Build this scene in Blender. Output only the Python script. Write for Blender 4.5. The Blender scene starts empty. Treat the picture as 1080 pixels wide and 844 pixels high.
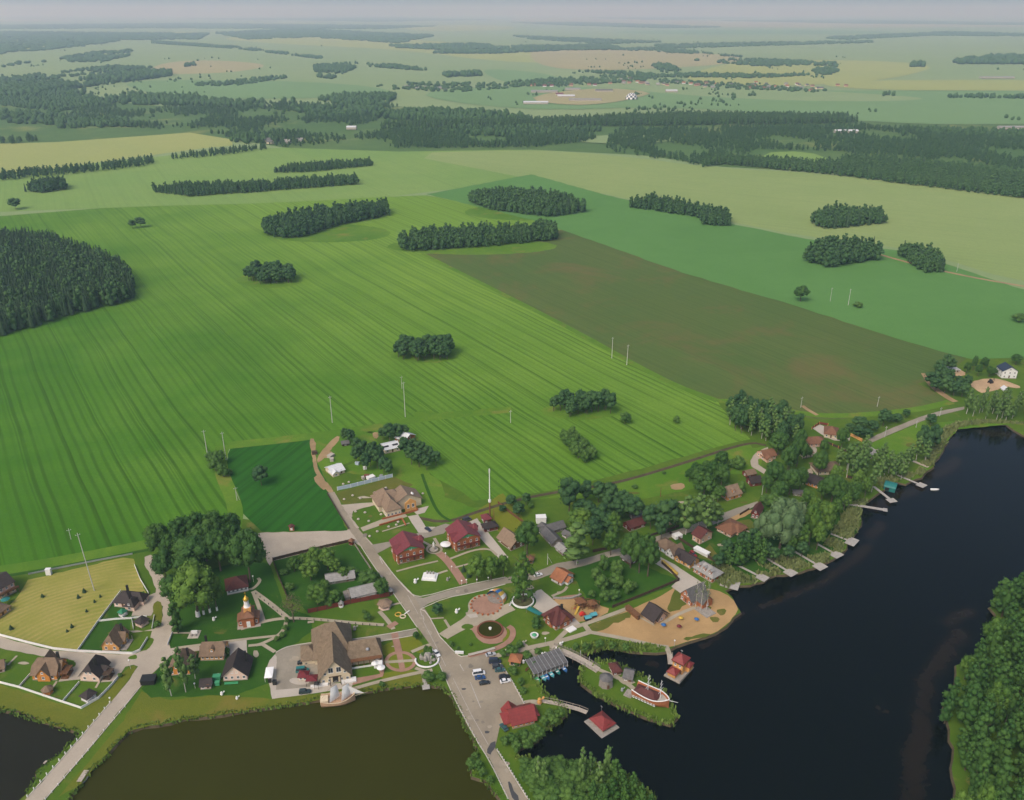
import bpy, math, random
import numpy as np
from mathutils import Vector, Matrix
from mathutils.geometry import tessellate_polygon, delaunay_2d_cdt

R = math.radians
SC = bpy.context.scene
COL = SC.collection
# ------------------------------------------------------------------ camera model
H, PITCH, F = 250.0, R(24.5), 900.0
CP, SP = math.cos(PITCH), math.sin(PITCH)


def P(x, y, z=0.0):
    """photo pixel -> the point of the plane at height z that stands there"""
    dx, dy = (x - 540) / F, -(y - 422) / F
    d = (dx, dy * SP + CP, dy * CP - SP)
    t = (z - H) / d[2]
    return Vector((d[0] * t, d[1] * t, z))


def depth_at(y):
    p = P(540, y)
    return p.y * CP + H * SP


def mpp(y):
    return depth_at(y) / F


def height_of(x, yb, yt):
    Y = P(x, yb).y
    v = -(yt - 422) / F
    return H + Y * (v * CP - SP) / (CP + v * SP)


# ------------------------------------------------------------------ objects
def link(o, parent=None):
    COL.objects.link(o)
    if parent is not None:
        o.parent = parent
    return o


def tag(o, label=None, cat=None, group=None, kind=None):
    if label:
        o['label'] = label
    if cat:
        o['category'] = cat
    if group:
        o['group'] = group
    if kind:
        o['kind'] = kind
    return o


def thing(name, label, cat, loc=(0, 0, 0), rz=0.0, group=None):
    o = bpy.data.objects.new(name, None)
    o.empty_display_size = .5
    o.location = loc
    o.rotation_euler = (0, 0, rz)
    link(o)
    return tag(o, label, cat, group)


def mesh_obj(name, me, parent=None, loc=None, rz=None):
    o = bpy.data.objects.new(name, me)
    link(o, parent)
    if loc is not None:
        o.location = loc
    if rz is not None:
        o.rotation_euler = (0, 0, rz)
    return o


class MB:
    """collects simple shapes and links them as one mesh"""

    def __init__(s):
        s.v, s.f, s.mi, s.cur = [], [], [], 0

    def raw(s, v, f):
        b = len(s.v)
        s.v += [tuple(p) for p in v]
        s.f += [tuple(b + i for i in q) for q in f]
        s.mi += [s.cur] * len(f)
        return s

    def box(s, cx, cy, z0, sx, sy, sz, rz=0.0):
        c, n = math.cos(rz), math.sin(rz)
        v = []
        for z in (z0, z0 + sz):
            for a, b in ((-1, -1), (1, -1), (1, 1), (-1, 1)):
                x, y = a * sx / 2, b * sy / 2
                v.append((cx + x * c - y * n, cy + x * n + y * c, z))
        return s.raw(v, [(3, 2, 1, 0), (4, 5, 6, 7), (0, 1, 5, 4), (1, 2, 6, 5), (2, 3, 7, 6), (3, 0, 4, 7)])

    def prism(s, poly, z0, z1):
        n = len(poly)
        v = [(p[0], p[1], z0) for p in poly] + [(p[0], p[1], z1) for p in poly]
        f = [tuple(range(n - 1, -1, -1)), tuple(range(n, 2 * n))]
        f += [(i, (i + 1) % n, n + (i + 1) % n, n + i) for i in range(n)]
        return s.raw(v, f)

    def cyl(s, x, y, z0, z1, r0, r1=None, n=8):
        r1 = r0 if r1 is None else r1
        v = [(x + r * math.cos(2 * math.pi * i / n), y + r * math.sin(2 * math.pi * i / n), z)
             for r, z in ((r0, z0), (r1, z1)) for i in range(n)]
        f = [(i, (i + 1) % n, n + (i + 1) % n, n + i) for i in range(n)]
        f += [tuple(range(n - 1, -1, -1)), tuple(range(n, 2 * n))]
        return s.raw(v, f)

    def lathe(s, x, y, prof, n=12):
        """prof: [(r, z)]"""
        v = [(x + r * math.cos(2 * math.pi * i / n), y + r * math.sin(2 * math.pi * i / n), z)
             for r, z in prof for i in range(n)]
        f = []
        for k in range(len(prof) - 1):
            f += [(k * n + i, k * n + (i + 1) % n, (k + 1) * n + (i + 1) % n, (k + 1) * n + i) for i in range(n)]
        f += [tuple(range(n - 1, -1, -1)), tuple((len(prof) - 1) * n + i for i in range(n))]
        return s.raw(v, f)

    def tube(s, a, b, r0, r1=None, n=6):
        r1 = r0 if r1 is None else r1
        a, b = Vector(a), Vector(b)
        d = (b - a).normalized()
        u = d.orthogonal().normalized()
        w = d.cross(u)
        v = [tuple(p + (u * math.cos(2 * math.pi * i / n) + w * math.sin(2 * math.pi * i / n)) * r)
             for p, r in ((a, r0), (b, r1)) for i in range(n)]
        f = [(i, (i + 1) % n, n + (i + 1) % n, n + i) for i in range(n)]
        f += [tuple(range(n - 1, -1, -1)), tuple(range(n, 2 * n))]
        return s.raw(v, f)

    def ball(s, c, r, n=8, m=5, sz=1.0):
        prof = [(max(r * math.sin(math.pi * k / m), 1e-3), c[2] - r * sz * math.cos(math.pi * k / m)) for k in range(m + 1)]
        return s.lathe(c[0], c[1], prof, n)

    def solid(s, v, faces, th):
        """roof skin: faces of the top, given a thickness straight down"""
        n = len(v)
        vv = list(v) + [(p[0], p[1], p[2] - th) for p in v]
        f = [tuple(q) for q in faces] + [tuple(n + i for i in reversed(q)) for q in faces]
        cnt = {}
        for q in faces:
            for i in range(len(q)):
                a, b = q[i], q[(i + 1) % len(q)]
                cnt[(a, b)] = 1
        for a, b in cnt:
            if (b, a) not in cnt:
                f.append((b, a, n + a, n + b))
        return s.raw(vv, f)

    def mesh(s, name, mats, smooth=False):
        me = bpy.data.meshes.new(name)
        me.from_pydata(s.v, [], s.f)
        for m in (mats if isinstance(mats, (list, tuple)) else [mats]):
            me.materials.append(m)
        if any(s.mi):
            me.polygons.foreach_set('material_index', s.mi)
        if smooth:
            me.polygons.foreach_set('use_smooth', [True] * len(s.f))
        me.update()
        return me

    def build(s, name, mats, parent=None, smooth=False, loc=None, rz=None):
        return mesh_obj(name, s.mesh(name, mats, smooth), parent, loc, rz)


ORD = ('first second third fourth fifth sixth seventh eighth ninth tenth eleventh twelfth thirteenth fourteenth '
       'fifteenth sixteenth seventeenth eighteenth nineteenth twentieth').split()


def in_poly(x, y, poly):
    r, n = False, len(poly)
    j = n - 1
    for i in range(n):
        xi, yi, xj, yj = poly[i][0], poly[i][1], poly[j][0], poly[j][1]
        if (yi > y) != (yj > y) and x < (xj - xi) * (y - yi) / (yj - yi) + xi:
            r = not r
        j = i
    return r


def chaikin(pts, closed=True, it=2):
    for _ in range(it):
        out = []
        n = len(pts)
        for i in range(n if closed else n - 1):
            a, b = pts[i], pts[(i + 1) % n]
            out += [a * .75 + b * .25, a * .25 + b * .75]
        if not closed:
            out = [pts[0]] + out + [pts[-1]]
        pts = out
    return pts


def wob(pts, amp, seg, rnd, closed=True):
    """subdivide a world outline and make it uneven"""
    out = []
    n = len(pts)
    for i in range(n if closed else n - 1):
        a, b = pts[i], pts[(i + 1) % n]
        k = max(1, int((b - a).length / seg))
        for j in range(k):
            p = a.lerp(b, j / k)
            out.append(p + Vector((rnd.uniform(-amp, amp), rnd.uniform(-amp, amp), 0)) * (0 if j == 0 and amp > 3 else 1))
    return out


def px(poly, z=0.0):
    return [P(x, y, z) for x, y in poly]


_zc = [0]


def zuniq(z):
    _zc[0] += 1
    return z + .0002 * _zc[0]


def fill(name, pts, z, mat, kind='structure'):
    z = zuniq(z)
    tri = tessellate_polygon([[Vector((p.x, p.y, 0)) for p in pts]])
    me = bpy.data.meshes.new(name)
    f = []
    for a, b, c in tri:
        pa, pb, pc = pts[a], pts[b], pts[c]
        if (pb.x - pa.x) * (pc.y - pa.y) - (pb.y - pa.y) * (pc.x - pa.x) < 0:
            a, c = c, a
        f.append((a, b, c))
    me.from_pydata([(p.x, p.y, z) for p in pts], [], f)
    me.materials.append(mat)
    me.update()
    return tag(mesh_obj(name, me), kind=kind)


def sheet(name, poly, z, mat, sm=0, amp=0, seg=4, seed=1):
    pts = px(poly)
    if sm:
        pts = chaikin(pts, True, sm)
    if amp:
        pts = wob(pts, amp, seg, random.Random(seed))
    return fill(name, pts, z, mat)


def strip_pts(pts, w):
    n = len(pts)
    L, Rr = [], []
    for i in range(n):
        d = (pts[min(i + 1, n - 1)] - pts[max(i - 1, 0)])
        d.z = 0
        d.normalize()
        nn = Vector((-d.y, d.x, 0))
        ww = w[i] if isinstance(w, (list, tuple)) else w
        L.append(pts[i] + nn * ww / 2)
        Rr.append(pts[i] - nn * ww / 2)
    return L, Rr


def ribbon(name, poly, w, z, mat, sm=2, kind='structure', h=0.0, world=False):
    pts = poly if world else px(poly)
    if sm and len(pts) > 2:
        pts = chaikin(pts, False, sm)
    L, Rr = strip_pts(pts, w)
    n = len(pts)
    z = zuniq(z)
    m = MB()
    if h <= 0:
        m.raw([(p.x, p.y, z) for p in L + Rr], [(i, n + i, n + i + 1, i + 1) for i in range(n - 1)])
    else:
        v = [(p.x, p.y, z + h) for p in L + Rr] + [(p.x, p.y, z - .05) for p in L + Rr]
        f = []
        for i in range(n - 1):
            f += [(i, n + i, n + i + 1, i + 1), (2 * n + i, i, i + 1, 2 * n + i + 1), (n + i, 3 * n + i, 3 * n + i + 1, n + i + 1)]
        f += [(0, 2 * n, 3 * n, n), (n - 1, 2 * n - 1, 4 * n - 1, 3 * n - 1)]
        m.raw(v, f)
    return tag(m.build(name, mat), kind=kind)


# ------------------------------------------------------------------ materials
class NT:
    """small node-tree writer"""

    def __init__(s, name):
        s.m = bpy.data.materials.new(name)
        s.m.use_nodes = True
        s.t = s.m.node_tree
        s.b = s.t.nodes['Principled BSDF']
        s.geo = s.co = None

    def n(s, typ, **kw):
        o = s.t.nodes.new(typ)
        for k, v in kw.items():
            setattr(o, k, v)
        return o

    def l(s, a, b):
        s.t.links.new(a, b)
        return a

    def pos(s):
        if s.geo is None:
            s.geo = s.n('ShaderNodeNewGeometry').outputs['Position']
        return s.geo

    def obj(s):
        if s.co is None:
            s.co = s.n('ShaderNodeTexCoord').outputs['Object']
        return s.co

    def noise(s, scale, vec=None, detail=3, rough=.55, dist=0.0, w=None):
        o = s.n('ShaderNodeTexNoise')
        s.l(vec or s.pos(), o.inputs['Vector'])
        o.inputs['Scale'].default_value = scale
        o.inputs['Detail'].default_value = detail
        o.inputs['Roughness'].default_value = rough
        o.inputs['Distortion'].default_value = dist
        return o.outputs['Fac']

    def math(s, op, a, b=None, c=None, clamp=False):
        o = s.n('ShaderNodeMath', operation=op, use_clamp=clamp)
        for i, q in enumerate((a, b, c)):
            if q is None:
                continue
            if isinstance(q, (int, float)):
                o.inputs[i].default_value = q
            else:
                s.l(q, o.inputs[i])
        return o.outputs[0]

    def ramp(s, fac, a, b):
        """linear step from a to b, clamped"""
        o = s.n('ShaderNodeMapRange')
        s.l(fac, o.inputs[0])
        o.inputs[1].default_value, o.inputs[2].default_value = a, b
        return o.outputs[0]

    def mix(s, fac, a, b, typ='MIX'):
        o = s.n('ShaderNodeMix', data_type='RGBA', blend_type=typ)
        for q, i in ((fac, 0), (a, 6), (b, 7)):
            if isinstance(q, (int, float)):
                o.inputs[i].default_value = q
            elif isinstance(q, (tuple, list)):
                o.inputs[i].default_value = (*q, 1)
            else:
                s.l(q, o.inputs[i])
        return o.outputs[2]

    def map(s, vec, rot=0.0, scale=(1, 1, 1)):
        o = s.n('ShaderNodeMapping')
        s.l(vec, o.inputs[0])
        o.inputs['Rotation'].default_value = (0, 0, rot)
        o.inputs['Scale'].default_value = scale
        return o.outputs[0]

    def out(s, col, rough=.9, spec=.2, bump=None, bs=.3, bd=.1):
        s.l(col, s.b.inputs['Base Color']) if not isinstance(col, (tuple, list)) else setattr(s.b.inputs['Base Color'], 'default_value', (*col, 1))
        s.b.inputs['Roughness'].default_value = rough
        s.b.inputs['Specular IOR Level'].default_value = spec
        if bump is not None:
            o = s.n('ShaderNodeBump')
            o.inputs['Strength'].default_value = bs
            o.inputs['Distance'].default_value = bd
            s.l(bump, o.inputs['Height'])
            s.l(o.outputs[0], s.b.inputs['Normal'])
        return s.m


def lin(r, g, b):
    f = lambda c: c / 12.92 if c <= .04045 else ((c + .055) / 1.055) ** 2.4
    return tuple(f(c / 255) for c in (r, g, b))


def plain(name, c, rough=.75, var=.18, scale=1.2, spec=.3, space='obj', metal=0.0):
    t = NT(name)
    v = t.obj() if space == 'obj' else t.pos()
    n = t.noise(scale, v, 4, .6)
    n2 = t.noise(scale * 9, v, 2, .6)
    f = t.math('ADD', t.math('MULTIPLY', n, .65), t.math('MULTIPLY', n2, .35))
    f = t.ramp(f, .3, .7)
    col = t.mix(f, tuple(q * (1 - var) for q in c), tuple(min(1, q * (1 + var)) for q in c))
    m = t.out(col, rough, spec)
    t.b.inputs['Metallic'].default_value = metal
    return m


def grassy(name, c1, c2, c3, s=1.0, dry=.0, drycol=(.2, .17, .05), far=1.0):
    """uneven grass: broad patches of two greens, fine mottling, dry spots"""
    t = NT(name)
    a = t.ramp(t.noise(.018 * s, None, 4, .6, .6), .35, .65)
    b = t.ramp(t.noise(.16 * s, None, 4, .65), .3, .7)
    c = t.ramp(t.noise(1.3 * s, None, 3, .7), .25, .75)
    col = t.mix(a, c1, c2)
    col = t.mix(t.math('MULTIPLY', b, .55), col, c3)
    col = t.mix(t.math('MULTIPLY', c, .5), col, tuple(q * .62 for q in c1))
    if dry:
        d = t.ramp(t.noise(.05 * s, None, 5, .62, .3), .62 - dry * .2, .78 - dry * .15)
        col = t.mix(t.math('MULTIPLY', d, .8), col, drycol)
    return t.out(col, .95, .1, t.noise(2.2 * s, None, 3, .7), .5, .25)


def gritty(name, c, var=.2, big=.05, fine=1.5, stain=.35, rough=.9):
    """worn ground: gravel, asphalt, sand"""
    t = NT(name)
    a = t.ramp(t.noise(big, None, 5, .65, .4), .35, .65)
    b = t.ramp(t.noise(fine, None, 4, .7), .25, .75)
    st = t.ramp(t.noise(big * 4, None, 5, .7, .8), .55, .75)
    col = t.mix(a, tuple(q * (1 - var) for q in c), tuple(q * (1 + var * .6) for q in c))
    col = t.mix(t.math('MULTIPLY', b, .3), col, tuple(q * .62 for q in c))
    col = t.mix(t.math('MULTIPLY', st, stain), col, tuple(q * .6 for q in c))
    return t.out(col, rough, .15, b, .4, .05)


def tiles(name, c, rows=3.0, var=.25, rough=.7, spec=.25):
    """roof covering: courses across the slope, weathered"""
    t = NT(name)
    o = t.n('ShaderNodeSeparateXYZ')
    t.l(t.obj(), o.inputs[0])
    w = t.math('FRACT', t.math('MULTIPLY', o.outputs[2], rows))
    n = t.ramp(t.noise(.7, t.obj(), 5, .65), .3, .7)
    n2 = t.ramp(t.noise(4, t.obj(), 3, .7), .25, .75)
    col = t.mix(n, tuple(q * (1 - var) for q in c), tuple(q * (1 + var) for q in c))
    col = t.mix(t.math('MULTIPLY', n2, .45), col, tuple(q * .55 for q in c))
    col = t.mix(t.math('MULTIPLY', t.ramp(w, .7, 1), .35), col, tuple(q * .5 for q in c))
    return t.out(col, rough, spec, w, .35, .06)


def planks(name, c, n=4.0, var=.2, axis=2):
    t = NT(name)
    o = t.n('ShaderNodeSeparateXYZ')
    t.l(t.obj(), o.inputs[0])
    w = t.math('FRACT', t.math('MULTIPLY', o.outputs[axis], n))
    nn = t.ramp(t.noise(1.1, t.obj(), 4, .65), .3, .7)
    col = t.mix(nn, tuple(q * (1 - var) for q in c), tuple(min(1, q * (1 + var)) for q in c))
    col = t.mix(t.math('MULTIPLY', t.ramp(w, .82, .95), .5), col, tuple(q * .45 for q in c))
    return t.out(col, .75, .2)
HAZE_DENSITY = 0.95e-4
EXPOSURE = 0.42
# ------------------------------------------------------------------ material palette
M = {}
M['white'] = plain('white_paint', (.72, .71, .68), .6, .1)
M['cream'] = plain('cream_plaster', (.62, .52, .36), .8, .1)
M['pink'] = plain('pink_brick', (.58, .37, .26), .8, .15)
M['palepink'] = plain('pale_pink_render', (.68, .50, .40), .8, .12)
M['orange'] = planks('orange_log_wall', (.55, .22, .05), 3.2, .18)
M['ochre'] = planks('ochre_boards', (.60, .31, .10), 3, .15)
M['brick'] = planks('red_brown_brick', (.34, .12, .05), 3.5, .2)
M['redwood'] = planks('dark_red_boards', (.16, .035, .025), 3, .2)
M['brownwood'] = planks('brown_boards', (.16, .075, .035), 3, .25)
M['greywood'] = planks('grey_boards', (.24, .21, .18), 3, .25)
M['darkwood'] = planks('dark_boards', (.07, .045, .03), 3, .25)
M['paletimber'] = planks('pale_timber', (.42, .36, .29), 3, .2, 0)
M['deck'] = planks('deck_boards', (.30, .27, .23), 2.2, .25, 0)
M['bluewall'] = plain('pale_blue_render', (.40, .48, .55), .8, .12)
M['stone'] = plain('pale_stone', (.40, .36, .30), .85, .2)
M['greystone'] = plain('grey_stone', (.28, .26, .23), .9, .25)
M['plinth'] = plain('plinth_render', (.34, .29, .24), .9, .2)
M['r_brown'] = tiles('brown_roof', (.20, .135, .085))
M['r_thatch'] = tiles('thatch_brown_roof', (.22, .165, .110), 2.2, .3, .95, .1)
M['r_tan'] = tiles('tan_roof', (.25, .175, .115), 3, .2)
M['r_dark'] = tiles('dark_roof', (.045, .034, .032), 3, .25)
M['r_darkred'] = tiles('dark_red_roof', (.11, .035, .03), 3, .25)
M['r_magenta'] = tiles('crimson_metal_roof', (.185, .038, .042), 1.5, .22, .5, .35)
M['r_red'] = tiles('red_metal_roof', (.23, .034, .03), 1.5, .22, .5, .35)
M['r_orange'] = tiles('orange_tile_roof', (.34, .135, .06), 3, .2)
M['r_rust'] = tiles('rusty_brown_roof', (.21, .10, .055), 3, .22)
M['r_grey'] = tiles('grey_slate_roof', (.13, .125, .12), 2.2, .3)
M['r_ltgrey'] = tiles('pale_grey_slate_roof', (.30, .29, .27), 2.2, .25)
M['r_white'] = tiles('white_sheet_roof', (.66, .67, .67), 1.5, .1)
M['r_green'] = tiles('green_roof', (.03, .2, .1), 3, .2)
M['r_blue'] = tiles('blue_black_roof', (.03, .045, .075), 2, .2)
M['glass'] = plain('window_glass', (.03, .04, .05), .12, .2, 2, .6)
M['frame'] = plain('window_frame_white', (.7, .69, .66), .6, .05)
M['door'] = plain('door_brown', (.12, .06, .03), .6, .2)
M['black'] = plain('black_metal', (.02, .02, .02), .5, .2)
M['steel'] = plain('grey_steel', (.33, .34, .35), .45, .15, metal=.3)
M['concrete'] = plain('pole_concrete', (.46, .45, .42), .85, .15)
M['tyre'] = plain('tyre_rubber', (.015, .015, .015), .8, .1)
M['rim'] = plain('wheel_rim', (.5, .5, .52), .35, .05, metal=.7)
M['lens'] = plain('headlight_lens', (.75, .77, .78), .15, .05)
M['gold'] = plain('gilded_metal', (.62, .38, .06), .3, .1, metal=.7)
M['sail'] = plain('white_canvas', (.84, .83, .80), .85, .08)
M['hull'] = planks('pale_hull_planks', (.46, .30, .19), 4, .2)
M['teal'] = plain('teal_paint', (.02, .16, .145), .5, .15)
M['cyan'] = plain('cyan_plastic', (.08, .30, .33), .4, .1)
M['yellow'] = plain('yellow_paint', (.48, .32, .05), .5, .12)
M['redp'] = plain('red_paint', (.5, .03, .02), .5, .12)
M['bluep'] = plain('blue_paint', (.03, .12, .30), .5, .12)
M['greenp'] = plain('green_paint', (.06, .30, .14), .5, .12)
M['maroon'] = plain('maroon_canvas', (.14, .02, .025), .8, .15)
M['bark'] = plain('tree_bark', (.10, .075, .055), .95, .3, 4)
M['birchbark'] = plain('birch_bark', (.42, .40, .36), .9, .35, 6)
M['rust'] = plain('rust_brown_steel', (.17, .06, .035), .8, .2)

# ground
M['base'] = None
M['lawn'] = grassy('lawn_grass', lin(76, 106, 28), lin(100, 120, 38), lin(62, 98, 26), 1.5, .12, lin(126, 116, 62))
M['dark_lawn'] = grassy('park_grass', lin(46, 86, 24), lin(66, 100, 30), lin(38, 78, 22), 1.5, .06, lin(104, 104, 48))  # deeper green grass than the plain lawn
M['rough'] = grassy('rough_grass', lin(84, 122, 30), lin(110, 138, 44), lin(68, 112, 32), .8, .25, lin(130, 120, 60))
M['bank'] = grassy('bank_grass', lin(100, 110, 34), lin(116, 116, 42), lin(82, 100, 30), 1.0, .2, lin(124, 106, 54))
M['yellowlawn'] = grassy('yellow_lawn', lin(112, 120, 32), lin(124, 126, 40), lin(96, 112, 30), 1.5)
M['dull'] = grassy('dull_turf', lin(92, 100, 38), lin(112, 108, 48), lin(76, 96, 36), 1.2, .3, lin(128, 112, 66))
M['asphalt'] = gritty('worn_asphalt', (.31, .262, .19), .18, .07, 1.2, .45)
M['pale_road'] = gritty('pale_gravel', (.42, .36, .28), .12, .06, 1.2, .2)
M['concrete_slab'] = gritty('concrete_paving', (.46, .41, .34), .1, .08, 1.2, .2)
M['grey_road'] = gritty('grey_asphalt', (.30, .265, .205), .18, .07, 1.2, .4)
M['patch'] = gritty('fresh_asphalt', (.075, .075, .078), .15, .3, 2, .2)
M['path'] = gritty('pale_path', (.38, .33, .24), .15, .1, 1.5, .25)
M['brickpath'] = gritty('brick_paving', (.34, .20, .14), .15, .2, 2, .25)
M['dirt'] = gritty('bare_dirt', (.34, .235, .12), .25, .06, .9, .35)
M['sand'] = gritty('beach_sand', (.42, .27, .12), .18, .05, 1.0, .3)
M['sandpale'] = gritty('dug_sand', (.48, .33, .19), .25, .06, .8, .4)
M['kerb'] = plain('kerb_stone', (.48, .44, .37), .9, .15, .5, .2, 'pos')
M['line'] = plain('road_paint', (.40, .37, .32), .8, .25, .8, .2, 'pos')
M['soil'] = gritty('bank_soil', (.09, .07, .04), .3, .3, 2, .4)
M['flower'] = gritty('flower_bed', (.10, .10, .04), .4, .5, 3, .4)


def field(name, c1, c2, c3, ang=None, space=5.5, line=.5, bend=0.0, swath=.35, big=.006, tint=None, fine=.5, ripe=None):
    """crop: broad patches, drill rows and wheel tracks that run along ang"""
    t = NT(name)
    a = t.ramp(t.noise(big, None, 5, .62, .8), .36, .64)
    b = t.ramp(t.noise(big * 9, None, 5, .65), .3, .7)
    c = t.ramp(t.noise(fine, None, 3, .7), .25, .75)
    col = t.mix(a, c1, c2)
    col = t.mix(t.math('MULTIPLY', b, .4), col, c3)
    if ripe:
        q = t.n('ShaderNodeSeparateXYZ')
        t.l(t.pos(), q.inputs[0])
        e = t.math('ADD', t.math('MULTIPLY', q.outputs[0], .0018), t.math('MULTIPLY', t.math('SUBTRACT', q.outputs[1], 450.0), .0016))
        e = t.math('ADD', e, t.math('MULTIPLY', t.math('SUBTRACT', t.noise(.008, None, 4, .6), .5), 1.3))
        col = t.mix(t.math('MULTIPLY', t.ramp(e, -.4, .55), .85), col, ripe)
    if ang is not None:
        s = t.n('ShaderNodeSeparateXYZ')
        t.l(t.pos(), s.inputs[0])
        u = t.math('ADD', t.math('MULTIPLY', s.outputs[0], math.cos(ang)), t.math('MULTIPLY', s.outputs[1], math.sin(ang)))
        v = t.math('ADD', t.math('MULTIPLY', s.outputs[0], -math.sin(ang)), t.math('MULTIPLY', s.outputs[1], math.cos(ang)))
        w = t.noise(.0045, None, 2, .5)
        u = t.math('ADD', u, t.math('MULTIPLY', w, 13.0))
        if bend:
            v2 = t.math('SUBTRACT', v, 330.0)
            v3 = t.math('MINIMUM', v2, 0.0)
            u = t.math('ADD', u, t.math('MULTIPLY', t.math('MULTIPLY', v3, v3), bend))
        cv = t.n('ShaderNodeCombineXYZ')
        t.l(t.math('MULTIPLY', u, .16), cv.inputs[0])
        t.l(t.math('MULTIPLY', v, .0012), cv.inputs[1])
        sw = t.ramp(t.noise(1.6, cv.outputs[0], 5, .8), .36, .64)
        col = t.mix(t.math('MULTIPLY', sw, swath), col, tuple(q * .66 for q in c3))
        k = t.math('DIVIDE', u, space)
        fr = t.math('ABSOLUTE', t.math('SUBTRACT', t.math('FRACT', k), .5))
        fl = t.math('FLOOR', k)
        wn = t.n('ShaderNodeTexWhiteNoise', noise_dimensions='1D')
        t.l(fl, wn.inputs['W'])
        ln = t.ramp(fr, .24, .10)
        brk = t.ramp(t.noise(.012, None, 4, .6), .15, .5)
        ln = t.math('MULTIPLY', ln, t.math('MULTIPLY', t.math('ADD', t.math('MULTIPLY', wn.outputs['Value'], .8), .2), brk))
        fade = t.math('ADD', t.math('MULTIPLY', t.ramp(s.outputs[1], 850, 420), .6), .4)
        ln = t.math('MULTIPLY', ln, fade)
        col = t.mix(t.math('MULTIPLY', ln, line), col, tuple(q * .42 for q in c3))
        f2 = t.math('ABSOLUTE', t.math('SUBTRACT', t.math('FRACT', t.math('DIVIDE', u, space * 4.3)), .5))
        tl = t.ramp(t.math('ABSOLUTE', t.math('SUBTRACT', f2, .035)), .022, .012)
        col = t.mix(t.math('MULTIPLY', tl, line * .45), col, tuple(q * .36 for q in c3))
    col = t.mix(t.math('MULTIPLY', c, .3), col, tuple(q * .6 for q in c1))
    if tint:
        d = t.ramp(t.noise(big * 2.2, None, 6, .66, .6), .5, .72)
        col = t.mix(t.math('MULTIPLY', d, .75), col, tint)
    return t.out(col, .95, .08, t.noise(fine * 2, None, 3, .7), .4, .3)


M['f_main'] = field('green_crop', lin(58, 108, 20), lin(82, 128, 34), lin(78, 122, 30), R(33.5), 5.6, .78, .0005, .4, .006, None, .5, lin(130, 162, 60))
M['f_right'] = field('right_green_crop', lin(86, 128, 62), lin(94, 136, 70), lin(80, 124, 60), None)
M['f_plot'] = field('deep_green_crop', lin(44, 96, 26), lin(54, 106, 30), lin(40, 90, 26), R(-20), 7, .5, .0004, .45, .012)
M['f_brown'] = field('thin_brown_crop', lin(86, 106, 52), lin(96, 108, 55), lin(76, 102, 48), R(33), 4.5, .35, 0, .4, .006, lin(108, 94, 58))
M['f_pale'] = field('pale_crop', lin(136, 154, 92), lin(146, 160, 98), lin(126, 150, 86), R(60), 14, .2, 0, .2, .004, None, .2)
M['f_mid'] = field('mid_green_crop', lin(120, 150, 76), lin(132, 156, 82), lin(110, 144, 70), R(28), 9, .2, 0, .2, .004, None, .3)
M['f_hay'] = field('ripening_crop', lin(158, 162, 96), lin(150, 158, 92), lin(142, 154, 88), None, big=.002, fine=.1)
M['f_far'] = field('far_green_crop', lin(130, 150, 100), lin(138, 154, 104), lin(122, 144, 96), None, big=.002, fine=.1)  # far crops paled in the base colour to make up for thin haze
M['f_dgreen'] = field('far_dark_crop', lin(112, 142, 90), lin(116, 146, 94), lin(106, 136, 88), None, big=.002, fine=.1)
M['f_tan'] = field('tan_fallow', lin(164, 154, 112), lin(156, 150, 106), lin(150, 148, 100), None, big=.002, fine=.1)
M['scrub'] = grassy('scrub_ground', lin(78, 108, 56), lin(100, 124, 66), lin(64, 96, 52), .12, .3, lin(140, 140, 80))


def hay_mat():
    t = NT('mown_hay')
    o = t.n('ShaderNodeTexWave', wave_type='RINGS', rings_direction='Z')
    c = P(95, 730)
    m = t.n('ShaderNodeMapping')
    t.l(t.pos(), m.inputs[0])
    m.inputs['Location'].default_value = (-c.x, -c.y, 0)
    t.l(m.outputs[0], o.inputs[0])
    o.inputs['Scale'].default_value = .11
    o.inputs['Distortion'].default_value = 9
    o.inputs['Detail'].default_value = 3
    o.inputs['Detail Scale'].default_value = .25
    a = t.ramp(t.noise(.035, None, 4, .6), .35, .65)
    b = t.ramp(t.noise(.9, None, 4, .7), .25, .75)
    col = t.mix(a, lin(154, 148, 76), lin(132, 136, 58))
    col = t.mix(t.math('MULTIPLY', t.math('MULTIPLY', o.outputs['Fac'], t.ramp(t.noise(.06, None, 3, .6), .3, .6)), .65), col, lin(172, 156, 94))
    col = t.mix(t.math('MULTIPLY', b, .35), col, lin(92, 94, 36))
    return t.out(col, .95, .1)


M['hay'] = hay_mat()


def water_mat(name, c, c2=None, rough=.07, bs=.25, spec=.5):
    t = NT(name)
    n = t.ramp(t.noise(.012, None, 4, .6), .3, .7)
    col = t.mix(n, tuple(q * .88 for q in c), tuple(q * 1.12 for q in c))
    if c2:
        at = t.n('ShaderNodeAttribute', attribute_name='shoal')
        k = t.math('ADD', at.outputs['Fac'], t.math('MULTIPLY', t.math('SUBTRACT', t.noise(.07, None, 7, .75, .8), .5), 2.2))
        k = t.math('MULTIPLY', t.math('MULTIPLY', t.ramp(k, .4, .95), t.ramp(at.outputs['Fac'], 0, .35)), .7)
        col = t.mix(k, col, c2)
    mp = t.map(t.pos(), R(25), (1, .45, 1))
    h = t.math('ADD', t.noise(.5, mp, 3, .6), t.math('MULTIPLY', t.noise(2.2, mp, 2, .5), .4))
    m = t.out(col, rough, spec, h, bs, .06)
    rg = t.math('ADD', t.math('MULTIPLY', t.ramp(t.noise(.02, mp, 5, .7, 1.5), .25, .75), .05), rough)
    t.l(rg, t.b.inputs['Roughness'])
    t.b.inputs['IOR'].default_value = 1.33
    return m


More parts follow.
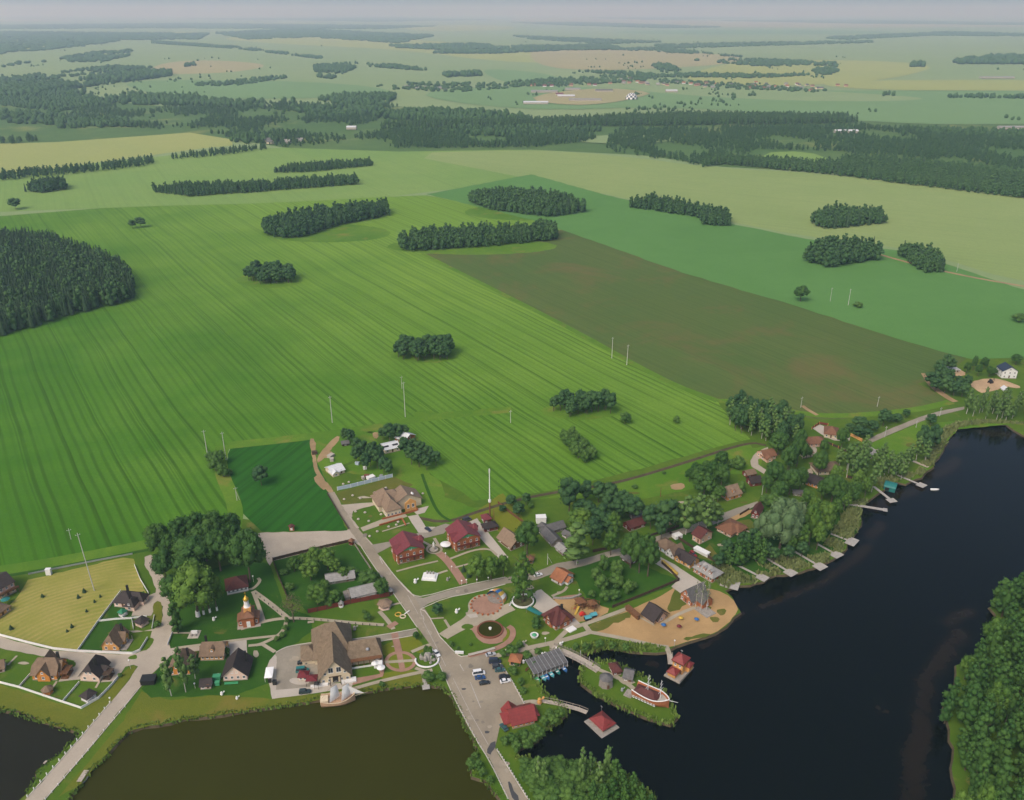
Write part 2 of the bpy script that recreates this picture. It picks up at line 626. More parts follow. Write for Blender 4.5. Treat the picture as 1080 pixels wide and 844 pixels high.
M['w_lake'] = water_mat('lake_water', lin(4, 8, 8), lin(36, 28, 20), .08, .35, .22)
M['w_olive'] = water_mat('olive_pond_water', lin(50, 51, 10), None, .14, .3, .1)
M['w_dark'] = water_mat('dark_pond_water', lin(36, 35, 26), None, .14, .3, .12)
# ------------------------------------------------------------------ the setting
POND_DARK = [(-140, 740), (0, 748), (20, 750.5), (42, 760), (67, 768), (82.5, 773), (78, 781), (65, 794), (50, 806), (40, 813), (39, 821), (27, 837), (20, 845), (-10, 885), (-160, 885)]
POND_OLIVE = [(72.5, 842), (83, 829), (93, 814), (108, 802), (120, 786), (133, 772), (150, 767), (180, 761.5), (195, 759), (250, 751.7), (283, 746.7), (307, 743), (336.7, 738), (373, 731.7), (411.7, 726), (445, 721.5), (456, 724), (466.7, 725.5), (478, 735.5), (489, 759), (501, 784), (504, 793), (495.5, 805.5), (500, 818), (513, 824), (527, 841), (545, 872), (545, 885), (45, 885), (55, 866)]
LAKE = [(560, 706.6), (562, 714), (567, 722), (578, 736), (592, 744), (596, 753), (590, 762), (572, 770), (566, 781), (548, 791), (543, 800), (561, 801), (600, 806), (630, 808), (657, 816), (676, 829), (690, 845), (706, 890), (1003, 890), (1006, 842), (1007, 800), (1000, 770), (994, 750), (1006, 725), (1008, 702), (1022, 696), (1042, 682), (1052, 655), (1044, 640), (1080, 629), (1190, 590), (1190, 470), (1130, 465), (1080, 460), (1060, 448), (1040, 446), (1016, 447.5), (1011, 452), (1000, 461.7), (993, 476.7), (983, 491.7), (971.7, 503), (955, 510), (946, 508), (930, 518), (921.7, 524), (910, 531), (907, 541), (906.7, 553), (900, 565), (888, 581.7), (873, 593), (843, 603), (818, 607), (790, 618), (776, 617.5), (765, 623), (776, 636), (779, 645), (767, 660), (753, 669), (727, 678), (713, 682.5), (703, 688), (690, 688.5), (677, 686.7), (655, 684.5), (635, 683), (615, 690), (600, 688), (588, 684), (580, 693), (572, 701)]
ISLAND = [(611.7, 708), (618, 702.5), (626.7, 699.5), (643, 697.5), (656.7, 703), (676.7, 713), (693, 725), (705, 736.7), (711, 748), (713, 757), (708, 764), (693, 760), (676, 754), (660, 748), (648, 741), (638, 736), (625, 730), (615, 721)]
WZ = -.9
_rw = random.Random(5)
W_DARK = wob(px(POND_DARK), .7, 4, _rw)
W_OLIVE = wob(px(POND_OLIVE), .7, 4, _rw)
W_LAKE = wob(px(LAKE), .9, 4, _rw)
W_ISLE = wob(px(ISLAND), .5, 3, _rw)


def ground():
    loops = [W_DARK, W_OLIVE, W_LAKE, W_ISLE]
    V, E = [], []
    for o in ([(-70000, -3000), (70000, -3000), (70000, 90000), (-70000, 90000)], [(-3000, 60), (3000, 60), (3000, 4000), (-3000, 4000)]):
        b = len(V)
        V += [Vector(p) for p in o]
        E += [(b + i, b + (i + 1) % 4) for i in range(4)]
    for lp in loops:
        b, n = len(V), len(lp)
        V += [Vector((p.x, p.y)) for p in lp]
        E += [(b + i, b + (i + 1) % n) for i in range(n)]
    vs, es, fs, *_ = delaunay_2d_cdt(V, E, [], 0, 1e-4)
    keep = []
    for f in fs:
        c = sum((vs[i] for i in f), Vector((0, 0))) / len(f)
        wet = any(in_poly(c.x, c.y, lp) for lp in loops[:2]) or (in_poly(c.x, c.y, W_LAKE) and not in_poly(c.x, c.y, W_ISLE))
        if not wet:
            keep.append(tuple(f))
    me = bpy.data.meshes.new('ground')
    me.from_pydata([(v.x, v.y, 0) for v in vs], [], keep)
    me.materials.append(M['f_far'])
    me.update()
    tag(mesh_obj('ground', me), kind='structure')
    # banks
    m = MB()
    for lp in loops:
        n = len(lp)
        area = sum(lp[i].x * lp[(i + 1) % n].y - lp[(i + 1) % n].x * lp[i].y for i in range(n))
        sgn = (1 if area > 0 else -1) * (-1 if lp is W_ISLE else 1)
        inner = []
        for i in range(n):
            d = (lp[(i + 1) % n] - lp[i - 1]).normalized()
            inner.append(lp[i] + Vector((-d.y, d.x, 0)) * sgn * 1.0)
        v = [(p.x, p.y, .0) for p in lp] + [(p.x, p.y, WZ - .5) for p in inner]
        m.raw(v, [(i, (i + 1) % n, n + (i + 1) % n, n + i) for i in range(n)])
    tag(m.build('bank', M['soil']), kind='structure')


ground()
fill('pond_water', W_DARK, WZ, M['w_dark'])
fill('pond_water', W_OLIVE, WZ, M['w_olive'])

# the lake: a grid sheet that carries the shallows' outline as an attribute
SHOALS = [[(1000, 470, 9), (1010, 463, 9)], [(985, 500, 9), (1000, 492, 10), (1008, 484, 9)], [(945, 522, 9), (962, 518, 10), (975, 508, 8)], [(925, 535, 8), (935, 528, 8)], [(918, 565, 8), (930, 552, 8)],
          [(900, 590, 8), (915, 575, 8)], [(800, 640, 5), (830, 628, 6), (870, 612, 6), (895, 592, 5)], [(1000, 655, 9), (1022, 645, 9)], [(975, 720, 10), (995, 690, 11), (1012, 668, 10)],
          [(965, 800, 12), (972, 760, 13), (978, 720, 11)], [(965, 850, 14), (966, 800, 13)], [(925, 745, 5), (935, 748, 5)], [(588, 775, 4), (592, 772, 4)], [(683, 697, 6), (694, 700, 6)],
          [(700, 735, 6), (704, 728, 6)], [(770, 655, 5), (782, 645, 5)], [(740, 680, 5), (760, 670, 5)], [(1040, 455, 9), (1080, 458, 9)]]


def lake():
    xs = [p.x for p in W_LAKE]
    ys = [p.y for p in W_LAKE]
    st = 3.0
    nx, ny = int((max(xs) - min(xs)) / st) + 3, int((max(ys) - min(ys)) / st) + 3
    gx = min(xs) - st + np.arange(nx) * st
    gy = min(ys) - st + np.arange(ny) * st
    X, Y = np.meshgrid(gx, gy)
    A = np.zeros(X.shape)
    for ln in SHOALS:
        for (a, b) in zip(ln[:-1], ln[1:]):
            pa, pb = P(a[0], a[1]), P(b[0], b[1])
            ab = pb - pa
            t = np.clip(((X - pa.x) * ab.x + (Y - pa.y) * ab.y) / max(ab.length_squared, 1e-6), 0, 1)
            d = np.hypot(X - pa.x - t * ab.x, Y - pa.y - t * ab.y)
            r = (a[2] + b[2]) * .5 * mpp((a[1] + b[1]) / 2) * 1.5
            A = np.maximum(A, np.clip(1.15 - d / r, 0, 1))
    v = np.stack([X.ravel(), Y.ravel(), np.full(X.size, WZ)], 1)
    # keep cells near the lake only (the sheet may run a little under the banks)
    f = []
    poly = [(p.x, p.y) for p in px(LAKE)]
    ins = np.array([[in_poly(x, y, poly) for x in gx] for y in gy])
    for j in range(ny - 1):
        for i in range(nx - 1):
            if ins[j:j + 2, i:i + 2].any():
                a = j * nx + i
                f.append((a, a + 1, a + nx + 1, a + nx))
    me = bpy.data.meshes.new('lake_water')
    me.from_pydata(v.tolist(), [], f)
    at = me.attributes.new('shoal', 'FLOAT', 'POINT')
    at.data.foreach_set('value', A.ravel().astype(np.float32))
    me.materials.append(M['w_lake'])
    me.update()
    tag(mesh_obj('lake_water', me), kind='structure')


lake()

# ---- fields, far to near (each sheet above the one below)
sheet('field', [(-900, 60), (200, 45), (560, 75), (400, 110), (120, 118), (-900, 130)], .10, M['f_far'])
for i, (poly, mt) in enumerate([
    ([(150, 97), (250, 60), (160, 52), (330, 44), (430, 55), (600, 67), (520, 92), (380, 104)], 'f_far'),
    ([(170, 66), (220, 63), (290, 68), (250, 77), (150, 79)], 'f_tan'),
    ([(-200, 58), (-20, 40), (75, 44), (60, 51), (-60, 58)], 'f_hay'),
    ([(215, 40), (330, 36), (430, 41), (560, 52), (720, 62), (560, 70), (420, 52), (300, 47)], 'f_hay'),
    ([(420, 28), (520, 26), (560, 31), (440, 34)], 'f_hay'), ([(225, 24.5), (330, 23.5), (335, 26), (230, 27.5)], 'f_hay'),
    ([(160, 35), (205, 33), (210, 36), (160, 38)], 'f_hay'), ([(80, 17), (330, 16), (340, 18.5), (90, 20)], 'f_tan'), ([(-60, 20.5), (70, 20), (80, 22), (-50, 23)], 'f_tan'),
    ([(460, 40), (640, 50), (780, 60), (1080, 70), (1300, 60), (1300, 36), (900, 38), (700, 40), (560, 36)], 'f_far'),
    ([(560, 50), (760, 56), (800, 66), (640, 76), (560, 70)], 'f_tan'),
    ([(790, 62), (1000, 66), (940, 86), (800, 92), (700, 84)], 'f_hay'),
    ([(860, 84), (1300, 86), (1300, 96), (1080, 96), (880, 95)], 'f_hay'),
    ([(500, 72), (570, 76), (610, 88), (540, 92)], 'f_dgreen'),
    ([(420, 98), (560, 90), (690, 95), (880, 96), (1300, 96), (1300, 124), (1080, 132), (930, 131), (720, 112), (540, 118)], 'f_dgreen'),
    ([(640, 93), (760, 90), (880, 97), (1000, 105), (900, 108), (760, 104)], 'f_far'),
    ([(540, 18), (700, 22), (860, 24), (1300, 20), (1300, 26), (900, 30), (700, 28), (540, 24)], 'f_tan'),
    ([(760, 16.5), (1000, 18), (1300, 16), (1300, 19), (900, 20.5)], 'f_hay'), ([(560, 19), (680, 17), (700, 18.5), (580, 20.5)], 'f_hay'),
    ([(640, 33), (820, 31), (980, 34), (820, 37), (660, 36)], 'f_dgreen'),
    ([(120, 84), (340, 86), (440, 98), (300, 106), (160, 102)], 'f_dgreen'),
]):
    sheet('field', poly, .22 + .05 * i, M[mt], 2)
sheet('scrubland', [(-300, 112), (0, 96), (170, 112), (420, 112), (560, 128), (900, 128), (1300, 122), (1300, 228), (1080, 208), (870, 182), (760, 176), (680, 164), (560, 158), (420, 160), (300, 156), (200, 140), (60, 150), (-300, 160)], .14, M['scrub'])
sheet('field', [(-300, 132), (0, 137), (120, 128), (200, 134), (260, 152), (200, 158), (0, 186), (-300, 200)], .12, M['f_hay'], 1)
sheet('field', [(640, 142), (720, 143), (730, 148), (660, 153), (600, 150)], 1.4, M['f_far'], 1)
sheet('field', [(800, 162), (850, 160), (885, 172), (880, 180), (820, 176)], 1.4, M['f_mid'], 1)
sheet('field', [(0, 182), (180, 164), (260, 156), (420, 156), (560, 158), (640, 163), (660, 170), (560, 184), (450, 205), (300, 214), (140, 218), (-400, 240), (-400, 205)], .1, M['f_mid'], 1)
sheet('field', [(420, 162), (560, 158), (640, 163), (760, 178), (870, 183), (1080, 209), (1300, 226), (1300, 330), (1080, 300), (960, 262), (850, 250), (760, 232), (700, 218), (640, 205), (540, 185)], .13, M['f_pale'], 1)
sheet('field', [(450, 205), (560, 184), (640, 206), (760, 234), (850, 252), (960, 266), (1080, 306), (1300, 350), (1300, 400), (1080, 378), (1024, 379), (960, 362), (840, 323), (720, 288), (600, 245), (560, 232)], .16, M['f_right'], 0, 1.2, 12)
sheet('field', [(-500, 245), (0, 228), (140, 217), (300, 212), (450, 206), (560, 228), (600, 240), (520, 262), (446, 268), (600, 345), (700, 402), (757, 424), (790, 463), (720, 482), (650, 502), (600, 514), (540, 524), (500, 528), (455, 500), (440, 462), (380, 455), (325, 461), (241, 470), (234, 498), (252, 535), (246, 560), (160, 577), (100, 588), (30, 602), (-60, 616), (-500, 640)], .045, M['f_main'], 0, 1.0, 9)
sheet('field', [(446, 268), (520, 262), (600, 240), (720, 283), (840, 318), (960, 358), (1022, 376), (1000, 396), (968, 404), (1000, 424), (960, 436), (860, 443), (800, 424), (757, 423), (700, 402), (600, 345)], .05, M['f_brown'], 0, 1.4, 9)
sheet('field', [(237, 498), (243, 470), (327, 463), (335, 490), (350, 520), (366, 560), (275, 561), (255, 540)], .055, M['f_plot'], 0, .5, 5)
ribbon('field_margin', [(446, 268), (600, 345), (700, 402), (757, 423)], 6, .060, M['rough'])
ribbon('field_margin', [(-60, 610), (30, 598), (100, 585), (162, 573)], 9, .060, M['rough'])
ribbon('field_margin', [(241, 470), (325, 461), (390, 452), (450, 440), (540, 432)], 10, .060, M['rough'])
ribbon('field_margin', [(234, 470), (231, 495), (250, 535), (246, 562)], 8, .060, M['rough'])
ribbon('field_margin', [(757, 423), (800, 424), (860, 441), (960, 434), (1003, 424)], 7, .062, M['rough'])
ribbon('field_track', [(905, 262), (960, 278), (1020, 292), (1090, 304)], 5, .20, M['dirt'])
ribbon('field_track', [(846, 428), (853, 433), (862, 438)], 3, .08, M['dirt'])
ribbon('field_track', [(975, 394), (983, 408), (1000, 420), (1008, 424)], 5, .08, M['dirt'])
for c, (a, b) in (((448, 374), (38, 9)), ((612, 434), (42, 9)), ((284, 296), (36, 8)), ((905, 321), (20, 5)), ((1074, 334), (18, 8)), ((448, 437), (12, 4)), ((344, 246), (70, 10)), ((498, 260), (92, 9)), ((560, 224), (72, 9))):
    sheet('field_margin', [(c[0] + a * math.cos(t * .5236), c[1] + b * math.sin(t * .5236)) for t in range(12)], .064, M['rough'], 1, 1.0, 6)
ribbon('ditch', [(440, 546), (470, 552), (500, 541), (545, 527), (600, 517), (650, 510), (720, 489), (790, 466), (808, 470)], 2.6, .075, M['soil'])
ribbon('field_edge', [(445, 500), (452, 520), (462, 542), (476, 550)], 1.8, .075, M['dark_lawn'])
ribbon('field_edge', [(-60, 618), (30, 604), (100, 591), (156, 580)], 2.5, .070, M['dark_lawn'])

# ---- village ground
V_ALL = [(-200, 600), (-60, 598), (30, 588), (100, 575), (160, 562), (240, 545), (275, 550), (330, 545), (318, 500), (316, 450), (390, 440), (450, 430), (470, 470), (500, 500), (545, 502), (600, 496), (650, 488), (730, 466), (740, 412), (790, 405), (860, 425), (945, 415), (955, 385), (985, 368), (1090, 366), (1300, 380), (1300, 900), (-300, 900)]


def village_base():
    V, E = [], []
    for lp in ([Vector((p.x, p.y)) for p in px(V_ALL)], W_DARK, W_OLIVE, W_LAKE, W_ISLE):
        b, n = len(V), len(lp)
        V += [Vector((p.x, p.y)) for p in lp]
        E += [(b + i, b + (i + 1) % n) for i in range(n)]
    vs, es, fs, *_ = delaunay_2d_cdt(V, E, [], 0, 1e-4)
    out = [(p.x, p.y) for p in px(V_ALL)]
    keep = []
    for f in fs:
        c = sum((vs[i] for i in f), Vector((0, 0))) / len(f)
        if not in_poly(c.x, c.y, out) or in_poly(c.x, c.y, W_DARK) or in_poly(c.x, c.y, W_OLIVE) or (in_poly(c.x, c.y, W_LAKE) and not in_poly(c.x, c.y, W_ISLE)):
            continue
        keep.append(tuple(f))
    me = bpy.data.meshes.new('village_green')
    me.from_pydata([(v.x, v.y, .03) for v in vs], [], keep)
    me.materials.append(M['lawn'])
    me.update()
    tag(mesh_obj('village_green', me), kind='structure')


village_base()
Z1, Z2, Z3, Z4, Z5 = .08, .11, .15, .18, .21
# meadows and lawns of other greens
for poly, mt in [
    ([(445, 545), (452, 518), (500, 536), (545, 530), (600, 520), (650, 511), (722, 490), (790, 468), (800, 480), (770, 495), (735, 515), (660, 530), (560, 525), (520, 545), (470, 556)], 'rough'),
    ([(352, 497), (400, 478), (445, 470), (470, 520), (466, 552), (440, 545), (418, 506)], 'rough'),
    ([(322, 463), (390, 453), (400, 470), (345, 500), (330, 490)], 'rough'),
    ([(355, 520), (416, 503), (436, 512), (400, 528), (362, 532)], 'dull'),
    ([(0, 650), (10, 640), (24, 622), (30, 612), (130, 588), (140, 590), (155, 628), (103, 657), (82, 686), (60, 684), (20, 675), (-60, 664)], 'hay'),
    ([(103, 656), (122, 632), (152, 624), (160, 640), (140, 652), (135, 668), (128, 690), (84, 686)], 'dark_lawn'),
    ([(-60, 668), (0, 686), (36, 692), (84, 700), (130, 695), (122, 720), (86, 748), (66, 742), (0, 720), (-60, 704)], 'lawn'),
    ([(-60, 706), (0, 722), (66, 743), (87, 749), (122, 722), (143, 703), (130, 722), (90, 772), (66, 768), (40, 759), (18, 749), (-60, 742)], 'bank'),
    ([(60, 842), (95, 803), (130, 760), (148, 730), (180, 738), (230, 733), (286, 737), (340, 731), (412, 716), (450, 709), (456, 722), (410, 726), (373, 731.5), (307, 743), (250, 751.5), (180, 761), (133, 772), (108, 802), (83, 829)], 'bank'),
    ([(160, 640), (190, 610), (260, 590), (285, 595), (300, 640), (328, 650), (330, 665), (297, 690), (285, 720), (250, 733), (160, 736), (150, 726), (168, 704), (180, 676)], 'dark_lawn'),
    ([(288, 592), (371, 572), (411, 630), (325, 646), (303, 630)], 'dark_lawn'),
    ([(387, 545), (396, 535), (404, 548), (412, 553), (384, 566)], 'lawn'),
    ([(447, 549), (475, 556), (488, 545), (500, 541), (530, 520), (556, 548), (535, 568), (510, 548), (470, 556)], 'yellowlawn'),
    ([(540, 530), (590, 525), (615, 545), (600, 570), (560, 560)], 'lawn'),
    ([(598, 598), (660, 584), (686, 600), (716, 612), (712, 618), (646, 641), (622, 636), (606, 610)], 'dark_lawn'),
    ([(700, 560), (760, 545), (800, 530), (830, 530), (870, 530), (905, 535), (905, 560), (880, 585), (820, 605), (780, 615), (740, 600)], 'dark_lawn'),
    ([(735, 588), (748, 574), (762, 590), (752, 592)], 'dull'), ([(772, 550), (790, 548), (800, 556), (790, 560)], 'dull'),
    ([(918, 468), (975, 444), (985, 455), (970, 478), (940, 486), (922, 480)], 'rough'),
    ([(985, 446), (1020, 443), (1075, 447), (1010, 453), (995, 470), (975, 500), (965, 500), (984, 470)], 'rough'),
    ([(780, 476), (808, 470), (800, 500), (770, 500)], 'rough'),
    ([(612, 708), (627, 700), (643, 698), (676, 713), (705, 737), (712, 756), (706, 763), (660, 748), (625, 730), (615, 721)], 'lawn'),
    ([(590, 678), (625, 670), (700, 682), (690, 688), (635, 683), (613, 690), (600, 688), (588, 684)], 'lawn'),
    ([(425, 673), (438, 671), (446, 678), (446, 690), (436, 687), (428, 690), (412, 691), (400, 683)], 'yellowlawn'),
    ([(364, 675.5), (385, 672), (400, 674), (410, 692), (398, 690), (370, 683)], 'yellowlawn'),
    ([(400, 710), (432, 706), (440, 708), (404, 718)], 'yellowlawn'),
]:
    sheet('grass_field', poly, Z1 - .04, M[mt], 0, .45, 3, len(poly))

PAVE = [
    ('plaza', [(268, 564), (275, 562), (366, 560), (372, 553), (394, 575), (382, 577.5), (372, 571), (288, 592), (284, 597), (280, 588)], 'pale_road', Z2),
    ('track', [(326, 463), (333, 463), (333, 482), (337, 500), (354, 520), (346, 521), (331, 496), (329, 480)], 'dirt', Z2),
    ('track', [(333, 484), (343, 472), (354, 460), (360, 461), (348, 476), (336, 490)], 'dirt', Z2 - .01),
    ('main_road', [(345.8, 520), (353, 519), (360, 532.5), (372, 550), (391.7, 575), (400, 586.7), (415, 606.7), (428, 621.7), (440, 632), (450, 645), (463.5, 671.7), (481, 691), (497, 720), (523, 768), (522, 789), (530, 803), (556, 843), (566, 862), (548, 862), (536.7, 843), (516.7, 801), (501, 778), (480, 738), (468, 709), (456.7, 684), (440, 661.7), (423, 636), (396.7, 600), (381.7, 576.7), (369, 560)], 'asphalt', Z2 + .01),
    ('parking_lot', [(481, 690), (488, 693), (521, 686), (523, 694), (535.5, 711), (554, 745), (546, 752), (527, 768), (522, 789), (505, 775), (482, 735), (474, 712)], 'asphalt', Z2 + .03),
    ('cross_road', [(437, 629), (446, 631), (486.7, 619), (533, 609.5), (563, 604.5), (587, 594.5), (615, 590), (642, 581.7), (660, 577), (695, 565), (730, 554), (760, 542.5), (777, 536), (799, 529), (801, 532), (778, 543), (760, 551), (730, 561), (697, 571), (662, 584.5), (643, 588), (617, 597), (590, 603), (565, 612), (533, 616), (500, 625), (470, 630.5), (452, 637), (444, 642)], 'grey_road', Z2 + .02),
    ('yard_road', [(391.7, 575), (408, 572), (430, 569.5), (436, 564), (470, 552.5), (476, 554), (468, 563), (440, 570), (447, 566), (411, 577), (398, 584)], 'grey_road', Z2 + .02),
    ('yard_road', [(430, 545), (441, 543), (449, 556), (459, 556), (452, 562), (441, 562)], 'concrete_slab', Z2 + .04),
    ('service_road', [(492, 552), (503, 547), (536, 588), (532, 592), (526, 589)], 'concrete_slab', Z2 + .02),
    ('driveway', [(360, 532.5), (394, 530), (396, 533), (372, 539), (370, 545), (379, 557), (376, 557)], 'pale_road', Z2 + .02),
    ('footpath', [(380, 557), (403, 548), (424, 540), (430, 545), (405, 553), (383, 561)], 'path', Z2 + .03),
    ('yard', [(434, 538), (452, 534), (448, 541), (440, 543)], 'concrete_slab', Z2 + .02),
    ('village_road', [(-80, 652), (0, 672), (30, 680), (55, 686), (80, 688.5), (125, 690.5), (140, 690.5), (148, 687), (158, 676), (160, 666), (137, 665.5), (134, 676), (128, 686), (120, 684), (136, 665), (140, 668), (163, 664), (171, 658), (172, 640), (165, 634), (160, 650), (139, 650), (145, 633), (156, 629), (165, 625), (160, 610), (153, 596), (153, 588), (159, 585), (165, 590), (167, 600), (175, 612), (176, 628), (181, 640), (182, 660), (178, 676), (180, 684), (188, 683), (200, 682), (211, 681), (211, 686), (196, 688), (180, 692), (170, 702), (152, 719.5), (131.7, 744), (90, 794), (48, 842), (20, 876), (0, 876), (29, 842), (72, 794), (116.7, 741.5), (137, 717), (145, 703), (141, 701.5), (133, 703), (124, 718), (106, 720), (115, 705), (110, 703), (86, 717), (62, 719), (70, 704), (80, 697), (36, 691), (0, 684), (-80, 664)], 'pale_road', Z2 + .02),
    ('yard', [(211, 683), (260, 675), (261, 693), (243, 696), (242, 686), (212, 686)], 'concrete_slab', Z2 + .02),
    ('restaurant_yard', [(291, 689), (300, 684), (310, 681.5), (333, 678), (366, 676), (440, 664), (442, 669), (400, 676.5), (366, 682), (352, 700), (345, 722), (328, 726), (290, 729), (284, 715)], 'grey_road', Z2 + .01),
    ('restaurant_apron', [(281, 706), (284, 697), (290, 690.5), (292, 693), (291, 728), (330, 724.5), (338, 722), (372, 720), (371, 725), (330, 732), (287, 737.5)], 'concrete_slab', Z2 + .03),
    ('terrace', [(369, 724), (372, 716), (401, 711), (394, 695), (404, 691), (406, 705), (404, 714), (376, 722)], 'brickpath', Z2 + .02),
    ('beach', [(621, 660), (640, 653), (662, 644), (700, 628), (716, 616), (726, 625), (745, 620), (764, 625), (777, 637), (778.5, 645), (767, 659.5), (752.5, 668.5), (727, 677), (712, 681.5), (702, 684), (690, 680), (660, 674), (625, 668)], 'sand', Z1 + .02),
    ('playground', [(580, 635), (592, 630), (600, 628), (620, 633), (632, 638), (646, 644), (625, 655), (606, 656), (590, 644)], 'sand', Z1 + .02),
    ('house_yard', [(567, 623), (571, 622), (609, 655), (612, 658), (598, 667), (590, 660), (562, 640), (556, 631)], 'concrete_slab', Z2 + .02),
    ('quay_yard', [(691, 578), (697, 588), (712, 596), (745, 618), (740, 622), (733, 628), (719, 627), (708, 619), (716, 611), (704, 602), (690, 594)], 'concrete_slab', Z2 + .02),
    ('driveway', [(810, 471.5), (797, 478), (791, 486), (793, 493), (806, 500), (808, 496), (800, 490), (800, 485), (810, 477)], 'pale_road', Z2),
    ('driveway', [(845, 462), (853, 463), (862, 474), (860, 479), (850, 483), (848, 475)], 'pale_road', Z2),
    ('courtyard', [(857, 452), (865, 448), (874, 452), (880, 460), (897, 459), (896, 465), (880, 465), (870, 461)], 'concrete_slab', Z2),
    ('driveway', [(847, 497), (856, 494), (858, 499), (849, 506), (847, 512), (845, 505)], 'pale_road', Z2),
    ('lake_road', [(911.7, 465), (940, 452), (970, 440), (990, 434), (1017, 429), (1017, 432), (992, 438), (972, 444.5), (942, 457), (914, 469.5)], 'grey_road', Z2),
    ('sand_pit', [(1021, 405), (1030, 401), (1045, 399), (1055, 400), (1075, 407), (1076, 410), (1060, 408), (1050, 412), (1040, 414), (1034, 415)], 'sandpale', Z1 + .02),
    ('bare_ground', [(996, 391), (1004, 388), (1018, 392), (1017, 397), (1000, 396)], 'sandpale', Z1 + .02),
    ('bare_ground', [(707, 511), (722, 509), (722, 516), (709, 517)], 'dirt', Z1 + .02), ('bare_ground', [(330, 505), (336, 500), (346, 515), (340, 518)], 'dirt', Z1 + .02),
    ('bare_ground', [(340, 480), (350, 475), (352, 481), (342, 484)], 'dirt', Z1 + .02), ('bare_ground', [(393, 456), (400, 456), (398, 463), (394, 462)], 'dirt', Z1 + .02),
    ('bare_ground', [(700, 552), (720, 544), (724, 548), (704, 556)], 'dirt', Z1 + .02), ('bare_ground', [(768, 545), (795, 536), (790, 543), (772, 551)], 'sand', Z1 + .02),
    ('asphalt_patch', [(512, 793), (517, 785), (523, 782), (523, 786), (520, 793), (516, 797)], 'patch', Z3),
    ('asphalt_patch', [(535, 826), (537, 825), (545, 838), (547, 846), (543, 846)], 'patch', Z3),
    ('asphalt_patch', [(511.5, 771), (515, 770.5), (516, 773), (512.5, 774)], 'patch', Z3), ('asphalt_patch', [(487, 726), (491, 725.5), (491, 727.5), (488, 728)], 'patch', Z3),
]
for nm, poly, mt, z in PAVE:
    sheet(nm, poly, z, M[mt], 1 if mt in ('sand', 'dirt', 'sandpale', 'patch') else 0, .35 if mt in ('sand', 'dirt', 'sandpale', 'patch', 'pale_road') else .12, 3, len(poly))
sheet('island_lawn', [(166, 634), (171, 636), (171.5, 656), (166, 662), (161.5, 660), (162, 648), (161, 638)], Z3, M['bank'], 1)
sheet('island_lawn', [(154, 673), (161, 673), (163, 676), (156, 686), (149, 687), (143, 690), (130, 689), (131, 685), (146, 685)], Z3, M['lawn'], 1)
sheet('verge', [(134, 704), (145, 702), (140, 712), (118, 740), (96, 766), (84, 774), (90, 760), (112, 733)], Z3 - .01, M['bank'], 1)
sheet('verge', [(134, 695), (138, 692), (144, 690.5), (145, 695), (140, 696)], Z3 - .01, M['lawn'], 1)
sheet('verge', [(69, 698), (80, 698), (80, 703), (74, 705), (70, 703)], Z3, M['lawn'], 1)


def oval(cx, cy, rx, ry, n=24, a0=0, a1=6.2832):
    return [(cx + rx * math.cos(a0 + (a1 - a0) * t / n), cy + ry * math.sin(a0 + (a1 - a0) * t / n)) for t in range(n)]


for poly in ([(621, 660), (640, 653), (662, 644), (668, 650), (650, 655), (640, 664), (625, 667)], [(712, 619), (716, 617), (728, 636), (712, 645), (703, 646), (708, 632)], [(737, 640), (745, 637), (752, 643), (742, 648), (735, 646)],
             [(720, 674), (738, 669), (752, 668), (740, 673), (726, 676)], [(755, 645), (763, 641), (767, 646), (760, 650)], [(748, 652), (756, 650), (760, 655), (752, 657)], [(640, 656), (656, 650), (662, 652), (648, 658)]):
    sheet('beach_grass', poly, Z1 + .03, M['dull'], 1, .5, 2)
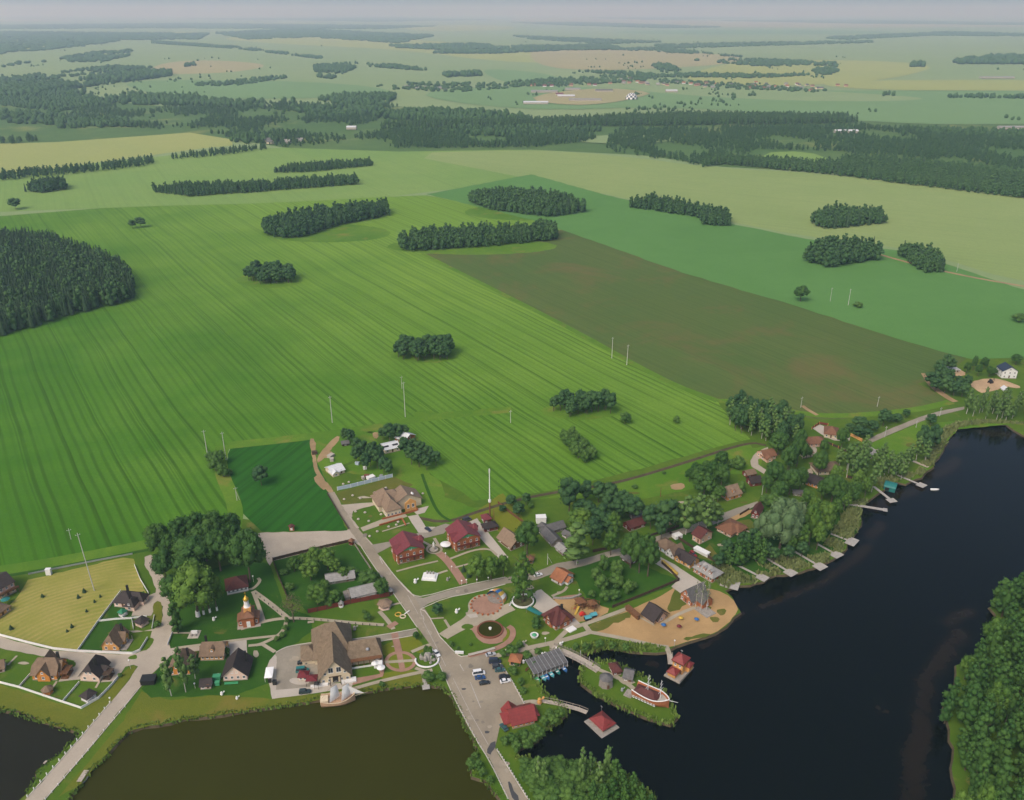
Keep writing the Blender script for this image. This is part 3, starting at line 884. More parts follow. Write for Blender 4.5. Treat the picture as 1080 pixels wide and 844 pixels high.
# park paths
for pts, w, mt in [
    ([(466, 671), (480, 662), (496, 652), (500, 640)], 4.0, 'path'), ([(470, 673), (486, 664), (505, 655)], 2.4, 'path'),
    ([(500, 660), (515, 653), (528, 645), (540, 640)], 6, 'path'), ([(495, 664), (503, 654), (500, 645)], 8, 'path'),
    ([(522, 692), (540, 689), (558, 683.5), (580, 679), (600, 674), (622, 667)], 2.6, 'path'), ([(622, 667), (660, 674), (690, 681), (705, 683)], 2.2, 'path'),
    ([(606, 662), (630, 654), (662, 642)], 2.2, 'path'), ([(617, 660), (622, 667)], 2.4, 'path'), ([(586, 677), (597, 666)], 2.2, 'path'), ([(560, 686), (572, 699)], 2.4, 'path'),
    ([(556, 682), (550, 678)], 1.4, 'path'), ([(585, 683), (583, 679)], 4, 'path'), ([(469, 654), (475, 664)], 1.2, 'path'), ([(454, 653), (468, 652)], .9, 'path'),
    ([(418, 603), (440, 597), (462, 592)], 1.2, 'path'), ([(474, 590), (500, 580), (517, 579), (524, 586)], 1.4, 'path'), ([(460, 606), (472, 602)], 1.4, 'path'),
    ([(480, 599), (502, 593)], 1.2, 'path'), ([(458, 580), (470, 589), (482, 605), (489, 616)], 4.2, 'brickpath'), ([(445, 571), (458, 578)], 1.5, 'path'), ([(458, 568), (464, 578)], 1.6, 'path'),
    ([(262, 622), (268, 621), (275, 613), (272, 610)], 1.5, 'path'), ([(267, 624), (285, 637), (303, 652)], 2.6, 'path'), ([(267, 624), (273, 640), (278, 655)], 1.8, 'path'), ([(254, 664), (280, 655), (303, 652), (330, 653), (370, 657), (405, 659.5)], 1.9, 'path'),
    ([(303, 651), (300, 664), (292, 672), (277, 679), (270, 681)], 1.7, 'path'), ([(185, 684), (230, 678), (262, 674), (292, 671)], 1.5, 'path'), ([(277, 680), (290, 688)], 1.7, 'path'), ([(262, 681.5), (277, 680)], 1.6, 'path'),
    ([(400, 645), (410, 656), (415, 664)], 2.0, 'path'), ([(412, 658), (416, 661)], 5, 'brickpath'), ([(406, 640), (424, 636)], 1.2, 'path'), ([(182, 668), (200, 668)], 1.0, 'path'),
    ([(372, 727), (400, 719), (440, 710), (456, 707)], 1.8, 'path'), ([(446, 708), (448, 722)], 1.6, 'path'), ([(388, 682), (400, 676), (415, 674)], 1.5, 'path'),
    ([(416, 668), (420, 685), (425, 707)], 3, 'brickpath'), ([(406, 698), (438, 697)], 2, 'path'), ([(434, 688), (448, 682), (455, 680)], 1.8, 'path'), ([(438, 705), (450, 709)], 1.6, 'path'),
    ([(645, 711), (655, 717), (668, 726), (672, 732)], 2, 'path'), ([(630, 706), (645, 712), (652, 716)], 1.8, 'path'), ([(654, 715), (660, 721), (668, 718)], 3, 'path'),
    ([(703, 683), (706, 690), (707, 698)], 2.2, 'path'), ([(697, 659), (715, 648), (733, 641)], 1.8, 'path'), ([(660, 643), (690, 660)], 1.0, 'path'),
    ([(553, 742), (562, 740.5), (571, 742)], 2.6, 'path'), ([(582, 629), (595, 624), (598, 619)], 1.4, 'path'), ([(583, 632), (600, 629), (612, 628)], 1.2, 'brickpath'),
    ([(8, 702), (18, 692)], .9, 'path'), ([(56, 725), (60, 719)], .9, 'path'), ([(101, 726), (105, 719)], .9, 'path'),
    ([(403, 561), (432, 552)], 1.0, 'path'), ([(552, 614), (560, 622)], 4, 'path'), ([(787, 560), (792, 562)], 1.2, 'path'), ([(936, 511), (928, 507)], 2.4, 'path'),
]:
    ribbon('footpath', pts, w, Z3 + .012 * (len(pts) % 3), M[mt])
sheet('plaza', oval(512.5, 639.5, 19, 12.5), Z4, M['path'])
sheet('plaza', oval(512.5, 639, 15.5, 9.8), Z5, M['brickpath'])
sheet('plaza', [(492, 649), (503, 647.5), (504, 651.5), (496, 652.5)], Z5 + .03, M['concrete_slab'])
sheet('plaza', [(495, 662), (508, 659), (530, 660), (534, 664), (536, 672), (528, 679), (512, 680), (503, 674), (500, 668)], Z4, M['brickpath'], 1)
sheet('plaza', oval(517, 664, 13, 8.5), Z4 + .03, M['path'])
sheet('flower_lawn', [(486, 661), (492, 658), (500, 660), (498, 664), (488, 664)], Z4 + .03, M['lawn'], 1)
sheet('flower_lawn', [(529, 676), (535, 670), (534, 663), (537, 664), (538, 672), (532, 678)], Z4 + .035, M['yellowlawn'], 1)
ribbon('footpath', [(536, 661), (541, 664), (541, 672), (535, 679), (520, 686), (495, 692)], 2.6, Z4 + .04, M['brickpath'])
sheet('plaza', oval(551.5, 634.5, 14, 8.5), Z4, M['dark_lawn'])
sheet('plaza', oval(551.5, 634.5, 10, 6.2), Z4 + .035, M['brickpath'])
sheet('plaza', oval(422.5, 698, 17, 11), Z4, M['brickpath'])
sheet('plaza', oval(422.5, 698, 13, 8), Z4 + .03, M['yellowlawn'])
ribbon('footpath', [(416, 672), (420, 684), (425, 709)], 2.4, Z5, M['brickpath'])
ribbon('footpath', [(406, 699), (438, 697)], 1.6, Z5 + .01, M['path'])
sheet('plaza', oval(458, 579.5, 9, 5.2), Z4, M['path'])
sheet('flower_bed', oval(458, 580, 6.5, 3.7), Z4 + .03, M['flower'])
sheet('plaza', [(316, 715), (306, 716), (305, 720), (314, 723), (326, 722), (326, 717)], Z4, M['concrete_slab'], 1)
# kerbs along the roads
for pts in ([(400.5, 587), (415.5, 607), (428.5, 622), (436, 628.5), (446, 630), (486, 618.5), (533, 609)], [(444, 642.5), (470, 631), (500, 625.5), (533, 616.5)], [(443, 643), (450, 645.5), (464, 672)],
            [(381, 577), (396, 600), (422, 636), (440, 662)], [(456, 684.5), (467, 709), (480, 739), (501, 779), (516, 802), (536, 843)], [(524, 791), (556.5, 843)], [(464, 672), (482, 691), (488, 693.5), (521, 686)],
            [(523, 694), (536, 711), (554, 745)], [(291, 688.5), (300, 683.5), (310, 681), (333, 677.5)], [(366, 675.5), (400, 670.5), (439, 663.5)], [(366, 682.5), (400, 677), (440, 670)],
            [(437, 629.5), (420, 612)], [(152, 720), (131.7, 745), (90, 795), (48, 843)], [(116.7, 741), (72, 793.5), (29, 841.5)]):
    ribbon('kerb', pts, .35, .12, M['kerb'], 1, h=.14)
for pts, w in (([(485, 701), (489, 708)], .3), ([(496, 720), (507, 747)], .3), ([(430, 628), (441, 648)], .2), ([(446, 655), (463, 688), (470, 703)], .22), ([(478, 716), (498, 756), (515, 786)], .2)):
    ribbon('road_marking', pts, w, Z3 + .02, M['line'], 0)
for x, y in ((444, 647), (446.5, 652)):
    sheet('road_marking', [(x - 1.0, y - 3), (x - .2, y - 3), (x + 1.2, y + 3), (x + .4, y + 3)], Z3 + .02, M['line'])
sheet('road_marking', [(399.8, 588.5), (401, 588.2), (404, 595), (403, 595.4)], Z3 + .02, M['line'])

# repairs, stains and worn spots
_rp = random.Random(31)
M['worn1'] = gritty('older_asphalt', (.225, .195, .15), .2, .2, 2, .3)
M['worn2'] = gritty('dusty_asphalt', (.36, .31, .235), .2, .2, 2, .3)
for i in range(30):
    k = _rp.random()
    a, b = random.Random(i).choice([((352, 525), (391, 580)), ((391, 582), (432, 635)), ((440, 645), (462, 688)), ((468, 700), (500, 762)), ((480, 705), (515, 700)), ((492, 740), (540, 742)), ((505, 760), (520, 775)), ((528, 802), (548, 838)), ((450, 635), (520, 614)), ((295, 700), (320, 690))])
    x, y = a[0] + (b[0] - a[0]) * k + _rp.uniform(-3, 5), a[1] + (b[1] - a[1]) * k
    r = _rp.uniform(.8, 4.2)
    sheet('asphalt_patch', [(x + r * math.cos(q) * _rp.uniform(.6, 1.3), y + r * .8 * math.sin(q) * _rp.uniform(.6, 1.3)) for q in (0, .9, 1.9, 2.8, 3.8, 4.9, 5.6)], Z3 + .01, M[_rp.choice(['worn1', 'worn1', 'worn2', 'worn2'])], 1)
for i, (x, y, rx, ry) in enumerate([(495, 560, 5, 1.5), (430, 600, 3, 1), (478, 596, 3, 1), (548, 572, 5, 2), (560, 586, 6, 2), (604, 615, 5, 2), (590, 625, 4, 1.5), (390, 545, 3, 1.2), (412, 556, 4, 1), (384, 525, 8, 1.5), (440, 535, 4, 1.5), (500, 645, 3, 1), (575, 668, 4, 1.5), (548, 690, 3, 1.2), (348, 668, 5, 1.2), (270, 690, 3, 4), (232, 668, 6, 1), (205, 688, 5, 1.5), (25, 700, 5, 1.5), (60, 735, 4, 1), (118, 668, 5, 2), (645, 700, 3, 1), (690, 730, 3, 1), (640, 625, 5, 1.5), (760, 575, 4, 2), (785, 530, 5, 1.5), (812, 512, 5, 1.5), (720, 530, 6, 2), (690, 535, 5, 1.2), (668, 520, 6, 1.2), (925, 475, 6, 1.2), (960, 470, 5, 2), (440, 700, 2, 1), (415, 682, 3, .8), (660, 560, 5, 2), (710, 568, 5, 1.5)]):
    sheet('worn_grass', [(x + rx * math.cos(q) * _rp.uniform(.5, 1.4), y + ry * math.sin(q) * _rp.uniform(.5, 1.4)) for q in (0, .8, 1.6, 2.4, 3.2, 4, 4.8, 5.5)], Z1 + .01, M['dull' if i % 3 else 'path'], 2)
# ------------------------------------------------------------------ trees
def leaf_mat(name, a, b, c):
    t = NT(name)
    at = t.n('ShaderNodeAttribute', attribute_name='tint')
    oi = t.n('ShaderNodeObjectInfo')
    k = t.math('ADD', t.math('MULTIPLY', at.outputs['Fac'], .62), t.math('MULTIPLY', oi.outputs['Random'], .38), None, True)
    col = t.mix(k, a, b)
    n = t.ramp(t.noise(.05, None, 3, .6), .35, .65)
    col = t.mix(t.math('MULTIPLY', n, .35), col, c)
    m = t.out(col, .75, .18)
    tr = t.n('ShaderNodeBsdfTranslucent')
    t.l(col, tr.inputs[0])
    mx = t.n('ShaderNodeMixShader')
    mx.inputs[0].default_value = .10
    t.l(t.b.outputs[0], mx.inputs[1])
    t.l(tr.outputs[0], mx.inputs[2])
    t.l(mx.outputs[0], t.t.nodes['Material Output'].inputs['Surface'])
    return m


LEAF = {
    'broadleaf': leaf_mat('broadleaf_foliage', (.020, .072, .014), (.086, .168, .028), (.030, .092, .024)),
    'linden': leaf_mat('linden_foliage', (.034, .098, .016), (.150, .250, .036), (.054, .135, .026)),
    'birch': leaf_mat('birch_foliage', (.050, .110, .026), (.150, .245, .060), (.075, .155, .042)),
    'conifer': leaf_mat('conifer_foliage', (.022, .058, .026), (.062, .108, .042), (.026, .066, .036)),
    'willow': leaf_mat('willow_foliage', (.075, .145, .055), (.200, .275, .125), (.100, .170, .070)),
    'bush': leaf_mat('bush_foliage', (.040, .100, .020), (.120, .215, .040), (.050, .130, .030)),
    'bare': leaf_mat('sparse_brown_foliage', (.090, .085, .040), (.180, .165, .080), (.100, .100, .045)),
    'dark': leaf_mat('dark_copse_foliage', (.022, .066, .024), (.076, .152, .040), (.028, .084, .034)),
    'pale': leaf_mat('pale_birch_foliage', (.12, .15, .08), (.26, .28, .18), (.15, .18, .10)),
    'reed': leaf_mat('reed_leaves', (.095, .140, .040), (.230, .250, .090), (.110, .170, .055)),
    'pond': leaf_mat('shore_weeds', (.085, .160, .024), (.220, .300, .060), (.120, .200, .035)),
}


def cards(c, nrm, size, rng, asp=1.0, jit=.55):
    """leaf-clump faces: centre, outward direction, size -> vertices (4n,3)"""
    n = len(c)
    d = nrm + rng.normal(0, jit, (n, 3))
    d /= np.linalg.norm(d, axis=1, keepdims=True) + 1e-9
    a = np.cross(d, rng.normal(0, 1, (n, 3)))
    a /= np.linalg.norm(a, axis=1, keepdims=True) + 1e-9
    b = np.cross(d, a)
    s = size * rng.uniform(.6, 1.4, (n, 1))
    q = np.stack([c - a * s, c - b * s * asp * rng.uniform(.5, 1, (n, 1)), c + a * s, c + b * s * asp * rng.uniform(.5, 1, (n, 1))], 1)
    return q.reshape(-1, 3)


def fib(n, rng):
    i = np.arange(n) + rng.uniform(0, 1)
    z = 1 - 2 * (i % n + .5) / n
    t = i * 2.399963
    r = np.sqrt(np.maximum(0, 1 - z * z))
    return np.stack([r * np.cos(t), r * np.sin(t), z], 1)


def blob_crown(blobs, per, leaf, seed, core=.82, low=-.55, ms=(6, 9)):
    """blobs: list of (cx,cy,cz,r,rz). returns v, f(list of arrays), tint"""
    rng = np.random.default_rng(seed)
    V, Fq, T, base = [], [], [], 0
    for bi, (cx, cy, cz, r, rz) in enumerate(blobs):
        c0 = np.array([cx, cy, cz])
        n = max(1, int(per * (r / .16) ** 2))
        d = fib(n, rng) + rng.normal(0, .12, (n, 3))
        d /= np.linalg.norm(d, axis=1, keepdims=True)
        d = d[d[:, 2] > low]
        sc = np.array([r, r, rz])
        lump = 1 + .16 * np.sin(d[:, 0:1] * 6 + bi) * np.cos(d[:, 1:2] * 7 + bi * 2) + rng.normal(0, .11, (len(d), 1))
        p = c0 + d * sc * lump
        q = cards(p, d, leaf, rng)
        k = len(p)
        V.append(q)
        Fq.append(base + np.arange(4 * k).reshape(-1, 4))
        tint = np.clip(rng.uniform(-.05, .6) + rng.normal(.22, .17, k), 0, 1)
        T.append(np.repeat(tint, 4))
        base += 4 * k
        # inner mass, so that the crown has body
        m, seg = ms
        vv = []
        for j in range(m + 1):
            for i in range(seg):
                a, e = 2 * math.pi * (i + .5 * (j % 2)) / seg, math.pi * j / m
                k2 = core * (1 + .12 * rng.normal())
                vv.append((cx + r * k2 * math.sin(e) * math.cos(a), cy + r * k2 * math.sin(e) * math.sin(a), cz - rz * k2 * math.cos(e)))
        ff = [(base + j * seg + i, base + j * seg + (i + 1) % seg, base + (j + 1) * seg + (i + 1) % seg, base + (j + 1) * seg + i) for j in range(m) for i in range(seg)]
        V.append(np.array(vv))
        Fq.append(np.array(ff))
        T.append(np.full(len(vv), float(np.clip(tint.mean() if k else .3, 0, 1))))
        base += len(vv)
    return np.concatenate(V), np.concatenate(Fq), np.concatenate(T)


def broad_blobs(seed, n=24, wide=.36, cz=.57, rz=.40, br=(.085, .165)):
    r = random.Random(seed)
    out = [(0, 0, cz, wide * .62, rz * .72)]
    for i in range(n):
        a = i * 2.4 + r.uniform(-.4, .4)
        e = math.asin(max(-.75, min(.97, -.55 + 1.55 * (i + .5) / n + r.uniform(-.12, .12))))
        k = r.uniform(.62, .82)
        q = r.uniform(*br)
        out.append((wide * k * math.cos(e) * math.cos(a), wide * k * math.cos(e) * math.sin(a), cz + rz * k * math.sin(e), q, q * r.uniform(.75, 1.0)))
    return out


def tall_blobs(seed, n=14, wide=.16, z0=.28, z1=.97, br=(.07, .115)):
    r = random.Random(seed)
    out = []
    for i in range(n):
        t = (i + .5) / n
        z = z0 + (z1 - z0) * t
        env = wide * (math.sin(math.pi * min(1, .18 + .82 * t) ** 1.1) ** .7)
        a = i * 2.4 + r.uniform(-.5, .5)
        k = env * r.uniform(.35, .75)
        q = r.uniform(*br) * (1.05 - .45 * t)
        out.append((k * math.cos(a), k * math.sin(a), z, q, q * r.uniform(1.0, 1.35)))
    out.append((0, 0, z0 + (z1 - z0) * .45, wide * .55, (z1 - z0) * .42))
    return out


def cone_crown(seed, n=900, wide=.17, z0=.07, leaf=.022, tiers=12):
    rng = np.random.default_rng(seed)
    z = z0 + (1 - z0) * (1 - np.sqrt(rng.uniform(0, 1, n)))
    t = (z - z0) / (1 - z0)
    ph = (t * tiers) % 1.0
    a = rng.uniform(0, 2 * math.pi, n)
    lob = 1 + .18 * np.sin(a * 5 + np.floor(t * tiers) * 1.7)
    r = wide * (1 - t) ** .82 * (1.0 - .34 * ph) * lob * rng.uniform(.75, 1.05, n)
    c = np.stack([r * np.cos(a), r * np.sin(a), z], 1)
    d = np.stack([np.cos(a), np.sin(a), np.full(n, .75)], 1)
    q = cards(c, d, leaf, rng, .7, .45)
    f = np.arange(4 * n).reshape(-1, 4)
    T = np.repeat(np.clip(rng.normal(.4, .22, n), 0, 1), 4)
    # core
    seg = 8
    vv = [(wide * .72 * (1 - k) ** .9 * math.cos(2 * math.pi * i / seg), wide * .72 * (1 - k) ** .9 * math.sin(2 * math.pi * i / seg), z0 + (1 - z0) * k) for k in (0, .3, .6, .96) for i in range(seg)]
    ff = [(4 * n + j * seg + i, 4 * n + j * seg + (i + 1) % seg, 4 * n + (j + 1) * seg + (i + 1) % seg, 4 * n + (j + 1) * seg + i) for j in range(3) for i in range(seg)]
    return np.concatenate([q, np.array(vv)]), np.concatenate([f, np.array(ff)]), np.concatenate([T, np.full(len(vv), .25)])


def np_mesh(name, v, f, mats, tint=None, mi=None):
    me = bpy.data.meshes.new(name)
    me.vertices.add(len(v))
    me.vertices.foreach_set('co', np.ascontiguousarray(v, np.float32).ravel())
    k = f.shape[1]
    me.loops.add(f.size)
    me.loops.foreach_set('vertex_index', np.ascontiguousarray(f, np.int32).ravel())
    me.polygons.add(len(f))
    me.polygons.foreach_set('loop_start', np.arange(0, f.size, k, dtype=np.int32))
    for m in mats:
        me.materials.append(m)
    if mi is not None:
        me.polygons.foreach_set('material_index', np.ascontiguousarray(mi, np.int32))
    if tint is not None:
        at = me.attributes.new('tint', 'FLOAT', 'POINT')
        at.data.foreach_set('value', np.ascontiguousarray(tint, np.float32))
    me.update(calc_edges=True)
    return me


def trunk_mb(seed, top, r0, limbs=4, spread=.2, start=.3):
    r = random.Random(seed)
    m = MB()
    a = Vector((0, 0, -.01))
    pts = [a]
    for i in range(1, 4):
        pts.append(Vector((r.uniform(-.012, .012), r.uniform(-.012, .012), top * i / 3)))
    for i in range(3):
        m.tube(pts[i], pts[i + 1], r0 * (1 - .27 * i), r0 * (1 - .27 * (i + 1)), 6)
    for i in range(limbs):
        b = pts[1].lerp(pts[3], start + (1 - start) * i / max(1, limbs))
        an = i * 2.4 + r.random()
        e = b + Vector((math.cos(an) * spread, math.sin(an) * spread, r.uniform(.10, .2)))
        m.tube(b, e, r0 * .42, r0 * .15, 4)
    return m


PROTO = {}


def proto(kind, crowns, w, trunk_args, bark, leaf):
    PROTO[kind] = dict(w=w, crowns=[], trunks=[], raw=[])
    for i, (v, f, T) in enumerate(crowns):
        PROTO[kind]['crowns'].append(np_mesh(kind + '_crown', v, f, [LEAF[leaf]], T))
        PROTO[kind]['trunks'].append(trunk_mb(i * 7 + 1, *trunk_args).mesh(kind + '_trunk', M[bark]))
        PROTO[kind]['raw'].append((v, f, T))


proto('broadleaf', [blob_crown(broad_blobs(s), 170, .020, s) for s in (1, 2, 3, 4, 5)], .82, (.62, .028, 5, .22), 'bark', 'broadleaf')
proto('birch', [blob_crown(tall_blobs(s), 60, .016, s, .7, -.7) for s in (11, 12, 13, 14)], .36, (.86, .013, 4, .09), 'birchbark', 'birch')
proto('poplar', [blob_crown(tall_blobs(s, 22, .21, .12, .97, (.055, .11)), 90, .017, s, .78) for s in (21, 22, 23)], .44, (.8, .016, 3, .1), 'bark', 'broadleaf')
proto('conifer', [cone_crown(s) for s in (31, 32, 33)], .34, (.9, .016, 0), 'bark', 'conifer')
proto('willow', [blob_crown([(x, y, z, r, r * 1.25) for x, y, z, r, _ in broad_blobs(s, 18, .40, .55, .36, (.11, .16))], 230, .018, s, .85, -.9) for s in (41, 42)], .9, (.5, .035, 5, .22), 'bark', 'willow')
proto('bare', [blob_crown(broad_blobs(s, 13, .38, .58, .34, (.10, .16)), 80, .014, s, .25, -.9) for s in (51,)], .84, (.6, .03, 7, .25), 'bark', 'bare')
proto('bush', [blob_crown(broad_blobs(s, 9, .40, .48, .42, (.18, .26)), 60, .036, s) for s in (61, 62, 63)], 1.0, (.4, .03, 2, .15), 'bark', 'bush')
proto('dark', [blob_crown(broad_blobs(s, 13, .27, .56, .42, (.11, .17)), 75, .022, s, .84) for s in (71, 72, 73, 74)], .62, (.8, .018, 3, .1), 'bark', 'dark')
proto('linden', [blob_crown(broad_blobs(s, 24, .37, .56, .40, (.08, .155)), 170, .020, s) for s in (15, 16, 17)], .84, (.6, .028, 4, .22), 'bark', 'linden')
proto('palebirch', [blob_crown(tall_blobs(s, 11, .17, .35, .97, (.05, .09)), 70, .014, s, .3, -.9) for s in (18, 19)], .36, (.92, .016, 6, .10), 'birchbark', 'pale')
proto('loose', [blob_crown(tall_blobs(19, 18, .27, .16, .96, (.085, .13)), 120, .018, 19, .6, -.9)], .60, (.86, .02, 8, .2), 'bark', 'linden')
# light crowns for the far woods
FAR = {
    'dark': [blob_crown(tall_blobs(s, 8, .23, .14, .93, (.10, .15)), 20, .045, s, .95, -.3, (3, 6)) for s in (81, 82, 83, 84)],
    'mass': [blob_crown([(0, 0, .5, .34, .5), (.16, .1, .42, .26, .4), (-.17, -.08, .45, .25, .4)], 2, .12, s, 1.0, .2, (4, 6)) for s in (91, 92, 93)],
    'conifer': [cone_crown(s, 90, .17, .07, .05, 7) for s in (85, 86, 87)],
    'broadleaf': [blob_crown(broad_blobs(s, 6, .36, .55, .36, (.17, .24)), 22, .05, s, .9, -.4, (3, 6)) for s in (88, 89, 90)],
}
FARMAT = {'mass': LEAF['dark'], 'dark': LEAF['dark'], 'conifer': LEAF['conifer'], 'broadleaf': LEAF['broadleaf'], 'bush': LEAF['bush']}
NICE = {'loose': 'linden_tree', 'palebirch': 'birch_tree', 'linden': 'linden_tree', 'broadleaf': 'broadleaf_tree', 'birch': 'birch_tree', 'poplar': 'aspen_tree', 'conifer': 'spruce_tree', 'willow': 'willow_tree', 'bare': 'withered_tree', 'bush': 'bush', 'dark': 'woodland_tree'}
_rt = random.Random(77)
NTREE = {}


def tree(kind, x, yb, h, w, label, group=None, loc=None, wash=False):
    pr = PROTO[kind]
    i = _rt.randrange(len(pr['crowns']))
    t = thing(NICE[kind], label, 'bush' if kind == 'bush' else 'tree', loc or P(x, yb, .02), _rt.uniform(0, 6.28), group)
    NTREE[kind] = NTREE.get(kind, 0) + 1
    s = w / pr['w']
    tr = mesh_obj('trunk', pr['trunks'][i], t)
    cr = mesh_obj('crown', pr['crowns'][i], t)
    cr.scale = (s, s * _rt.uniform(.92, 1.08), h)
    ts = max(.6, min(1.0, s / h)) * h
    tr.scale = (ts, ts, h)
    if wash:
        m = MB().cyl(0, 0, 0, .10 * h, .04 * ts, .035 * ts, 7)
        m.build('painted_trunk_base', M['white'], t)
    return t


def stand(kind, stub, items, group=None, wash=()):
    """items: (x, ybase, ytop, width px) - ordinal labels by place from the left"""
    items = sorted(items)
    n = len(items)
    for i, (x, yb, yt, w) in enumerate(items):
        lab = stub if n == 1 else f'{stub}, {ORD[i]} from the left' if i < n - 1 else f'{stub}, rightmost of them'
        tree(kind, x, yb, height_of(x, yb, yt), w * mpp(yb), lab, group or (stub if n > 1 else None), None, i in wash)


def scatter(poly, sp, rnd, jit=.42, world=False):
    pts = poly if world else px(poly)
    x0, x1 = min(p.x for p in pts), max(p.x for p in pts)
    y0, y1 = min(p.y for p in pts), max(p.y for p in pts)
    pl = [(p.x, p.y) for p in pts]
    out = []
    ny = int((y1 - y0) / (sp * .87)) + 2
    nx = int((x1 - x0) / sp) + 2
    for j in range(ny):
        for i in range(nx):
            x = x0 + (i + .5 * (j % 2)) * sp + rnd.uniform(-jit, jit) * sp
            y = y0 + j * sp * .87 + rnd.uniform(-jit, jit) * sp
            if in_poly(x, y, pl):
                out.append((x, y))
    return out


def grove(kind, poly, sp, h, wr, label, group, seed=1, hv=.2, kind2=None, p2=.25):
    """individual trees that nothing tells apart"""
    r = random.Random(seed)
    for x, y in scatter(poly, sp, r):
        k = kind2 if kind2 and r.random() < p2 else kind
        hh = h * r.uniform(1 - hv, 1 + hv)
        tree(k, 0, 0, hh, hh * wr * r.uniform(.85, 1.2), label, group, Vector((x, y, .02)))


def wood(name, label, spec, cat='wood'):
    """spec: list of (kind, [(x,y)], h, ratio, variation) -> ONE mesh of kind stuff"""
    rng = np.random.default_rng(len(label))
    V, Fs, T, MI, base = [], [], [], [], 0
    kinds = []
    for kind, pts, h, wr, hv in spec:
        if not len(pts):
            continue
        if kind not in kinds:
            kinds.append(kind)
        lib = FAR.get(kind) or PROTO[kind]['raw']
        nat = {'mass': .8, 'dark': .52, 'conifer': .34, 'broadleaf': .82, 'bush': 1.0}[kind]
        pts = np.array(pts)
        pick = rng.integers(0, len(lib), len(pts))
        for vi, (v, f, t) in enumerate(lib):
            sel = pts[pick == vi]
            n = len(sel)
            if not n:
                continue
            a = rng.uniform(0, 6.283, n)
            hh = h * rng.uniform(1 - hv, 1 + hv, n)
            ww = hh * wr / nat * rng.uniform(.85, 1.2, n)
            x = v[None, :, 0] * np.cos(a)[:, None] - v[None, :, 1] * np.sin(a)[:, None]
            y = v[None, :, 0] * np.sin(a)[:, None] + v[None, :, 1] * np.cos(a)[:, None]
            q = np.stack([x * ww[:, None] + sel[:, 0:1], y * ww[:, None] + sel[:, 1:2], v[None, :, 2] * hh[:, None]], 2)
            V.append(q.reshape(-1, 3))
            Fs.append((f[None] + (base + np.arange(n) * len(v))[:, None, None]).reshape(-1, 4))
            tt = np.clip(t[None] * .6 + rng.uniform(0, .45, n)[:, None], 0, 1)
            T.append(tt.ravel())
            MI.append(np.full(n * len(f), kinds.index(kind)))
            base += n * len(v)
    if not V:
        return
    me = np_mesh(name, np.concatenate(V), np.concatenate(Fs), [FARMAT[k] for k in kinds], np.concatenate(T), np.concatenate(MI))
    return tag(mesh_obj(name, me), label, cat, None, 'stuff')


def tufts(name, label, pts, h, mat, seed=3, w=.5, per=5):
    """shore plants: upright blades in clumps -> one object of kind stuff"""
    rng = np.random.default_rng(seed)
    pts = np.array(pts)
    n = len(pts) * per
    c = np.repeat(pts, per, 0) + rng.normal(0, w * .8, (n, 2))
    a = rng.uniform(0, math.pi, n)
    hh = h * rng.uniform(.5, 1.25, n)
    lean = rng.normal(0, .3, (n, 2)) * hh[:, None]
    dx, dy = np.cos(a) * w, np.sin(a) * w
    z0 = np.full(n, -.6)
    v = np.stack([np.stack([c[:, 0] - dx, c[:, 1] - dy, z0], 1), np.stack([c[:, 0] + dx, c[:, 1] + dy, z0], 1),
                  np.stack([c[:, 0] + dx * .7 + lean[:, 0], c[:, 1] + dy * .7 + lean[:, 1], hh], 1), np.stack([c[:, 0] - dx * .7 + lean[:, 0], c[:, 1] - dy * .7 + lean[:, 1], hh * .9], 1)], 1).reshape(-1, 3)
    f = np.arange(4 * n).reshape(-1, 4)
    T = np.repeat(np.clip(rng.normal(.45, .25, n), 0, 1), 4)
    return tag(mesh_obj(name, np_mesh(name, v, f, [mat], T)), label, 'plants', None, 'stuff')
# ------------------------------------------------------------------ woods and trees of this place
# grove beside the chapel
stand('broadleaf', 'tall dark tree of the dense grove behind the chapel', [
    (170, 590, 551, 28), (195, 583, 545, 30), (211, 580, 540, 30), (228, 577, 539, 30), (245, 574, 541, 26), (264, 614, 556, 40), (233, 602, 557, 34), (205, 608, 566, 46), (176, 614, 580, 26), (250, 590, 552, 28), (188, 600, 560, 26), (218, 592, 552, 30)])
tree('linden', 209, 650, height_of(209, 650, 594), 52 * mpp(650), 'big light green tree with whitewashed trunk on the lawn beside the chapel', wash=True)
stand('linden', 'slim tree with whitewashed trunk base under the big light green tree', [(215, 648, 606, 24), (221.5, 646, 604, 22), (229, 644, 606, 22)], wash=(0, 1, 2))
tree('broadleaf', 187, 640, height_of(187, 640, 606), 28 * mpp(640), 'dark tree at the road edge under the big light green tree')
tree('poplar', 188, 668, height_of(188, 668, 634), 18 * mpp(668), 'narrow light green tree standing alone by the pale road bend')
stand('palebirch', 'white birch on the beach beside the brick lake house', [(733, 643, 612, 9), (739, 645, 610, 10), (745, 644, 613, 9)])
stand('birch', 'thin white trunked birch before the orange cottages', [(181, 734, 692, 17), (196, 730, 681, 15), (206, 716, 690, 15)])
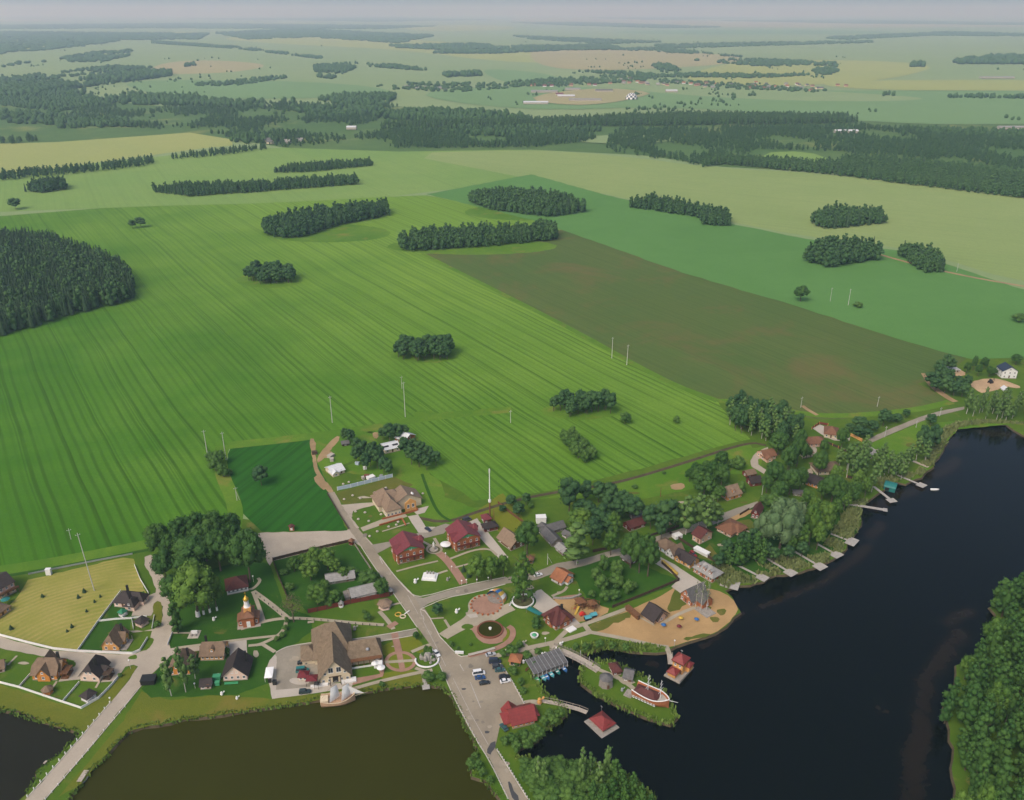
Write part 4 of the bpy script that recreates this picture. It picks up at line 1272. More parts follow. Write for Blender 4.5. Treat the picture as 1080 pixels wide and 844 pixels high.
# fenced plot
stand('linden', 'bright bushy tree in the fenced plot north of the thatched restaurant', [
    (328, 612, 590, 24), (332, 600, 576, 18), (311, 603, 588, 17), (346, 601, 577, 22), (353, 605, 588, 17), (335, 638, 617, 25), (355, 638, 622, 18), (320, 597, 584, 15), (363, 610, 598, 14), (343, 625, 612, 14)])
stand('bush', 'leafy shrub by the grey roofed sheds in the fenced plot', [(388, 616, 602, 22), (403, 629, 608, 16), (372, 606, 599, 14), (300, 606, 600, 10), (306, 622, 614, 10), (347, 640, 632, 10), (396, 612, 603, 11)])
tree('bare', 310, 656, height_of(310, 656, 626), 27 * mpp(656), 'brownish thin crowned tree at the footpath fork by the plank fence')
stand('bush', 'round clipped bush along the curving footpath west of the restaurant', [(303, 657, 651, 6), (301, 665, 659, 7), (298, 672, 667, 7), (292, 676, 671, 6)])
stand('bush', 'small dark shrub on the lawn below the plank fence', [(388, 655, 646, 9), (384, 647, 643, 5)])
tree('bush', 403, 724, 2.6, 7 * mpp(724), 'small round bush on the pond bank below the restaurant terrace')
stand('bush', 'round green bush at the road corner of the olive pond', [(452, 718, 708, 13), (465, 717, 709, 12)])
tree('broadleaf', 439, 675, height_of(439, 675, 666), 8 * mpp(675), 'small bright tree on the yellow lawn by the road junction')
tree('bush', 240, 690, 3.2, 8 * mpp(690), 'dark round bush beside the long brown roofed cottage')
tree('bush', 127, 714, 2.2, 5 * mpp(714), 'small bush at the fence corner of the dark roofed cottage')
tree('bush', 166, 661, 3.0, 9 * mpp(661), 'dark round bush at the tip of the grass island in the pale road')
stand('conifer', 'small young spruce on the mown hay meadow', [(45, 630, 626, 4.5), (83, 631, 626.5, 4.5), (89, 625, 620, 5), (106, 630, 626.5, 3.2), (100, 635.5, 632, 3.2), (91.5, 645.5, 642, 3.2), (76, 662, 657.5, 4.2), (71, 666.5, 663.5, 3.4), (12, 664, 659, 5)])
# centre
tree('dark', 461.7, 650, height_of(461.7, 650, 636), 12 * mpp(650), 'bluish dark tree on the park lawn by the road junction')
stand('linden', 'light green tree below the right red roofed guest house', [(503, 613, 585, 23), (518, 612, 586, 21), (531, 607, 585, 17)])
stand('conifer', 'little dark spruce on the lawn beside the brick footpath', [(489, 603, 596, 6), (494.5, 609, 600, 6)])
tree('loose', 551.5, 635, height_of(551.5, 635, 581), 34 * mpp(635), 'tall loose crowned tree inside the round white kerbed bed')
tree('broadleaf', 556, 585, height_of(556, 585, 549), 27 * mpp(585), 'dense round tree beside the tan roofed wooden barn')
tree('poplar', 566, 663, height_of(566, 663, 648), 13 * mpp(663), 'yellow green young tree beside the dark red roofed park house')
stand('bush', 'dark shrub in the planted bed above the parked cars', [(540, 690, 680, 15), (531, 692, 686, 9), (548, 684, 677, 9)])
stand('bush', 'bush near the open orange hut by the boat station', [(541, 712, 703, 11), (549, 722, 715, 9), (552, 731, 725, 8), (556, 694, 687, 11), (567, 690, 684, 9), (563, 704, 698, 8), (545, 702, 697, 7)])
stand('bush', 'small shrub on the park lawn by the fountain pond', [(476, 682, 676, 6), (496, 681, 678, 4), (483, 685, 682, 4)])
stand('bush', 'shrub on the grassy slope above the footbridge channel', [(618, 686, 678, 10), (632, 683, 676, 11), (646, 684, 677, 9), (660, 686, 679, 9), (607, 686, 679, 8)])
# birch grove of the village
stand('dark', 'dense tall tree of the dark grove in mid village', [
    (600, 541, 502, 24), (617, 530, 506, 16), (613, 545, 526, 18), (631, 530, 508, 19), (643, 532, 509, 19), (640, 545, 520, 14), (655, 542, 516, 19), (667, 551, 522, 24), (661, 543, 518, 17), (632, 562, 531, 22), (625, 575, 546, 20), (620, 552, 528, 18), (650, 552, 526, 18), (640, 570, 540, 18)])
stand('linden', 'round tree at the south edge of the dark village grove', [(611, 560, 537, 31), (646, 570, 540, 21), (644, 586, 560, 18)])
tree('birch', 608, 596, height_of(608, 596, 551), 38 * mpp(596), 'wide pale leaved birch overhanging the village road by the grey barn')
stand('broadleaf', 'large dark round tree above the small green paddock', [(665, 599, 560, 27), (683, 608, 562, 27), (674, 604, 566, 24)])
stand('dark', 'dark leafy tree behind the quay houses north of the village road', [(686, 558, 531, 19), (703, 562, 524, 25), (697, 569, 543, 16), (712, 558, 536, 16)])
stand('birch', 'tall light birch beside the road north of the quay', [(723, 564, 522, 21), (736, 558, 520, 25), (749, 556, 522, 22), (744, 561, 530, 16), (757, 554, 532, 14)])
stand('bush', 'bush in the fenced paddock behind the playground', [(637, 602, 586, 13), (650, 608, 590, 15), (634, 622, 606, 17), (650, 620, 604, 17), (638, 634, 622, 13), (648, 633, 622, 13), (662, 627, 614, 13), (628, 612, 598, 14), (624, 630, 622, 9), (668, 622, 613, 9)])
stand('dark', 'small tree near the ditch behind the tall mast', [(539, 534, 522, 13), (555, 533, 519, 10), (547, 545, 530, 15), (530, 540, 533, 9)])
stand('broadleaf', 'dark round tree in the clump west of the dormered cottage', [(742, 524, 497, 25), (760, 514, 489, 20), (751, 510, 485, 17), (736, 512, 491, 17), (760, 494, 475, 16), (733, 502, 487, 13), (757, 529, 512, 17), (727, 508, 494, 12), (745, 500, 486, 14)])
stand('bush', 'bush in the meadow near the curved white drive', [(779, 495, 481, 15), (780, 520, 507, 12), (772, 494, 484, 10), (768, 516, 509, 8)])
stand('broadleaf', 'leafy tree in the thicket above the big silver willow', [(816, 515, 486, 23), (832, 522, 493, 21), (843, 517, 491, 15), (830, 500, 470, 18), (821, 528, 507, 18), (808, 520, 500, 16)])
stand('bush', 'bush at the road end by the dark red sheds', [(815, 535, 520, 20), (806, 531, 522, 12), (826, 537, 526, 14)])
stand('willow', 'big silvery willow by the reeds on the lake shore', [(822, 579, 527, 42), (806, 576, 539, 27), (837, 568, 527, 25)])
stand('linden', 'green shore tree to the right of the silvery willow', [(853, 575, 530, 21), (866, 568, 529, 23), (853, 562, 522, 12), (843, 582, 551, 19), (861, 580, 548, 17), (873, 560, 538, 14), (832, 585, 560, 15)])
stand('poplar', 'light green shore tree to the left of the silvery willow', [(778, 598, 568, 17), (787, 593, 564, 16), (797, 592, 560, 18), (768, 596, 577, 15), (773, 588, 572, 12), (803, 596, 572, 13)])
tree('broadleaf', 820, 480, height_of(820, 480, 455), 21 * mpp(480), 'dark round tree beside the brown house with the curved white drive')
stand('broadleaf', 'tree among the walled lakeside villas', [(840, 492, 458, 17), (832, 498, 470, 16), (863, 502, 475, 16), (868, 480, 463, 11), (887, 474, 450, 14), (850, 484, 470, 12), (842, 478, 452, 14)])
stand('dark', 'dark tree on the lake road verge behind the courtyard villa', [(905, 463, 449, 13), (906, 453, 439, 17), (920, 456, 443, 12), (931, 450, 431, 14), (914, 462, 452, 12), (896, 456, 446, 10), (945, 446, 436, 11), (955, 441, 431, 9), (940, 445, 437, 10)])
stand('birch', 'slender birch with white trunk by the brick pillared fence', [(898, 499, 465, 16), (905, 499, 466, 15), (893, 496, 468, 13), (885, 492, 472, 13), (913, 492, 466, 12), (919, 519, 488, 14), (928, 506, 478, 11), (908, 505, 476, 13), (900, 508, 482, 12)])
stand('birch', 'pale slender birch on the reedy shore behind the teal boathouse', [(937, 499, 475, 13), (945, 501, 476, 11), (953, 498, 473, 11), (940, 505, 482, 11), (950, 506, 484, 10), (932, 504, 484, 9)])
stand('broadleaf', 'leafy shore tree beside the round roofed black cabin', [(876, 532, 499, 25), (898, 531, 507, 17), (866, 529, 505, 15), (888, 526, 506, 15), (884, 536, 514, 14)])
stand('dark', 'dense narrow tree standing between the lake road and the bay', [(970, 479, 447, 13), (982, 477, 447, 14), (976, 482, 452, 12), (981, 449, 436, 12)])
stand('linden', 'green tree filling the lakeside gardens below the villas', [(880, 515, 490, 17), (872, 522, 500, 15), (902, 520, 498, 15), (912, 524, 503, 13), (890, 538, 518, 15), (905, 515, 495, 14), (858, 545, 524, 15), (868, 550, 528, 16), (880, 546, 526, 14), (850, 535, 515, 15)])
stand('dark', 'shore tree in the thicket between the brown bungalow and the reeds', [(765, 590, 568, 14), (782, 584, 560, 15), (795, 580, 556, 15), (757, 600, 582, 13), (805, 590, 570, 14), (815, 594, 576, 13), (830, 592, 574, 14), (845, 588, 570, 13)])
stand('birch', 'slim birch in the wood strip beside the lake road bend', [(958, 492, 468, 11), (966, 486, 460, 11), (930, 490, 466, 11), (922, 496, 472, 11), (975, 488, 464, 11), (912, 480, 458, 11)])
# farm at the right
stand('dark', 'dark tree of the farm clump beside the brown field', [(981, 410, 391, 15), (990, 408, 384, 14), (989, 398, 378, 12), (997, 392, 373, 11), (1003, 392, 378, 9), (996, 415, 395, 15), (1005, 418, 402, 13), (1014, 419, 403, 13), (1019, 409, 395, 9), (1000, 405, 388, 12), (986, 414, 398, 12), (1010, 410, 396, 10)])
stand('broadleaf', 'round tree between the sand pit and the white lake house', [(1019, 394, 381, 8), (1026, 391, 374, 6), (1031, 397, 384, 8), (1037, 389, 376, 10), (1043, 398, 386, 8), (1048, 396, 388, 7)])
tree('broadleaf', 1071, 385, height_of(1071, 385, 373), 12 * mpp(385), 'single dark round tree behind the white two storey house')
grove('birch', [(1018, 433), (1018, 442), (1080, 446), (1130, 450), (1130, 436), (1080, 431)], 6.5, 17, .30, 'tall birch in the dense belt along the head of the bay', 'birch belt at the head of the bay', 4, .15)
# trees round the white roofed farm
stand('dark', 'narrow leafy tree in the row left of the white roofed farm', [
    (364, 466, 451, 9), (370, 468, 452, 10), (377, 482, 460, 12), (384, 486, 463, 12), (391, 492, 468, 12), (398, 494, 473, 12), (386, 497, 476, 11), (376, 490, 470, 11), (405, 500, 480, 12), (410, 503, 484, 11), (394, 485, 464, 11), (401, 488, 468, 10)])
stand('dark', 'leafy tree in the dense clump right of the white roofed farm', [
    (428, 482, 462, 13), (436, 480, 461, 13), (444, 484, 464, 13), (452, 488, 469, 13), (460, 491, 475, 12), (442, 493, 473, 13), (434, 490, 470, 13), (450, 496, 480, 12), (426, 474, 460, 11)])
stand('dark', 'dark round tree behind the white roofed farm', [(411, 466, 445, 14), (419, 464, 446, 15), (426, 462, 448, 12), (404, 464, 450, 11)])
# single trees and copses out in the fields
for it in [('dark', 276, 512, 490, 18, 'single dark tree standing in the deep green plot'), ('bush', 659, 447, 434, 13, 'single shrub in the striped field beside a dark copse'),
           ('bush', 713, 447, 438, 8, 'small faint shrub alone near the right end of the striped field'), ('broadleaf', 844, 318, 301, 17, 'single round dark tree on the edge of the brown field'),
           ('bush', 905, 324, 319, 12, 'low shrub patch beside the two poles in the green field'), ('dark', 17, 221, 208, 14, 'single tree beyond the spruce wood on the pale field'),
           ('dark', 140, 241, 231, 8, 'smaller of the two trees alone in the pale green field'), ('dark', 149, 240, 228, 11, 'larger of the two trees alone in the pale green field'),
           ('bush', 1074, 340, 330, 14, 'shrub clump at the far right edge of the green field')]:
    tree(it[0], it[1], it[2], height_of(*it[1:4]), it[4] * mpp(it[2]), it[5])
stand('bush', 'whitish bush by the two poles at the deep green plot', [(222, 488, 476, 12), (231, 490, 475, 16), (228, 497, 483, 14), (236, 503, 490, 14), (241, 502, 494, 10)])
stand('bush', 'low shrub on the verge of the ditch in the meadow', [(669, 515, 511, 7), (560, 536, 530, 7), (700, 500, 497, 5)])
grove('dark', [(418, 377), (425, 369), (448, 372), (470, 371), (477, 376), (472, 381), (430, 382)], 5.6, 15, .58, 'dense dark tree of the heart shaped copse in the middle of the striped field', 'copse in the striped field', 1, .2)
grove('dark', [(581, 434), (592, 428), (640, 429), (645, 437), (600, 441)], 5.4, 14, .58, 'dense dark tree of the oval copse nearest the farm road', 'oval copse in the striped field', 2, .18)
grove('bush', [(592, 466), (601, 462), (628, 482), (629, 489), (613, 488)], 5.0, 8.5, .8, 'leafy tree of the small slanting clump above the village', 'slanting clump above the village', 3)
grove('dark', [(258, 298), (276, 301), (309, 300), (311, 292), (270, 288)], 6.5, 14, .58, 'tree of the triangular copse at the upper end of the striped field', 'triangular copse', 5, .25)
grove('dark', [(764, 445), (780, 437), (806, 440), (830, 447), (842, 462), (838, 472), (822, 472), (800, 463), (775, 456)], 5.6, 17, .40, 'tall tree in the dense wood between the dark field and the villas', 'wood between field and villas', 6, .15, 'birch', .3)
# lakeside wood at the lower right: individual aspens
grove('poplar', [(1007, 730), (1012, 706), (1026, 698), (1044, 684), (1054, 660), (1048, 643), (1080, 633), (1140, 622), (1150, 880), (1004, 890), (1006, 842), (1005, 800), (998, 772), (993, 752)], 6.9, 17, .46, 'light topped tree of the dense wood on the right lake shore', 'wood on the right lake shore', 7, .24, 'linden', .1)
# thicket at the bottom
stand('birch', 'tall birch in the thicket beside the bottom of the road', [(613, 828, 787, 11), (567, 828, 797, 13), (574, 830, 800, 12), (622, 824, 793, 12), (640, 824, 786, 14), (631, 834, 803, 13)])
stand('poplar', 'leafy aspen of the lake point thicket at the bottom', [(648, 828, 801, 19), (645, 845, 821, 20), (658, 848, 824, 14), (667, 842, 815, 15), (676, 850, 828, 14), (636, 850, 826, 16), (655, 838, 812, 15), (625, 846, 824, 14), (686, 858, 838, 14)])
grove('bush', [(545, 803), (560, 804), (600, 809), (632, 813), (655, 830), (645, 852), (565, 852), (556, 835)], 3.7, 4.2, 1.25, 'low green bush filling the thicket at the bottom of the road', 'thicket bushes at the bottom of the road', 8, .35)
stand('bush', 'waterside bush between the red roofed house and the dark inlet', [(532, 786, 777, 11), (541, 783, 773, 13), (552, 780, 770, 14), (562, 782, 773, 13), (545, 793, 783, 13), (556, 790, 780, 13), (569, 778, 768, 13), (574, 765, 757, 11), (583, 762, 752, 14), (590, 756, 747, 12), (579, 755, 748, 11), (564, 772, 764, 11)])
stand('bush', 'bush on the little spur of the olive pond beside the road', [(497, 810, 800, 12), (505, 812, 803, 11), (509, 819, 811, 10), (517, 826, 819, 9), (501, 800, 794, 8)])

# ---- copses and woods farther out: one mass each
_rc = random.Random(3)


def copse(poly, sp, h, kind='dark', wr=.5, hv=.22, mixk=None, pm=.2):
    pts = scatter(poly, sp, _rc)
    if not mixk:
        return [(kind, pts, h, wr, hv)]
    a, b = [], []
    for p in pts:
        (b if _rc.random() < pm else a).append(p)
    return [(kind, a, h, wr, hv), (mixk, b, h, {'conifer': .34, 'dark': .5, 'broadleaf': .75}[mixk], hv)]


for lab, poly, h in [
    ('long dark copse with a curved lower edge above the striped field', [(277, 248), (300, 253), (322, 250), (360, 238), (410, 228), (408, 222), (350, 228), (300, 236), (278, 241)], 16),
    ('long dark copse above the left end of the brown field', [(418, 261), (430, 266), (500, 262), (588, 254), (585, 245), (520, 248), (440, 253)], 15),
    ('broad dark copse between the two green fields', [(492, 212), (515, 222), (580, 230), (618, 224), (600, 214), (540, 208)], 16),
    ('tapering dark copse on the light field right of centre', [(660, 219), (735, 230), (740, 238), (770, 239), (768, 231), (715, 220), (690, 215)], 14),
    ('dark copse on the pale field with a hooked lower edge', [(855, 236), (870, 243), (935, 236), (925, 230), (880, 227)], 16),
    ('oval dark copse on the green field at the right', [(845, 276), (875, 283), (928, 275), (915, 267), (870, 265)], 17),
    ('slanting dark copse nearest the right edge of the fields', [(943, 268), (975, 289), (997, 287), (985, 273), (955, 266)], 14),
    ('long thin dark copse on the pale field at the left', [(158, 203), (200, 208), (260, 204), (378, 195), (375, 190), (280, 197), (200, 199)], 12),
    ('short dark copse above the long thin one', [(286, 183), (330, 182), (395, 175), (390, 172), (310, 177)], 10),
    ('small dark block of trees near the left edge', [(26, 203), (45, 204), (72, 200), (70, 196), (40, 197)], 15),
]:
    wood('copse', lab, copse(poly, 5.4, h, 'dark', .55, .36, 'conifer', .07), 'copse')
wood('spruce_forest', 'dense spruce forest cut off by the left edge of the photo', copse([(-110, 262), (-110, 372), (0, 356), (35, 346), (70, 335), (108, 325), (144, 316), (143, 303), (132, 290), (112, 279), (80, 268), (60, 260), (20, 256)], 5.3, 20, 'conifer', .29, .13, 'dark', .25), 'forest')
wood('hedgerow', 'row of trees along the yellow field at the left', copse([(0, 187), (60, 181), (100, 178), (160, 170), (165, 174), (100, 182), (0, 191)], 9, 13) + copse([(180, 167), (230, 161), (282, 156), (282, 158), (230, 165), (182, 169)], 9, 11) + copse([(0, 150), (40, 147), (42, 149), (20, 152), (0, 152)], 12, 14), 'hedgerow')
wood('pine_forest', 'long dark forest band in front of the far town', copse([(400, 137), (500, 136.5), (640, 134), (760, 132.5), (905, 130.5), (890, 126), (720, 124), (560, 131), (420, 134)], 10, 20, 'dark', .50, .16, 'conifer', .15), 'forest')
rnd = random.Random(12)


def thin(poly, sp, keep):
    """clumpy scatter: gaps follow a slow wave"""
    return [p for p in scatter(poly, sp, rnd) if math.sin(p[0] * .021 + p[1] * .013) + math.sin(p[0] * .008 - p[1] * .017) + math.sin(p[0] * .05 + 1) * .5 + rnd.uniform(-.8, .8) > keep]


wood('scrub_wood', 'patchy mixed wood on the wet ground below the far forest', [
    ('dark', thin([(650, 138), (740, 136), (905, 134), (1130, 150), (1130, 190), (1080, 184), (960, 170), (880, 160), (800, 158), (740, 176), (680, 162), (640, 150)], 10, -.6), 11, .6, .35),
    ('dark', thin([(370, 146), (420, 139), (560, 137), (640, 141), (620, 150), (560, 156), (420, 157)], 10, -.8), 12, .6, .3),
    ('dark', thin([(60, 116), (200, 108), (420, 112), (400, 128), (330, 142), (380, 150), (300, 156), (200, 138), (60, 132)], 12, .1), 10, .7, .4),
    ('dark', thin([(640, 150), (720, 150), (740, 160), (690, 168), (640, 160)], 11, .3), 11, .6, .35)], 'wood')
wood('forest', 'broad dark forest along the upper right edge of the pale field', copse([(740, 177), (762, 174), (868, 184), (980, 198), (1080, 210), (1160, 222), (1160, 196), (1080, 190), (990, 178), (900, 168), (880, 176), (800, 172), (772, 168)], 8, 15, 'dark', .6, .26, 'conifer', .1), 'forest')
FARW = [  # (poly, height, spacing, kind)
    ([(0, 94), (60, 88), (150, 77), (182, 77), (180, 81), (110, 90), (60, 96), (20, 104), (0, 104)], 20, 22),
    ([(60, 97), (160, 101), (250, 109), (420, 104), (410, 110), (300, 116), (200, 112), (80, 110)], 15, 20),
    ([(0, 118), (100, 123), (140, 128), (100, 134), (0, 130)], 12, 22), ([(60, 128), (150, 131), (148, 134), (60, 136)], 12, 18),
    ([(0, 100), (60, 98), (120, 112), (60, 118), (0, 112)], 12, 18), ([(420, 128), (560, 134), (640, 138), (560, 146), (420, 140)], 12, 16), ([(0, 84), (120, 70), (160, 72), (60, 84), (0, 90)], 12, 30), ([(880, 134), (1120, 142), (1120, 150), (900, 142)], 12, 15), ([(960, 172), (1120, 186), (1120, 194), (980, 180)], 11, 13),
    ([(300, 108), (410, 110), (400, 120), (340, 128), (310, 118)], 13, 20), ([(330, 106), (360, 101), (420, 100), (410, 107), (350, 112)], 13, 20),
    ([(180, 139), (250, 142), (300, 150), (260, 152), (200, 146)], 12, 14), ([(390, 122), (470, 118), (540, 122), (560, 128), (470, 133), (400, 131)], 16, 17),
    ([(205, 89), (260, 84), (305, 80), (304, 83), (270, 88), (250, 91), (207, 92)], 10, 26), ([(160, 44), (250, 50), (345, 62), (344, 63.5), (250, 52), (160, 46)], 15, 20),
    ([(375, 67), (410, 69), (450, 74), (448, 75.5), (400, 72), (374, 69)], 14, 22), ([(468, 79), (508, 78), (508, 80.5), (470, 82)], 18, 22), ([(330, 70), (370, 67), (376, 72), (350, 84), (335, 82)], 13, 22),
    ([(194, 69), (205, 67.5), (207, 69.5), (195, 71)], 14, 20), ([(395, 88), (560, 88), (560, 92), (480, 98), (400, 94)], 9, 34),
    ([(0, 72), (110, 54), (140, 53), (135, 60), (107, 66), (20, 66)], 13, 38), ([(0, 58), (90, 49), (165, 38), (110, 36), (0, 36)], 16, 60), ([(0, 34), (220, 36), (210, 42), (80, 43), (0, 42)], 18, 60),
    ([(225, 35), (320, 31), (460, 38), (420, 46), (330, 40), (260, 42)], 18, 60), ([(410, 49), (500, 47), (540, 51), (500, 55), (420, 51)], 18, 42), ([(450, 55), (590, 52), (590, 54), (520, 57), (460, 57)], 18, 36), ([(540, 49), (640, 48), (660, 53), (540, 54)], 16, 38),
    ([(1008, 66), (1040, 62), (1120, 62), (1120, 68), (1010, 68)], 26, 30), ([(960, 69.5), (975, 69.5), (975, 71), (960, 71)], 24, 22), ([(690, 48), (780, 46), (920, 44), (920, 45.5), (800, 49), (700, 52)], 15, 44),
    ([(645, 53), (690, 50), (740, 56), (800, 62), (770, 60), (690, 55)], 13, 36), ([(540, 38), (640, 42), (700, 45), (640, 47), (560, 42)], 15, 55), ([(730, 64), (800, 63), (860, 66), (850, 72), (790, 70)], 13, 34),
    ([(855, 68), (880, 66), (885, 76), (860, 82)], 13, 32), ([(688, 70), (700, 66), (712, 72), (720, 78), (700, 78)], 14, 26), ([(610, 76), (720, 78), (800, 80), (880, 79), (800, 83), (680, 82)], 12, 26),
    ([(540, 87), (620, 80), (690, 82), (680, 86), (600, 91), (545, 92)], 10, 26), ([(690, 84), (800, 90), (880, 97), (860, 98), (780, 95), (700, 89)], 9, 30),
    ([(930, 100.5), (945, 100.5), (945, 102), (930, 102)], 16, 16), ([(950, 101), (985, 101), (985, 102.5), (950, 102.5)], 16, 18), ([(1000, 102), (1060, 103), (1130, 103), (1130, 105), (1000, 104)], 13, 20),
    ([(870, 40), (1000, 34), (1120, 37), (1120, 39), (980, 38), (880, 43)], 16, 60), ([(540, 24), (620, 24), (760, 29), (700, 30), (600, 27)], 18, 85), ([(760, 22), (900, 21.5), (1120, 25), (1120, 27), (900, 25)], 18, 95),
    ([(0, 27), (200, 25), (460, 28), (400, 31), (160, 30), (0, 31)], 18, 80), ([(200, 20), (420, 19), (520, 21), (400, 23)], 18, 130), ([(620, 19), (760, 18), (800, 19.5), (700, 21)], 18, 130),
]
spec = []
for poly, h, sp in FARW:
    q = [p for p in scatter(poly, sp * .9, _rc, .7) if math.sin(p[0] * .012 + p[1] * .007) + math.sin(p[0] * .005 - p[1] * .009) + math.sin(p[0] * .031 + p[1] * .02) * .5 + _rc.uniform(-.9, .9) > -.75]
    spec += [('mass', q, h, .75 * max(1, sp / 16), .22)]
lone = []
for i in range(900):
    x, y = _rc.uniform(0, 1080), 40 + 88 * _rc.random() ** .7
    if math.sin(x * .03 + y * .1) + math.sin(x * .011) + _rc.uniform(-1, 1) > .9:
        p = P(x, y)
        lone += [(p.x + _rc.gauss(0, 1) * mpp(y) * 4, p.y + _rc.gauss(0, 1) * mpp(y) * 9) for _ in range(_rc.randrange(1, 5))]
spec.append(('mass', lone, 8, .95, .4))
wood('distant_wood', 'hazy belts and blocks of woodland on the far plain', spec, 'woodland')

# ---- shore plants
def along(poly, sp, r, inset, spread):
    pts = px(poly)
    out = []
    for a, b in zip(pts[:-1], pts[1:]):
        k = max(1, int((b - a).length / sp))
        d = (b - a).normalized()
        n = Vector((-d.y, d.x, 0))
        for i in range(k):
            p = a.lerp(b, (i + r.random()) / k) + n * (inset + r.uniform(-spread, spread))
            out.append((p.x, p.y))
    return out


_rs = random.Random(9)
pts = []
for poly in ([(-60, 744), (0, 747.5), (42, 759.5), (67, 767), (83, 773), (78, 781), (65, 794), (50, 805), (39, 815), (39, 821), (27, 837)], [(72, 844), (83, 829), (93, 814), (108, 801), (120, 785.5), (133, 771.5), (150, 766), (180, 760.5), (250, 751), (307, 742.5), (337, 737)],
             [(373, 731), (412, 725), (445, 720.5), (466, 724.5), (478, 735), (501, 784), (504, 793), (495.5, 805.5), (500, 818), (513, 824), (527, 841)]):
    pts += along(poly, .55, _rs, 0, 1.1)
tufts('waterside_weeds', 'green weeds fringing the two ponds', pts, .55, LEAF['pond'], 1, .4, 3)
pts = []
for poly in (LAKE[:9], [(543, 800), (561, 801), (600, 806), (630, 808), (657, 816), (676, 829), (690, 845)], ISLAND + [ISLAND[0]], [(677, 686.7), (655, 684.5), (635, 683), (615, 690), (600, 688), (588, 684), (580, 693), (572, 701), (560, 706)]):
    pts += along(poly, .6, _rs, 0, 1.4)
for poly in ([(635, 676), (690, 681), (702, 684), (690, 688), (635, 683), (615, 689), (600, 687), (612, 680)],):
    pts += scatter(poly, .9, _rs)
tufts('lakeside_weeds', 'rank grass fringing the dark lake and its island', pts, 1.3, LEAF['pond'], 2, .45, 3)
pts = []
for poly in ([(742, 604), (758, 592), (775, 603), (800, 604), (818, 606), (793, 616), (776, 616), (766, 621), (752, 612)], [(800, 596), (812, 585), (835, 590), (870, 585), (885, 578), (890, 580), (873, 592), (843, 602), (818, 606)],
             [(868, 575), (885, 552), (903, 540), (907, 553), (900, 565), (888, 581)], [(885, 550), (895, 532), (915, 527), (908, 540), (905, 553)], [(965, 500), (985, 470), (990, 455), (1010, 446), (1040, 444), (1090, 448), (1040, 446.5), (1012, 451), (1000, 461), (992, 477), (982, 492), (972, 502)], [(925, 507), (950, 500), (968, 500), (955, 508), (946, 507), (930, 516)]):
    pts += scatter(poly, 1.15, _rs)
JL = [((779, 599), (799, 609)), ((803, 588), (829, 603.5)), ((838, 584), (860, 597)), ((862, 576), (878, 585)), ((876, 565), (893, 571.5)), ((962, 488), (977, 494)), ((946, 503), (967, 512)), ((884, 532), (931, 539.5)), ((921, 515), (937, 528))]


def clear(p):
    for a, b in JL:
        a, b = P(*a), P(*b)
        e = b - a
        t = max(0, min(1.25, ((p[0] - a.x) * e.x + (p[1] - a.y) * e.y) / e.length_squared))
        if math.hypot(p[0] - a.x - e.x * t, p[1] - a.y - e.y * t) < (1.9 if t < .95 else 3.5) + (.8 if p[1] < a.y + e.y * t else 0):
            return False
    return True


pts = [p for p in pts if clear(p)]
tufts('reed_bed', 'pale green reed beds between the jetties on the lake shore', pts, 1.9, LEAF['reed'], 3, .45, 4)
# ------------------------------------------------------------------ houses
_mc = {}


def rot2(x, y, a):
    return x * math.cos(a) - y * math.sin(a), x * math.sin(a) + y * math.cos(a)


def xf(v, cx, cy, a):
    return [(*[q + o for q, o in zip(rot2(p[0], p[1], a), (cx, cy))], p[2]) for p in v]


